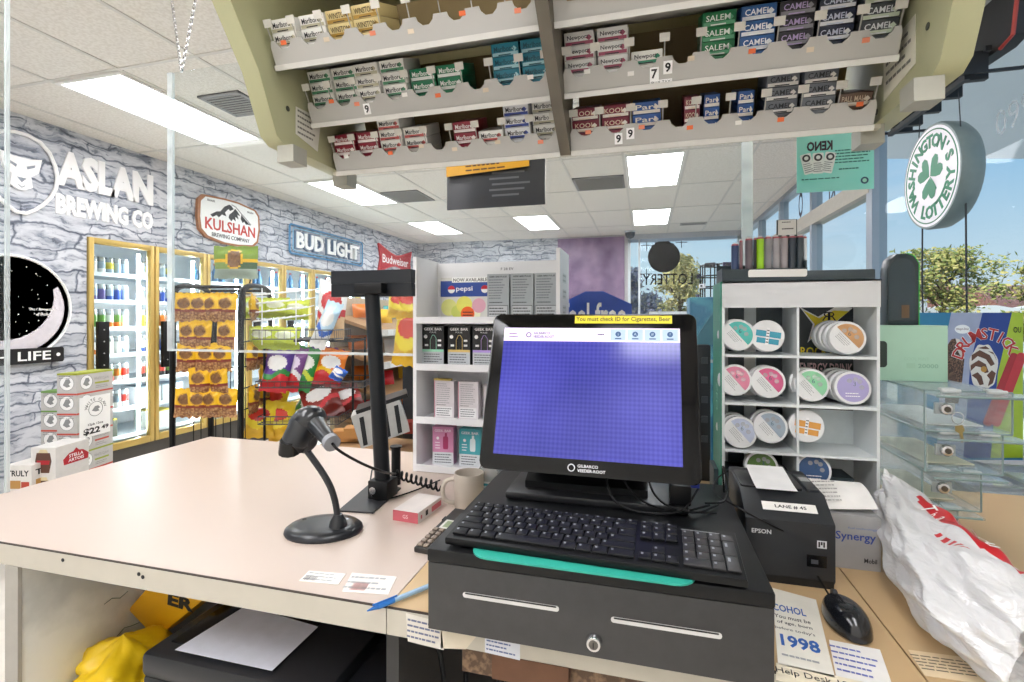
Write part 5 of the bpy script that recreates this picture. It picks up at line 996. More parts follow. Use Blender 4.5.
for i, px_ in enumerate((498, 522, 546)): put(o0 if i == 0 else dup(o0), px_, 1.56, SHV[3], 'silver grey vape box, %s from the left on the top shelf of the white display' % ORD[i], 'silver boxes on the top shelf')
for i, (px_, c) in enumerate(((433, '#9fe0c0'), (459, '#e0c070'), (484, '#b89ae0'), (509, '#9fb0e0'))): put(vbox(('geek', c), .077, .132, .04), px_, 1.525, SHV[2], 'black and white vape box, %s from the left on the second shelf down' % ORD[i], 'black boxes on the second shelf')
for i, px_ in enumerate((444, 468)): put(vbox(('white',), .070, .122, .035), px_, 1.535, SHV[1], 'pale white vape box, %s from the left on the third shelf down' % ORD[i], 'white boxes on the third shelf')
put(vbox(('white',), .05, .11, .06), 483, 1.56, SHV[1], 'pink edged vape box turned sideways beside the screen on the third shelf', None, rz=-1.1)
q = B(); q.box((0, 0, .003), (.06, .02, .006), C('#c9b054', .4)); o = q.build('foil_strip'); put(o, 443, 1.55, SHV[1]+.1225, 'small gold strip lying on the first pale vape box', None, 'strip')
put(vbox(('pink',), .072, .125, .04), 443, 1.535, SHV[0], 'pink vape box on the bottom shelf of the white display', None, rz=.1); put(vbox(('teal',), .075, .122, .04), 470, 1.535, SHV[0], 'teal vape box beside the pink one on the bottom shelf', None)
# beverage flyer card on the top shelf
q = B(); a, c_ = UY(441, 316, 1.60), UY(489, 277, 1.60); w_, h_ = c_.x-a.x, c_.z-SHV[3]; M = FR((a.x, 1.60, SHV[3]+.0005), (1, 0, 0), (0, 0, 1)); q.prism([(0, 0), (w_, 0), (w_, h_), (0, h_)], M, .003, C('#d8d8d2', .4)); q.rect(0, h_*.55, w_, h_*.92, M, C('#2a4a9a', .4), .0035); q.rect(w_*.24, h_*.88, w_, h_, M, WHITEP, .0037)
q.text('NOW AVAILABLE', M @ Matrix.Translation((w_*.62, h_*.94, 0)), w_*.7, h_*.08, INK, .004, .01); q.text('pepsi', M @ Matrix.Translation((w_*.5, h_*.72, 0)), w_*.34, h_*.14, WHITEP, .004, .01)
for cx in (.23, .92): mm = M @ Matrix.Translation((w_*cx, h_*.72, 0)); q.disc(mm, h_*.09, WHITEP, .0038, 16); q.flat([(h_*.09*math.cos(a_), h_*.09*math.sin(a_)) for a_ in [k*PI/8 for k in range(9)]], mm, C('#c8283a'), .0041)
for x_, y_, r_, cc_ in ((.18, .3, .2, '#dfe08a'), (.5, .36, .2, '#e4e06a'), (.8, .34, .17, '#e0a8b8'), (.35, .2, .15, '#cfd86a'), (.7, .15, .16, '#eef0d0')): q.disc(M @ Matrix.Translation((w_*x_, h_*y_, 0)), h_*r_, C(cc_, .4), .0036+.0002*x_, 18)
q.disc(M @ Matrix.Translation((w_*.57, h_*.15, 0)), h_*.17, C('#f0641e', .4), .0045, 22); scribble(q, M, w_*.47, h_*.08, w_*.68, h_*.22, 2, INK, .9, .005); tag(q.build('flyer_card', org=M.translation, smooth=0), 'blue and yellow soda flyer with orange round sticker on the top display shelf', 'flyer')
# blue hexagonal header behind the terminal
t = thing('display_sign', 'blue pointed header sign with white script behind the terminal', 'sign', (-.165, 1.70, HC)); q = B(); q.bx((-.25, 1.64, HC), (-.08, 1.72, 1.44), C('#1f4a9a', .4), bev=.003); q.build('tray_box', t)
M = FR((-.165, 1.695, 1.40), (1, 0, 0), (0, 0, 1)); q = B(); BB = C('#1c48a8', .35); q.prism([(-.123, 0), (.123, 0), (.123, .146), (.03, .190), (-.03, .190), (-.123, .146)], M, .006, BB); q.text('feel free', M @ Matrix.Translation((.0, .112, 0)), .21, .080, WHITEP, .007, .02); q.build('header_card', t, smooth=0)
# ================================================================== WHITE POUCH DISPLAY ON THE RIGHT
PY = 1.30
def PP(px_, py_): return UY(px_, py_, PY)
L0, R0 = PP(722, 318).x, PP(880, 318).x; TZ = PP(800, 280.5).z; z1, z2, z3, z4 = [PP(790, y_).z for y_ in (307.5, 355.5, 404.5, 453)]; mx = PP(798, 318).x; PB = 1.44; FRST = C('#e6ebec', .35, noise=.03); GRN2 = C('#2f8f74', .4)
t = thing('pouch_display', 'white tiered display of round pouch tins with green side behind the receipt printer', 'display shelf', ((L0+R0)/2, 1.36, HC))
q = B(); q.bx((L0, PY, HC), (L0+.006, PB, TZ), FRST); q.bx((L0-.003, PY+.002, HC), (L0, PB, TZ), GRN2); M = FR((L0-.0032, PY+.06, 1.30), (0, 0, -1), (0, -1, 0)); q.text('ZEO', M, .07, .028, C('#9fd8c4'), .0006); q.build('green_side', t)
q = B(); q.bx((R0-.006, PY, HC), (R0, PB, TZ), FRST); q.build('side_panel', t); q = B(); q.bx((L0, PY-.004, z1), (R0, PY, TZ), C('#d9dbdd', .3, noise=.02)); q.bx((L0, PY-.004, TZ-.004), (R0, PB, TZ), WA); q.build('header_panel', t)
q = B(); q.bx((mx-.0025, PY, HC), (mx+.0025, PB-.012, z1), FRST); q.build('center_divider', t)
for z in (z2, z3, z4): q = B(); q.bx((L0+.006, PY-.003, z-.006), (R0-.006, PB-.012, z), FRST); q.build('shelf', t)
q = B(); q.bx((L0+.006, PB-.010, HC), (R0-.006, PB-.004, z1+.04), C('#dde5e6', .4)); MB_ = FR((0, PB-.0105, 0), (1, 0, 0), (0, 0, 1)); PQ = lambda a_: UY(a_, 318, PB-.0105).x
for xa, xb in ((728, 744), (756, 782)): q.rect(PQ(xa), HC+.1, PQ(xb), z1+.03, MB_, C('#3d4a50', .4), .0005)
q.rect(PQ(744), z3, PQ(755), z1-.05, MB_, C('#e9e7de', .4), .0005); q.build('back_panel', t)
q = B(); xa, xb = PQ(799), PQ(853); za, zb = UY(826, 405, PB).z-.01, UY(826, 306, PB).z; M = FR(((xa+xb)/2, PB-.011, (za+zb)/2), (1, 0, 0), (0, 0, 1)); wr, hr = (xb-xa)/2, (zb-za)/2; q.prism([(-wr, -hr), (wr, -hr), (wr, hr), (-wr, hr)], M, .001, C('#2b3338', .4))
star = [(-1.0, .98), (-.3, .72), (.35, .98), (1.0, .95), (.45, .62), (.35, .25), (-.05, .45), (-.7, .02), (-.5, .52)]; YS = C('#f2de2c', .4); star = [(x_*.98, .98-(.98-y_)*.72) for x_, y_ in star]; q.flat([(x_*wr, y_*hr) for x_, y_ in star], M, WHITEP, .0014); q.flat([(x_*wr*.86, .64*hr+(y_-.64)*hr*.80) for x_, y_ in star], M, YS, .0018)
q.text('R', M @ Matrix.Translation((wr*-.02, hr*.80, 0)), .016, .022, INK, .0022, .0, mirror=True); q.text('R', M @ Matrix.Translation((wr*.24, hr*.80, 0)), .016, .022, INK, .0022); q.text('ROCKSTAR', M @ Matrix.Translation((0, hr*.12, 0)), wr*1.9, .022, YS, .002, .02); q.text('ENERGY DRINK', M @ Matrix.Translation((0, -hr*.20, 0)), wr*1.95, .026, C('#e6c8cc'), .002, .02)
q.flat([(x_*wr*.8, -hr*1.35+y_*hr*.5) for x_, y_ in star], M, C('#8a8a60'), .0012) if False else None
tag(q.build('star_sticker', t, smooth=0), 'dark energy drink sticker with a yellow star')
def tin(col, style):
    q = B(); r_, h_ = .0385, .021; q.lathe([(r_*.97, 0), (r_, .002), (r_, h_-.003), (r_*.97, h_)], Matrix(), C('#e9eaea', .35), 32); M = Matrix.Translation((0, 0, h_)); c = C(col, .4); RI = r_*.84
    n = 24; a0 = math.radians({'half': -50, 'full': 0, 'strip': -70}[style])
    if style == 'full': q.disc(M, RI, c, .0006, 28); scribble(q, M, -RI*.5, -RI*.7, RI*.5, -RI*.3, 2, WHITEP, .9, .0009)
    elif style == 'half': q.flat([(RI*math.cos(a0+PI*k/n), RI*math.sin(a0+PI*k/n)) for k in range(n+1)], M, c, .0006); Mr = M @ Matrix.Rotation(a0, 4, 'Z'); scribble(q, Mr, -RI*.6, -RI*.6, RI*.6, -RI*.1, 4, GREYP, .9, .0008)
    else: Mr = M @ Matrix.Rotation(-.15, 4, 'Z'); q.rect(-RI*.8, -RI*.1, RI*.9, RI*.35, Mr, c, .0006); q.rect(-RI*.7, -RI*.6, RI*.8, -RI*.2, Mr, c, .0006); q.rect(-RI*.1, -RI*.7, RI*.12, RI*.6, Mr, C('#f4f4f4'), .0008); scribble(q, Mr, -RI*.08, -RI*.6, RI*.1, RI*.5, 5, INK, .95, .001)
    if style != 'strip':
        q.text('6' if style == 'half' else '3', M @ Matrix.Translation((RI*.12, RI*.28, 0)), None, RI*.32, C('#3a5a66' if col != '#d99ab0' else '#c05a80'), .0010); [q.disc(M @ Matrix.Translation((RI*x_, RI*y_, 0)), RI*.16, C('#ffffff', .4, alpha=.35), .0008, 12) for x_, y_ in ((.45, .45), (.55, .05), (.2, .6), (-.2, .5))]
    return q.build('pouch_tin')
tins = [(738, 336, '#4fb8ae', 'half', 2, 'teal'), (767, 337, '#3f9fb8', 'strip', 1, 'blue striped'), (847, 339, '#c99a6a', 'half', 4, 'tan'), (735, 381, '#e08aa4', 'half', 1, 'pink'), (768, 383, '#d2608a', 'half', 2, 'rose'), (811, 386, '#8fd0a4', 'half', 2, 'mint green'), (852, 389, '#aaa2d0', 'full', 4, 'lavender'),
        (740, 433, '#b9c2d8', 'half', 3, 'pale lilac'), (770, 428, '#98a6b4', 'half', 2, 'grey blue'), (806, 427, '#e0a04a', 'strip', 1, 'orange'), (761, 468, '#5a7a3a', 'full', 1, 'olive green'), (813, 471, '#3a5a86', 'full', 1, 'dark blue')]
shz = lambda py_: z2 if py_ < 350 else z3 if py_ < 400 else z4 if py_ < 450 else None
colname = lambda px_: 'left' if px_ < 798 else 'right'
for px_, py_, c, st_, n, nm in tins:
    zb_ = shz(py_); p = UY(px_, py_, PY+.015); 
    if zb_ is not None: p.z = max(p.z, zb_+.037)
    Mr = Matrix.Rotation(PI/2-.16, 4, 'X'); lv = {z2: 'top', z3: 'middle', z4: 'third', None: 'lowest'}[zb_]; base = None
    for k in range(n):
        M = Matrix.Translation((p.x-.0045*k, p.y+.016+.0215*k, p.z+.0008*k)) @ Mr
        if base is None: base = tin(c, st_); o = base; o.matrix_world = M
        else: o = dup(base, M)
        tag(o, '%s round tin%s, %s shelf, %s column in pouch display' % (nm, '' if k == 0 else ', %s behind the front one' % ORD[k-1], lv, colname(px_)), 'tin', 'round pouch tins in the white display')
q = B(); q.box((mx-.08, PB-.06, HC+.06), (.20, .08, .12), C('#3d4a50', .5)); q.box((mx+.08, PB-.06, HC+.06), (.10, .08, .12), C('#3d4a50', .5)); tag(q.build('pouch_carton', org=(mx, PB-.06, HC)), 'dark carton at the bottom of the pouch display behind the printer', 'carton')
# dark tray of lighters / vape sticks on top
t = thing('vape_tray', 'dark slate tray with white tape label on top of the pouch display', 'tray', ((L0+R0)/2, 1.37, TZ)); SL = C('#2b3a40', .45); a, c_ = UY(722, 281, 1.325), UY(807, 268, 1.325)
q = B(); q.bx((a.x, 1.325, TZ), (c_.x, 1.42, TZ+.006), SL); q.bx((a.x, 1.322, TZ), (c_.x, 1.327, TZ+.032), SL); q.bx((a.x, 1.415, TZ), (c_.x, 1.42, TZ+.05), SL); q.bx((a.x, 1.325, TZ), (a.x+.004, 1.42, TZ+.035), SL); q.bx((c_.x-.004, 1.325, TZ), (c_.x, 1.42, TZ+.05), SL); q.build('body', t)
q = B(); a2, c2 = UY(750, 277, 1.321), UY(809, 269, 1.321); M = FR(((a2.x+c2.x)/2-.004, 1.3215, (a2.z+c2.z)/2), (1, 0, 0), (0, 0, 1)); q.prism([(x_, y_+.0008*math.sin(x_*300)) for x_, y_ in rrect(c2.x-a2.x, .018, .004)], M, .001, C('#ebe9e4', .6)); q.build('tape_label', t)
q = B(); q.bx((c_.x+.001, 1.33, TZ), (R0+.003, 1.43, TZ+.026), C('#3a464c', .45), bev=.002); tag(q.build('slate_box', org=(R0-.06, 1.38, TZ)), 'flat dark slate box beside the lighter tray on the pouch display', 'box')
sticks = [(735, '#2a3f6a', 'blue', .0088, .085), (741, '#8f6a6e', 'rose grey', .004, .093), (749, '#6a5f66', 'brown grey', .0088, .096), (760, '#9fd81e', 'lime green', .0088, .098), (768, '#8f8c90', 'grey', .0085, .098), (776, '#a39fa2', 'light grey', .0085, .098), (784, '#a29a9c', 'warm grey', .0085, .098), (792, '#2f3a46', 'dark slate', .0088, .098), (800, '#38434a', 'dark grey', .0085, .098), (805, '#cfd4d8', 'white', .004, .096), (755, '#2b2b30', 'black', .004, .097)]
for i, (px_, c, nm, r_, h_) in enumerate(sticks):
    p = UY(px_, 318, 1.345); q = B(); q.cyl((p.x, 1.345, TZ+.0065), (p.x, 1.345, TZ+h_*1.09), r_, C(c, .3), seg=14); q.build('vape_stick') if False else None
    q.cyl((p.x, 1.345, TZ+h_*1.09), (p.x, 1.345, TZ+h_*1.13), r_*.92, C('#b35a64', .4), seg=14); q.cyl((p.x, 1.345, TZ+h_*1.13), (p.x, 1.345, TZ+h_*1.17), r_*.6, C('#d4d0d0', .4), seg=12)
    tag(q.build('vape_stick', org=(p.x, 1.345, TZ+.0065)), '%s vape stick standing in the dark tray, %s from the left' % (nm, 'thin one' if r_ < .005 else ORD[i]), 'vape stick', 'sticks in the dark tray')
q = B(); a, c_ = UY(777, 237, 1.41), UY(797, 219, 1.41); q.bx((a.x, 1.41, TZ+.05), (c_.x, 1.418, c_.z), C('#2a3338', .4)); M = FR(((a.x+c_.x)/2, 1.4095, (a.z+c_.z)/2), (1, 0, 0), (0, 0, 1)); q.rect(-.021, -.018, .021, .021, M, C('#e9e8e2', .5), .0006); scribble(q, M, -.012, .012, .015, .018, 1, INK, .9, .001); scribble(q, M, -.012, -.006, .015, .002, 1, INK, .9, .001); tag(q.build('price_card', org=((a.x+c_.x)/2, 1.414, TZ+.05), smooth=0), 'small white price card standing behind the vape sticks', 'card')
# ================================================================== RECEIPT PRINTER AND NEIGHBOURS
RX0, RX1, RF, RBk = .186, .340, 1.035, 1.235; EPB = C('#24272b', .45, noise=.1); ZF, ZB = 1.118, 1.158
t = thing('receipt_printer', 'black receipt printer with white paper roll between the cash drawer and mouse', 'printer', ((RX0+RX1)/2, 1.13, HC)); q = B()
side = [(RF+.01, HC), (RBk, HC), (RBk, ZB), (RF+.06, ZB-.004), (RF, ZF), (RF, HC+.012)]; q.prism(side, FR((RX0, 0, 0), (0, 1, 0), (0, 0, 1)), RX1-RX0, EPB, bev=.004); M = FR((RX0, RF-.0008, HC+.07), (1, 0, 0), (0, 0, 1)); q.text('EPSON', M @ Matrix.Translation((.028, .025, 0)), .034, .0085, C('#d5d8da'), .0006, .02)
q.rect(.105, -.032, .138, -.010, M, C('#0d0e10', .2), .0006); q.rect(.112, -.026, .124, -.018, M, C('#3a3d42'), .001); q.rect(.122, .004, .138, .018, M, C('#c9ccd0'), .0008); 
for i in range(3): q.rect(.124+.004*i, .006+.004*(i % 2), .127+.004*i, .016, M, INK, .001)
q.bx((RX0+.004, RF-.001, HC), (RX1-.004, RF+.01, HC+.014), C('#101113')); q.build('body', t)
MT = FR(V((RX0, RF, ZF)), (1, 0, 0), (0, .06, ZB-.004-ZF)); Mtop = FR(V((RX0, RF+.06, ZB-.004)), (1, 0, 0), (0, RBk-RF-.06, .004)); q = B(); q.prism(rrect(.115, .10, .008), Mtop @ Matrix.Translation((.062, .06, -.004)), .008, C('#17191c', .35), bev=.002); q.box(Mtop @ V((.137, .06, .001)), (.022, .10, .006), C('#2c3035', .4), bev=.001); q.rect(.128, .06, .146, .085, Mtop, GREYP, .0045)
for i in range(7): q.rect(.004+.0*i, .02+.012*i, .012, .026+.012*i, Mtop, C('#6a6e72'), .001)
q.build('top_cover', t); q = B(); q.rect(.035, .022, .13, .042, MT, C('#eceae5', .5), .0008); q.text('LANE # 45', MT @ Matrix.Translation((.085, .032, 0)), .055, .008, INK, .0012, .02); q.build('name_label', t, smooth=0)
q = B(); q.surf(lambda u, v: Mtop @ V((.03+.075*u, -.008+.115*v, .0052+.012*math.sin(PI*v*.5)*v)), 4, 10, C('#f7f7f8', .5)); q.build('paper_slip', t)
# promo card and paper roll behind the printer
a, c_ = UY(835, 566, 1.13), UY(881, 518, 1.13); t = thing('promo_card_box', 'grey fuel rewards card box with blue lettering behind the mouse', 'card box', (a.x, 1.13, HC)); q = B(); q.bx((a.x-.03, 1.13, HC), (c_.x, 1.20, c_.z), C('#a4a4a4', .45)); M = FR(((a.x+c_.x)/2, 1.1298, (HC+c_.z)/2), (1, 0, 0), (0, 0, 1)); q.text('Synergy', M @ Matrix.Translation((-.004, .01, 0)), .07, .021, C('#2f4a9a'), .0006, .01); q.text('fuel technology', M @ Matrix.Translation((.008, .028, 0)), .05, .005, C('#5f78b8'), .0006); q.text('Mobil', M @ Matrix.Translation((.022, -.034, 0)), .022, .009, INK, .0006, .02); q.build('body', t, smooth=0)
q = B(); q.surf(lambda u, v: V((a.x-.035+.115*u, 1.14+.09*v, c_.z+.003+.035*math.sin(PI*.5*v)+.01*u*(1-v))), 6, 8, C('#f3f1ee', .5)); M = FR(V((a.x-.02, 1.15, c_.z+.012)), (1, 0, .1), (0, .9, .5)); scribble(q, M, 0, 0, .05, .06, 6, C('#a5a2a0'), .8, .004); o = q.build('receipt_paper', org=(a.x, 1.15, c_.z)); tag(o, 'loose white receipt paper lying on the grey card box behind the printer', 'paper')
# notices taped on the counter under the mouse
zz = HC+.0006
def sheet(nm, label, pts, fn, col='#f0e9d8'): 
    P4 = [UZ(*p, zz) for p in pts]; M = FR(P4[0], P4[1]-P4[0], P4[3]-P4[0]); Mi = M.inverted(); q = B(); q.prism([(Mi @ p)[:2] for p in P4], M, .0006, C(col, .5)); xs = (Mi @ P4[1]).x; ys = (Mi @ P4[3]).y; fn(q, M @ Matrix.Translation((0, 0, .0006)), xs, ys); return tag(q.build(nm, org=P4[0], smooth=0), label, 'notice')
BI2 = C('#2a5fb0')
def f1(q, M, w_, h_):
    q.text('ALCOHOL', M @ Matrix.Translation((w_*.30, h_*.70, 0)), w_*.95, h_*.10, BI2, .0005, .02); q.text('You must be', M @ Matrix.Translation((w_*.45, h_*.58, 0)), w_*.75, h_*.05, INK, .0005, .01); q.text('of age, born', M @ Matrix.Translation((w_*.47, h_*.50, 0)), w_*.72, h_*.05, INK, .0005, .01); q.text("before today's", M @ Matrix.Translation((w_*.45, h_*.42, 0)), w_*.8, h_*.045, INK, .0005); q.text('1998', M @ Matrix.Translation((w_*.5, h_*.28, 0)), w_*.75, h_*.14, BI2, .0005, .03); scribble(q, M, w_*.1, h_*.08, w_*.9, h_*.14, 1, GREYP, .9)
sheet('age_notice', 'white age check notice with blue 1998 beside the cash drawer', [(778, 664), (835, 678), (816, 600), (772, 588)], f1, '#ece8dc')
def f2(q, M, w_, h_): scribble(q, M, w_*.06, h_*.1, w_*.95, h_*.9, 5, C('#6a74b8'), .85, .0005, .3)
sheet('handwritten_note', 'lined note with blue handwriting below the mouse', [(836, 676), (894, 690), (880, 650), (829, 640)], f2, '#e9e6e2')
def f3(q, M, w_, h_): q.text('Help Desk 1800', M @ Matrix.Translation((w_*.42, h_*.55, 0)), w_*.8, h_*.42, INK, .0005)
sheet('phone_note', 'cream help desk telephone note at the front edge of the right counter', [(776, 680), (890, 706), (890, 688), (776, 663)], f3, '#eadfc6')
def f4(q, M, w_, h_): scribble(q, M, w_*.03, h_*.2, w_*.97, h_*.85, 5, C('#6f6455'), .95, .0005)
sheet('printed_sheet', 'sheet of small print partly under the white plastic bag', [(925, 676), (1023, 690), (1012, 664), (908, 650)], f4, '#e0cba8')
# mouse
c = UZ(845, 623, HC); fw = (UZ(826, 597, HC)-UZ(868, 654, HC)).normalized(); t = thing('computer_mouse', 'black wired computer mouse in front of the receipt printer', 'mouse', c); Mm = FR(c, fw.cross(V((0, 0, 1))), fw) 
def mf(u, v):
    a = 2*PI*u; ph = PI/2*v; x = math.cos(a); y = math.sin(a); r_ = math.cos(ph)**.75 if v < .999 else 0; w_ = .0305*(1-.10*(y*r_)); h_ = .036*(1-.22*y*r_)
    return Mm @ V((w_*x*r_, .059*y*r_, .003+h_*math.sin(ph)))
q = B(); q.surf(mf, 32, 12, C('#14161a', .2, coat=.4), closed_u=True); q.build('shell', t); q = B(); q.prism([(.027*math.cos(k*PI/12), .055*math.sin(k*PI/12)) for k in range(24)], Mm, .004, BLACK); q.build('base', t)
q = B(); q.cyl(Mm @ V((-.0035, .042, .0245)), Mm @ V((.0035, .042, .0245)), .008, C('#303338', .4), seg=14); q.build('scroll_wheel', t)
f0 = Mm @ V((0, .058, .010)); q = B(); q.tube([f0, Mm @ V((0, .07, .012)), UZ(808, 560, HC+.03), UZ(792, 535, HC+.09), UY(770, 525, 1.028), UY(735, 506, 1.02), UZ(712, 492, DZ+.005), UZ(716, 478, DZ+.004), UZ(730, 470, DZ+.02)], .0019, BLACK, 6, smooth=3); q.build('cord', t)
# white plastic carrier bag
BAGM = bpy.data.materials.new('thin_white_plastic'); BAGM.use_nodes = True; nt = BAGM.node_tree; nt.nodes.clear(); o_ = nt.nodes.new('ShaderNodeOutputMaterial'); d1 = nt.nodes.new('ShaderNodeBsdfDiffuse'); d2 = nt.nodes.new('ShaderNodeBsdfTranslucent'); g1 = nt.nodes.new('ShaderNodeBsdfGlossy'); tr = nt.nodes.new('ShaderNodeBsdfTransparent')
d1.inputs[0].default_value = (.93, .94, .96, 1); d2.inputs[0].default_value = (.88, .88, .9, 1); g1.inputs['Roughness'].default_value = .16; m1 = nt.nodes.new('ShaderNodeMixShader'); m1.inputs[0].default_value = .22; m2 = nt.nodes.new('ShaderNodeMixShader'); m2.inputs[0].default_value = .16; m3 = nt.nodes.new('ShaderNodeMixShader'); m3.inputs[0].default_value = .07
for a_, b_, c2_ in ((d1, m1, 1), (d2, m1, 2), (m1, m2, 1), (g1, m2, 2), (m2, m3, 1), (tr, m3, 2), ): nt.links.new(a_.outputs[0], b_.inputs[c2_])
nz = nt.nodes.new('ShaderNodeTexNoise'); nz.inputs['Scale'].default_value = 9; nz.inputs['Detail'].default_value = 2; nz.inputs['Distortion'].default_value = 1.8; bp = nt.nodes.new('ShaderNodeBump'); bp.inputs['Strength'].default_value = .5; bp.inputs['Distance'].default_value = .016; nt.links.new(nz.outputs['Fac'], bp.inputs['Height'])
for n_ in (d1, g1): nt.links.new(bp.outputs[0], n_.inputs['Normal'])
nt.links.new(m3.outputs[0], o_.inputs[0])
path = [UZ(884, 480, 1.15), UZ(896, 502, 1.11), UZ(916, 535, 1.085), UZ(940, 566, 1.075), UZ(976, 598, 1.07), UZ(1012, 624, 1.066), UZ(1058, 650, 1.06)]
wid = [.020, .038, .054, .068, .080, .094, .095]; hgt = [.022, .044, .058, .066, .068, .066, .060]
def cat(P, s):
    n = len(P)-1; x = min(max(s*n, 0), n-1e-6); i = int(x); f = x-i; p = [P[max(i-1, 0)], P[i], P[i+1], P[min(i+2, n)]]
    return p[1]*1.0+(p[2]-p[0])*(.5*f)+(p[0]*2-p[1]*5+p[2]*4-p[3])*(.5*f*f)+(p[1]*3-p[0]-p[2]*3+p[3])*(.5*f**3)
def bagf(u, v):
    c = cat(path, v); tn = (cat(path, min(1, v+.02))-cat(path, max(0, v-.02))).normalized(); sd = tn.cross(V((0, 0, 1))).normalized(); w_ = cat(wid, v); h_ = cat(hgt, v); a = 2*PI*u; x = math.cos(a); y = math.sin(a)
    cr = 1+.10*math.sin(5*a+9*v)+.07*math.sin(9*a-17*v+1)+.05*math.sin(13*a+31*v)
    sx = abs(x)**.8*(1 if x > 0 else -1); p = c+sd*(sx*w_*cr)+V((0, 0, 1))*(y*h_*cr); p.z = max(p.z, HC+.0015+.002*abs(math.sin(8*a+20*v))); return p
REDB = C('#c4232b', .35); 
def bagmat(u, v):
    if .26 < v < .74 and .29-.02*math.sin((v-.26)/.48*PI) < u < .345+.04*math.sin((v-.26)/.48*PI): return REDB
    if .50 < v < .66 and .225 < u < .25 and int(v*60) % 2: return REDB
    return BAGM
t = thing('carrier_bag', 'crumpled white plastic carrier bag with red print lying on the right counter', 'plastic bag', UZ(940, 590, HC)); q = B(); q.surf(bagf, 110, 130, BAGM, bagmat, closed_u=True)
for i, ch in enumerate('Thank you'):
    vv = .34+.036*i; 
    if ch == ' ': continue
    a, b1, b2 = bagf(.298, vv), bagf(.298, vv+.02), bagf(.315, vv); Mx = FR(a, b1-a, b2-a); nrm = Mx.to_3x3() @ V((0, 0, 1))
    q.text(ch, Matrix.Translation(nrm*(.0035 if nrm.z > 0 else -.0035)) @ Mx, None, .016 if i else .024, WHITEP, .0, .01)
q.build('bag_film', t)
# ---- acrylic locking bins
t = thing('acrylic_bins', 'stack of four clear acrylic display bins with hinged lids and locks', 'display bins', (.62, 1.35, HC)); X0s = .553; ZT = [1.352, 1.266, 1.182, 1.098]; XRs = [.700, .690, .668, .640]; YF = [1.20, 1.21, 1.235, 1.26]
for i in range(4):
    zt = ZT[i]; zb = (ZT[i+1] if i < 3 else HC+.012)+.003; x0, x1, y0, y1 = X0s+.006*i, XRs[i], YF[i], 1.56; th = .004; q = B()
    q.bx((x0, y0, zb), (x1, y1, zb+th), ACRYL); q.bx((x0, y0+.02, zt-th), (x1, y1, zt), ACRYL); q.bx((x0, y0, zb+th), (x0+th, y1, zt-th), ACRYL); q.bx((x1-th, y0, zb+th), (x1, y1, zt-th), ACRYL); q.bx((x0, y1-th, zb+th), (x1, y1, zt-th), ACRYL); bn = q.build('bin', t, smooth=0)
    q = B(); EG = C('#7f9492', .2, noise=.05); 
    for p, r_ in (((x0, y0, zb), (x1, y0, zb)), ((x0, y0, zb), (x0, y0, zt)), ((x1, y0, zb), (x1, y0, zt)), ((x0, y0, zt), (x0, y1, zt)), ((x0, y0, zb), (x0, y1, zb)), ((x0, y0, zt), (x1, y0, zt))): q.cyl(p, r_, .0017, EG, seg=6)
    q.build('bin_edges', t); q = B(); q.box(((x0+x1)/2+.015, y0-.012, zt-.006), (x1-x0+.02, .065, .004), ACRYL, Matrix.Rotation(0, 4, 'X')); q.cyl((x0+.0, y0-.044, zt-.006), (x1+.02, y0-.044, zt-.006), .0022, EG, seg=6); q.build('lid_flap', t)
    for s_ in (.28, .80): q = B(); x = x0+(x1-x0)*s_; q.box((x, y0+.004, zt+.002), (.026, .018, .008), C('#d9dfe0', .25, trans=.2), bev=.002); q.cyl((x-.016, y0-.008, zt+.001), (x+.016, y0-.008, zt+.001), .004, C('#c9cfd0', .25), seg=10); q.build('hinge', bn)
    if i < 3:
        q = B(); p = V((x0+.035, y0-.002, zt-.036)); q.lathe([(.012, 0), (.012, .004), (.010, .007), (.006, .008)], FR(p, (1, 0, 0), (0, 0, 1)), CHROME, 18); q.box(p+V((0, .004, 0)), (.034, .006, .022), C('#aab2b2', .3)); q.disc(FR(p-V((0, .0085, 0)), (1, 0, 0), (0, 0, 1)), .006, C('#5f5a52', .3, metal=.7), .0004, 12); q.build('lock', bn)
    q = B(); q.bx((x0+.02, y0+.05, zb+th+.0005), (x1-.02, y1-.06, zb+th+.003), C(['#e4e9ee', '#ecebd8', '#e3e2cf', '#d9e0dc'][i], .5)); q.build('bin_liner', bn)
p = V((X0s+.05, 1.186, 1.300)); q = B(); q.tube([p+V((.010*math.cos(k*PI/6), 0, .012*math.sin(k*PI/6))) for k in range(12)], .0009, CHROME, 5, closed=True); q.prism([(-.006, -.002), (.006, -.002), (.008, -.012), (.003, -.018), (.003, -.034), (-.002, -.036), (-.002, -.018), (-.008, -.012)], FR(p-V((0, .001, .012)), (1, 0, .2), (0, 0, 1)), .002, C('#9a8a5a', .3, metal=.8)); tag(q.build('key_ring', org=p), 'brass key on a ring hanging from the top bin lock', 'key')
# mint box and handheld terminal on top of the bins
MINT = C('#a9d0bb', .4, noise=.04); a, c_ = UY(884, 372, 1.36), UY(948, 322, 1.36); q = B(); zt = 1.3525; hh = .130; x0, x1 = a.x-.02, c_.x; q.bx((x0, 1.36, zt), (x1, 1.44, zt+hh), MINT, bev=.001); M = FR((x0, 1.3598, zt), (1, 0, 0), (0, 0, 1)); q.text('20000', M @ Matrix.Translation((.108, .036, 0)), .040, .010, C('#8fb8a2'), .0005, .02); q.text('COOL MINT', M @ Matrix.Translation((.085, .052, 0)), .05, .007, C('#9fc6b0'), .0005); q.rect(.065, .030, .082, .042, M, C('#9fc6b0'), .0005); q.prism([(.012+x_, .062+y_) for x_, y_ in rrect(.028, .062, .008)], M, .0008, C('#22332e', .3))
tag(q.build('vape_carton', org=(x0, 1.4, zt)), 'large pale mint vape carton on top of the acrylic bins', 'carton')
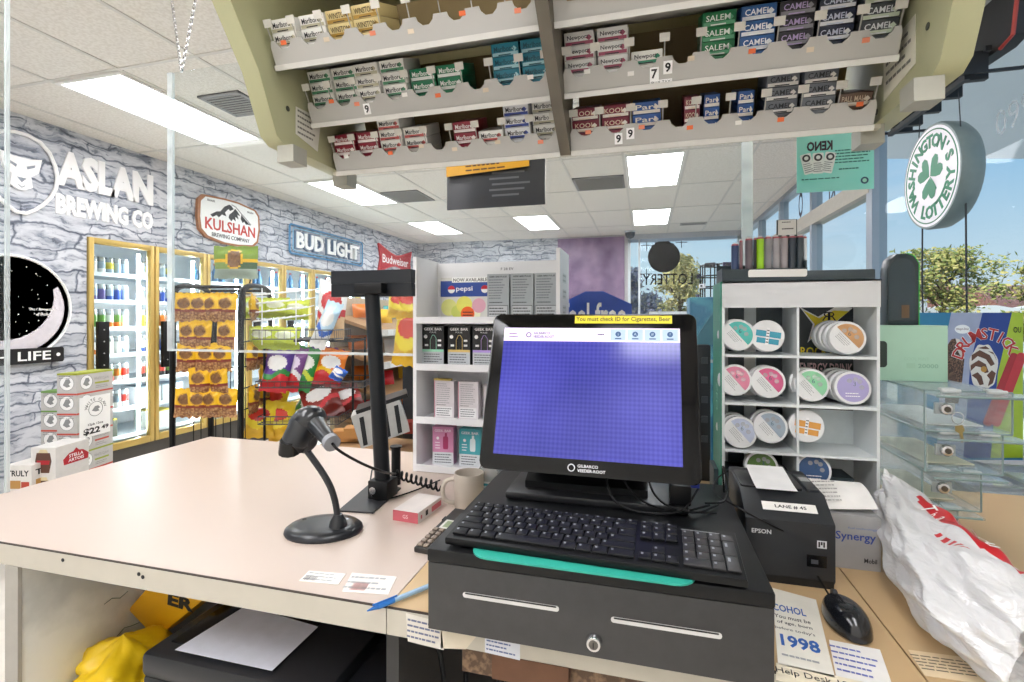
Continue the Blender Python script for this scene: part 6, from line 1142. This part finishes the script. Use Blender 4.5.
t = thing('card_terminal', 'tall dark card device with green edge standing on the mint carton', 'device', ((x0+.05), 1.41, zt+hh)); zb = zt+hh; cx = UY(898, 318, 1.41).x; h_ = UY(898, 255, 1.41).z-zb; q = B(); M = FR((cx, 1.385, zb+h_/2+.0005), (1, 0, 0), (0, 0, 1)); w_ = .066
sh = [(-w_/2, -h_/2), (w_/2, -h_/2), (w_/2, h_*.36), (w_*.36, h_*.46), (w_*.15, h_/2), (-w_*.2, h_/2), (-w_*.42, h_*.42), (-w_/2, h_*.28)]; q.prism(sh, M @ Matrix.Translation((0, 0, -.04)), .04, C('#26343a', .3), bev=.004); q.prism([(x_*.8-.003, y_*.86) for x_, y_ in sh], M, .001, C('#31424a', .2)); q.rect(-.004, -h_*.40, .012, -h_*.22, M, C('#6a5238', .5), .0015); q.build('body', t)
q = B(); GE = C('#2fbf3a', .35); q.tube([M @ V((x_+.002, y_, -.012)) for x_, y_ in ((w_/2, -h_/2), (w_/2, h_*.36), (w_*.36, h_*.46), (w_*.15, h_/2))], .0035, GE, 6); q.build('green_trim', t)
# ================================================================== HANGING SIGNS ON THE RIGHT
t = thing('game_poster', 'teal lottery game poster with reversed heading hanging right of the overhead rack', 'poster', (.45, 1.40, 1.81)); a, c_ = UY(797, 193, 1.40), UY(874, 130, 1.40); w_, h_ = c_.x-a.x, c_.z-a.z; q = B(); q.bx((a.x, 1.40, a.z), (c_.x, 1.403, c_.z), two_tone('teal_print', '#74dcd2', '#bdf3ec', 3, .4, .35, .7)); M = FR((a.x, 1.3998, a.z), (1, 0, 0), (0, 0, 1)); TD = C('#1f6f6a'); q.text('KENO', M @ Matrix.Translation((w_*.30, h_*.80, 0)), w_*.34, h_*.17, C('#3a3440'), .0006, .04, mirror=True)
for i, an in enumerate((.22, 0, -.22)):
    Mi = M @ Matrix.Translation((w_*(.14+.14*i), h_*.50, 0)) @ Matrix.Rotation(an, 4, 'Z'); q.prism([(x_, y_) for x_, y_ in rrect(w_*.145, h_*.36, .003)], Mi, .0008+.0003*(i == 1), C('#e6efee')); q.disc(Mi @ Matrix.Translation((0, h_*.10, 0)), h_*.065, C('#3a3f48'), .0014, 16); q.disc(Mi @ Matrix.Translation((0, h_*.10, 0)), h_*.035, C('#e6efee'), .0018, 12); scribble(q, Mi, -w_*.06, -h_*.16, w_*.06, h_*.02, 5, C('#6f7d88'), .9, .0014)
scribble(q, M, w_*.50, h_*.46, w_*.95, h_*.72, 5, TD, .9, .0008); scribble(q, M, w_*.55, h_*.34, w_*.85, h_*.40, 1, TD, .9, .0008); scribble(q, M, w_*.06, h_*.20, w_*.7, h_*.25, 1, TD, .95, .0008); q.disc(M @ Matrix.Translation((w_*.88, h_*.15, 0)), h_*.06, C('#2a4f6a'), .0008, 16); q.disc(M @ Matrix.Translation((w_*.88, h_*.15, 0)), h_*.035, C('#9fdccb'), .0012, 10)
q.flat([(w_*.9, h_*.72), (w_*.98, h_*.70), (w_*.995, h_*.9), (w_*.96, h_*.98), (w_*.9, h_*.9)], M, C('#6a5a7a'), .0008); q.build('sheet', t, smooth=0); q = B(); 
for x in (a.x+.03, c_.x-.03): q.tube([(x, 1.402, c_.z-.005), (x, 1.402, CZ-.007)], .0015, GREYP, 5)
q.build('hanging_wire', t)
# round lottery sign
Lc = UX(931, 177, 1.42); t = thing('lottery_sign', 'round white lottery sign with green clover hanging by the front window', 'sign', Lc); ML = FR(Lc, (0, -1, 0), (0, 0, 1)); R_ = .262; GL = C('#0f7a55', .4)
q = B(); q.lathe([(R_*.93, -.10), (R_, -.075), (R_+.006, -.01), (R_, .004), (R_*.965, .004)], ML, C('#7d8c8c', .35), 48); q.build('rim_housing', t)
q = B(); q.disc(ML, R_*.965, C('#f1eef4', .4, noise=.02), .0042, 48); q.tube([ML @ V((R_*.9*math.cos(k*PI/24), R_*.9*math.sin(k*PI/24), .0045)) for k in range(48)], .003, GL, 4, closed=True); q.arc("WASHINGTON'S", ML, R_*.69, 214, 20, .068, GL, .0065, .03); q.arc('LOTTERY', ML, R_*.69, 252, 352, .068, GL, .0065, .03, inside=True)
for a_ in (40, 140, 270) if False else (35, 145, 262):
    Mh = ML @ Matrix.Rotation(math.radians(a_-90), 4, 'Z'); hp = [(0, .004), (.03, .03), (.048, .055), (.045, .08), (.028, .09), (.012, .083), (0, .068), (-.012, .083), (-.028, .09), (-.045, .08), (-.048, .055), (-.03, .03)]; q.flat([(x_*1.3, y_*1.25) for x_, y_ in hp], Mh, GL, .0055+.0001*a_/100)
q.flat([(.0, .0), (.018, -.05), (.034, -.088), (.048, -.082), (.03, -.04), (.006, 0)], ML @ Matrix.Rotation(.2, 4, 'Z'), GL, .0058); q.build('sign_face', t, smooth=0)
q = B()
for dy in (-.19, .19): q.tube([V((1.45, Lc.y+dy, Lc.z+.18)), V((1.45, Lc.y+dy*.9, 2.60))], .0025, C('#2a2c30'), 5); q.tube([V((1.47, Lc.y+dy, Lc.z-.16)), V((1.47, Lc.y+dy*1.02, Lc.z-.55)), V((1.48, Lc.y+dy, Lc.z-1.0))], .004, C('#20242a'), 6)
q.build('cable', t)
t = thing('sign_bracket', 'black rail bracket carrying the round lottery sign below the ceiling', 'bracket', (1.45, 3.1, 2.6)); KB = C('#1f2226', .5)
q = B(); 
for z, x in ((2.60, 1.42), (2.68, 1.42), (2.72, 1.50)): q.bx((x-.012, 2.72, z-.012), (x+.012, 3.46, z+.012), KB)
for y in (2.76, 2.95, 3.13, 3.31, 3.42): q.bx((1.41, y-.02, 2.59), (1.51, y+.01, 2.72), KB)
q.build('rail', t); q = B(); 
for y in (2.78, 3.40): q.bx((1.44, y-.008, 2.72), (1.456, y+.008, CZ-.007), KB)
q.bx((1.30, 2.70, 2.604), (1.62, 2.716, 2.616), KB); q.bx((1.30, 3.46, 2.604), (1.62, 3.476, 2.616), KB); q.build('hanger_rod', t)
t = thing('window_sign', 'black backed window sign tilted under the ceiling above the lottery sign', 'sign', (1.5, 3.2, 2.75)); q = B(); q.prism([(2.58, 2.95), (2.62, 2.72), (2.70, 2.70), (3.55, 2.74), (3.78, 2.80), (3.80, 2.96)], FR((1.53, 0, 0), (0, 1, 0), (0, 0, 1)), .06, C('#26282c', .5)); q.build('back_shell', t); q = B(); q.tube([(1.53, 2.58, 2.95), (1.53, 2.62, 2.72), (1.53, 2.70, 2.70)], .008, C('#b8423a', .4), 6); q.build('red_edge', t)
q = B(); q.bx((1.55, 2.9, 2.95), (1.57, 2.93, CZ-.007), KB); q.bx((1.55, 3.5, 2.95), (1.57, 3.53, CZ-.007), KB); q.build('mount', t)
q = B(); M = FR((1.699, 2.86, 2.48), (0, -1, .10), (0, .12, 1)); WD = C('#ffffff', .6, alpha=.28, noise=.0); q.text('0990', M, .34, .13, WD, .0005); q.text('0990', M @ Matrix.Translation((.10, -.17, 0)), .30, .10, WD, .0005) if False else None
tag(q.build('window_lettering', org=(1.699, 2.9, 2.4), smooth=0), 'faint white 0990 lettering on the front window glass', 'decal')
# small dark decals on the far panes
for i, (px_, py_, ch, h_) in enumerate(((849, 178, 'O', .34), (868, 291, 'V', .2))): pass
DM = FR((1.699, 5.9, 2.80), (0, -1, 0), (0, 0, 1)); q = B(); q.text('O', DM @ Matrix.Translation((-.35, -.02, 0)), .16, .30, C('#1c2036'), .001, .02, mirror=True); q.text('N', DM @ Matrix.Translation((.62, -.15, 0)), .16, .14, C('#1c2036'), .001, .02, mirror=True); tag(q.build('window_lettering', org=(1.699, 5.9, 2.7), smooth=0), 'dark reversed letters on the upper front window beyond the teal poster', 'decal')
# ================================================================== ICE CREAM FREEZER
A_ = V((1.105, 2.575, .93)); Bq = V((1.618, 2.71, .93)); MI = FR(A_, Bq-A_, (0, 0, 1)); PWd = (Bq-A_).length; pu = lambda px_: (px_-905)/119*PWd; pz = lambda py_: 1.5-(py_-318)/FPX*2.35-.93
t = thing('ice_cream_freezer', 'white chest freezer with a colourful ice cream sign behind the acrylic bins', 'freezer', (1.35, 2.3, 0)); q = B(); q.bx((1.12, 1.86, .02), (1.61, 2.56, .86), C('#dfe0e2', .4), bev=.02); q.build('body', t)
q = B(); 
for x in (1.125, 1.36, 1.595): q.bx((x-.012, 1.87, .861), (x+.012, 2.55, .89), C('#8d9297', .35, metal=.6))
for y in (1.88, 2.21, 2.54): q.bx((1.125, y-.012, .861), (1.60, y+.012, .885), C('#a5a9ad', .35, metal=.5))
q.build('lid_frame', t); q = B(); q.bx((1.14, 1.89, .866), (1.345, 2.53, .872), ACRYL); q.bx((1.375, 1.89, .866), (1.585, 2.53, .872), ACRYL); q.build('glass_lid', t, smooth=0)
q = B(); HI = pz(313); q.prism([(0, -.06), (PWd, -.06), (PWd, HI), (0, HI)], MI @ Matrix.Translation((0, 0, -.03)), .03, C('#2f7fa8', .35)); NV = C('#1f3f8f', .35); GB = C('#aab0c8', .35); LM = C('#b6cc2a', .35); OW = C('#efe6da', .4); CH = two_tone('almond_chocolate', '#3f2418', '#8a6448', 160, .4, .45, .62)
q.flat([(pu(953), HI), (pu(943), pz(360)), (pu(938), -.05), (pu(965), -.05), (pu(972), pz(360)), (pu(984), HI)], MI, GB, .0006); q.flat([(pu(984), HI), (pu(972), pz(360)), (pu(965), -.05), (pu(992), -.05), (pu(999), pz(370)), (pu(1013), HI)], MI, NV, .0009); q.flat([(pu(1013), HI), (pu(999), pz(370)), (pu(992), -.05), (PWd, -.05), (PWd, HI)], MI, LM, .0012)
Mo = MI @ Matrix.Translation((pu(964), pz(328.5), 0)); q.disc(Mo, .034, WHITEP, .0010, 24, .020); q.text('Häagen-Dazs', Mo, .056, .012, C('#6a2a3a'), .0014)
q.flat([(pu(x_), pz(y_)) for x_, y_ in ((947, 398), (946, 365), (948, 345), (953, 338), (957, 337), (960, 345), (966, 356), (964, 375), (960, 398))], MI, CH, .0013); q.flat([(pu(x_), pz(y_)) for x_, y_ in ((957, 337), (961, 338), (964, 345), (966, 356), (963, 355), (960, 350), (959, 344))], MI, OW, .0016)
Mc = MI @ Matrix.Translation((pu(985), pz(364), 0)); k_ = PWd/119
rnd = random.Random(2); out = [(14*math.cos(a_)*(1+.06*math.sin(5*a_)), 23*math.sin(a_)*(1+.05*math.sin(7*a_))) for a_ in [i*PI/20 for i in range(40)]]; q.flat([(x_*k_, y_*k_) for x_, y_ in out], Mc, OW, .0014); CB = C('#6a3f26', .4)
for s_ in ([(-12, 12), (-4, 17), (6, 12), (11, 3), (7, 1), (2, 8), (-6, 11), (-12, 6)], [(-13, 2), (-5, 7), (2, 3), (5, -5), (1, -6), (-3, 0), (-8, 1), (-13, -4)], [(-12, -8), (-6, -5), (-2, -9), (0, -17), (-4, -18), (-7, -12)], [(4, 16), (9, 15), (13, 6), (11, 12)], [(3, -8), (8, -3), (12, -6), (9, -16), (4, -19), (6, -12)], [(-6, 19), (2, 21), (6, 18), (0, 18)]): q.flat([(x_*k_, y_*k_) for x_, y_ in s_], Mc, CB, .0018)
q.disc(Mc @ Matrix.Translation((0, -2*k_, 0)), 3*k_, C('#c9923a'), .002, 12)
Mt2 = MI @ Matrix.Translation((pu(987.5), pz(360), 0)); q.arc('DRUMSTICK', Mt2, 29*k_, 160, 28, 12.2*k_, WHITEP, .0016, .045); q.arc('DRUMSTICK', Mt2, 29*k_, 160, 28, 11.6*k_, C('#c8342c'), .0024, .012)
for i, (x_, an) in enumerate(((1004, -.38), (1012, -.36), (1020, -.34))):
    Mp = MI @ Matrix.Translation((pu(x_-2), pz(385), 0)) @ Matrix.Rotation(an, 4, 'Z'); q.prism(rrect(9*k_, 78*k_, 4*k_), Mp, .0016+.0004*i, C(['#b8202a', '#cf2f36', '#a81a24'][i], .35)) if i < 2 else None
q.text('OU', MI @ Matrix.Translation((pu(1018), pz(329), 0)), .034, .026, INK, .003, .01); q.build('sign_panel', t, smooth=0)
# ================================================================== THINGS SEEN BETWEEN TERMINAL AND POUCH DISPLAY
t = thing('sunglasses_rack', 'dark wire spinner rack with small items near the back window', 'rack', (.85, 6.4, 0)); q = B(); q.cyl((.85, 6.4, 0), (.85, 6.4, 2.15), .02, BLACK); q.cyl((.85, 6.4, 0), (.85, 6.4, .04), .25, BLACK); q.build('post', t); q = B()
for z in [1.35+.13*i for i in range(7)]:
    q.tube([V((.85+.2*math.cos(k*PI/8), 6.4+.2*math.sin(k*PI/8), z)) for k in range(16)], .008, BLACK, 5, closed=True)
for k in range(10): q.tube([V((.85+.2*math.cos(k*PI/5), 6.4+.2*math.sin(k*PI/5), 1.3)), V((.85+.2*math.cos(k*PI/5), 6.4+.2*math.sin(k*PI/5), 2.14))], .008, BLACK, 5)
q.build('wire_frame', t); rnd = random.Random(6)
for i in range(24):
    a_ = rnd.uniform(PI, 2*PI); z = 1.52+.12*(i % 6); q = B(); p = V((.85+.235*math.cos(a_), 6.4+.235*math.sin(a_), z)); q.box((0, 0, 0), (.09, .02, .05), C(rnd.choice(['#2a2a33', '#3f3450', '#d9d8de', '#6a5a8a']), .3)); q.box((.0, -.012, 0), (.03, .006, .02), C('#17171a', .3)); o = q.build('boxed_sunglasses'); place(o, p, a_+PI/2); tag(o, 'small boxed item hanging on the dark wire spinner rack by the back window', 'boxed item', 'items on the spinner rack')
t = thing('teal_carton_display', 'blue teal cardboard display standing behind the terminal left of the pouch display', 'display', (.30, 2.6, 0)); q = B(); a, c_ = UY(690, 340, 2.6), UY(714, 297, 2.6); q.bx((a.x, 2.6, .6), (c_.x+.1, 2.8, c_.z), two_tone('teal_card', '#2f6f8f', '#4f9fae', 8, .4), bev=.004); q.build('card_body', t); q = B(); q.bx((a.x, 2.59, 0), (c_.x+.1, 2.82, .6), C('#22282e', .5)); q.build('base', t)
t = thing('black_tower', 'black slim cabinet tower right behind the terminal edge', 'cabinet', (.15, 1.62, HC)); q = B(); a, c_ = UY(693, 345, 1.62), UY(712, 345, 1.62); q.bx((a.x-.03, 1.62, HC), (c_.x-.004, 1.68, a.z), C('#17191c', .4), bev=.003); q.build('body', t); q = B(); 
for i in range(5): q.bx((c_.x-.03, 1.616, HC+.12+.06*i), (c_.x-.012, 1.62, HC+.14+.06*i), C('#3a3d42', .4))
q.build('buttons', t); q = B(); p = a+V((0, 0, .0)); q.prism([(0, 0), (.07, -.0), (.07, .10), (.02, .02)], FR((a.x-.01, 1.64, a.z+.001), (1, 0, 0), (0, 0, 1)), .003, C('#4f7f8f', .3)); q.build('card_flap', t)
q = B(); q.bx((.05, 3.2, 0), (.45, 3.6, 1.5), C('#3f6f9a', .5), bev=.01); q.bx((.03, 3.18, 1.5), (.47, 3.62, 1.54), C('#e6e8ea', .4)); q.text('ICE', FR((.25, 3.199, 1.3), (1, 0, 0), (0, 0, 1)), .2, .1, WHITEP, .001) if False else None
tag(q.build('blue_merchandiser', org=(.25, 3.4, 0)), 'blue merchandiser with white top seen between terminal and pouch display', 'merchandiser')
# ================================================================== UNDER THE COUNTER
PZ = .80; t = thing('laser_printer', 'black laser printer with a white sheet on top under the cream counter', 'printer', (-.76, 1.0, .575)); PB_ = C('#1e2024', .4, noise=.12)
fl, fr_, br_, bl_ = UZ(142, 652, PZ), UZ(372, 700, PZ), UZ(392, 640, PZ), UZ(243, 600, PZ); fr_ = V((-.575, fl.y+.0, PZ)); q = B(); x0, y0 = fl.x, fl.y
q.bx((x0, y0, .5755), (x0+.44, y0+.40, PZ-.05), PB_, bev=.008); q.bx((x0-.002, y0-.003, PZ-.052), (x0+.442, y0+.40, PZ), PB_, bev=.012); q.build('body', t); q = B(); q.bx((x0+.04, y0-.006, .62), (x0+.40, y0+.002, .73), C('#26282d', .4), bev=.004); q.bx((x0+.12, y0-.010, .70), (x0+.24, y0-.005, .715), BLACK); q.build('paper_tray', t)
q = B(); q.bx((x0+.03, y0+.04, PZ), (x0+.30, y0+.36, PZ+.004), BLACKG, bev=.002); q.build('output_tray', t); q = B(); q.bx((x0+.02, y0+.24, PZ+.0005), (x0+.09, y0+.36, PZ+.006), C('#15171a', .3)); q.bx((x0+.035, y0+.30, PZ+.006), (x0+.05, y0+.31, PZ+.0075), C('#b8d83a', .4)); q.build('control_panel', t)
P4 = [UZ(175, 650, PZ+.006), UZ(272, 671, PZ+.006), UZ(318, 627, PZ+.006), UZ(246, 606, PZ+.006)]; M = FR(P4[0], P4[1]-P4[0], P4[3]-P4[0]); q = B(); q.prism([(M.inverted() @ p)[:2] for p in P4], M, .001, C('#dfe2ee', .5)); tag(q.build('paper_sheet', org=P4[0], smooth=0), 'blank white sheet lying on top of the black printer', 'paper')
t = thing('black_box', 'open black plastic box beside the printer under the counter', 'box', (-.52, .95, .576)); q = B(); q.bx((-.575+.0, y0+.01, .576), (-.47, y0+.42, .77), C('#15161a', .4), bev=.004); q.build('body', t); q = B(); q.bx((-.572, y0+.02, .77), (-.473, y0+.41, .775), C('#22242a', .3)); q.build('lid', t)
YB = C('#ecc71c', .35, noise=.08, bump=.3); YBO = C('#e0a818', .4, noise=.06)
def heap(label, c, sx, sy, sz, seed, mat, name='yellow_bag'):
    rnd = random.Random(seed); ph = [rnd.uniform(0, 6.28) for _ in range(8)]
    def f(u, v):
        a = 2*PI*u; ph_ = PI*v; r_ = 1+.20*math.sin(3*a+ph[0]+3*ph_)+.13*math.sin(5*a+ph[1]-4*ph_)+.09*math.sin(9*a+ph[2]+7*ph_)+.06*abs(math.sin(8*a+6*ph_+ph[3])); s_ = max(math.sin(ph_), .001)
        r_ = 1+(r_-1)*s_; return V((c[0]+sx*r_*math.cos(a)*s_, c[1]+sy*r_*math.sin(a)*s_, max(c[2]+sz*(1.0-1.0*v*2)*r_*.9, .577)))
    q = B(); q.surf(f, 40, 24, mat, closed_u=True); return tag(q.build(name, org=(c[0], c[1], .577), smooth=50), label, 'plastic bag')
p = UY(112, 668, .90); heap('crumpled bright yellow plastic bag low beside the printer under the counter', (p.x-.005, .93, .645), .10, .10, .085, 3, YB)
A_ = UY(160, 636, 1.02); t = thing('yellow_package', 'orange yellow paper sack with dark letters leaning behind the printer', 'package', A_); q = B(); M = FR((A_.x, 1.02, A_.z), (1, 0, 0), (0, 0, 1)); pl = [UY(*c, 1.02)-A_ for c in ((127, 610), (152, 636), (160, 636), (206, 598), (207, 572), (150, 584))]
q.prism([(c.x, c.z) for c in pl], M @ Matrix.Translation((0, 0, -.07)), .07, YBO, bev=.006); c = UY(181, 602, 1.02)-A_; q.text('ER', M @ Matrix.Translation((c.x, c.z, 0)) @ Matrix.Rotation(-.1, 4, 'Z'), .085, .034, INK, .001, .05); q.build('sack', t)
for i, pts in enumerate(([(-.42, .9, .96), (-.36, .88, .8), (-.40, .92, .6), (-.33, 1.0, .3)], [(-.36, 1.0, .95), (-.34, .9, .7), (-.27, .95, .5), (-.30, 1.1, .2)], [(-.30, .95, .95), (-.25, .9, .75), (-.27, 1.0, .45), (-.2, 1.1, .2)], [(-.05, .95, .95), (.0, .92, .8), (-.02, 1.0, .5), (.05, 1.1, .2)])):
    q = B(); q.tube(pts, .005, BLACK, 6, smooth=3); tag(q.build('cable', org=pts[0]), 'black cable hanging under the counter below the cash drawer, %s from the printer' % ORD[i], 'cable', 'cables under the counter')
q = B(); q.box((-.26, 1.0, .74), (.07, .05, .10), BLACK, bev=.006); q.tube([(-.26, 1.0, .79), (-.25, 1.0, .96)], .004, BLACK, 6); tag(q.build('power_adapter', org=(-.26, 1.0, .69)), 'black power adapter dangling in the dark under the cash drawer', 'adapter')
# pieces that belong to a part go one level down under it
SUBS = {'cash_drawer': {'slot': 'front_panel', 'lock': 'front_panel'}, 'keyboard': {'keys': 'body', 'number_pad_keys': 'body', 'foot': 'body', 'front_foot': 'body'}, 'calculator': {'keys': 'body', 'screen': 'body'}, 'receipt_printer': {'name_label': 'body', 'paper_slip': 'top_cover'}, 'laser_printer': {'control_panel': 'body', 'output_tray': 'body'},
        'computer_mouse': {'scroll_wheel': 'shell'}, 'scanner_stand': {'neck_collar': 'base'}, 'touch_terminal': {'warning_label': 'housing', 'card_reader': 'stand_base'}, 'ceiling_vent': {'slat': 'frame'}, 'vape_tray': {'tape_label': 'body'}, 'sanitizer_bottle': {'label': 'body'}, 'card_terminal': {'green_trim': 'body'}, 'black_tower': {'buttons': 'body'}, 'ballpoint_pen': {'clip': 'barrel'}}
st_ = lambda o: o.name.split('.')[0]
for root in [o for o in COL.objects if o.parent is None and st_(o) in SUBS]:
    kids = list(root.children); mp_ = SUBS[st_(root)]
    for k in kids:
        if st_(k) in mp_: k.parent = next(x for x in kids if st_(x) == mp_[st_(k)])
# ================================================================== LIGHT, SKY, CAMERA
wd = bpy.data.worlds.new('sky'); SC.world = wd; wd.use_nodes = True; nt = wd.node_tree; bg = nt.nodes['Background']; tc = nt.nodes.new('ShaderNodeTexCoord'); sp = nt.nodes.new('ShaderNodeSeparateXYZ'); nt.links.new(tc.outputs['Generated'], sp.inputs[0]); r = nt.nodes.new('ShaderNodeValToRGB'); e = r.color_ramp.elements
e[0].position = .0; e[0].color = lin('#e6f1f8'); e[1].position = .55; e[1].color = lin('#5f9fdc'); x = e.new(.10); x.color = lin('#cfe6f6'); x = e.new(.28); x.color = lin('#93c6ef'); nt.links.new(sp.outputs[2], r.inputs[0])
n = nt.nodes.new('ShaderNodeTexNoise'); n.inputs['Scale'].default_value = 2.2; n.inputs['Detail'].default_value = 5; mp = nt.nodes.new('ShaderNodeMapping'); mp.inputs['Scale'].default_value = (1, 1, 5); nt.links.new(tc.outputs['Generated'], mp.inputs[0]); nt.links.new(mp.outputs[0], n.inputs['Vector']); r2 = nt.nodes.new('ShaderNodeValToRGB'); r2.color_ramp.elements[0].position = .5; r2.color_ramp.elements[1].position = .75; nt.links.new(n.outputs['Fac'], r2.inputs[0])
mx = nt.nodes.new('ShaderNodeMix'); mx.data_type = 'RGBA'; mx.inputs[7].default_value = (.92, .95, 1, 1); nt.links.new(r.outputs[0], mx.inputs[6]); m_ = nt.nodes.new('ShaderNodeMath'); m_.operation = 'MULTIPLY'; m_.inputs[1].default_value = .6; nt.links.new(r2.outputs[0], m_.inputs[0]); nt.links.new(m_.outputs[0], mx.inputs[0]); nt.links.new(mx.outputs[2], bg.inputs[0]); bg.inputs[1].default_value = .74
sl = bpy.data.lights.new('sun', 'SUN'); sl.energy = 4.5; sl.angle = .02; sl.color = (1, .95, .86); so = bpy.data.objects.new('sun', sl); COL.objects.link(so); so.rotation_euler = V((.55, .45, -.70)).to_track_quat('-Z', 'Y').to_euler()
cam = bpy.data.cameras.new('camera'); cam.sensor_width = 36; cam.lens = 36*FPX/1024; cam.shift_y = -23/1024; cam.clip_start = .02; cam.clip_end = 300; co = bpy.data.objects.new('camera', cam); COL.objects.link(co); co.location = (0, 0, CAMZ); co.rotation_euler = (PI/2, 0, YAW); SC.camera = co
SC.view_settings.view_transform = 'Standard'; SC.view_settings.look = 'None'; SC.view_settings.gamma = 1; SC.view_settings.exposure = 0.42; SC.view_settings.use_curve_mapping = False
SC.cycles.max_bounces = 10; SC.cycles.transparent_max_bounces = 24; SC.cycles.diffuse_bounces = 5; SC.cycles.sample_clamp_indirect = 6; SC.cycles.use_denoising = True; SC.cycles.caustics_reflective = False; SC.cycles.caustics_refractive = False
for m in bpy.data.materials:
    m.diffuse_color = (.5, .5, .5, 1)
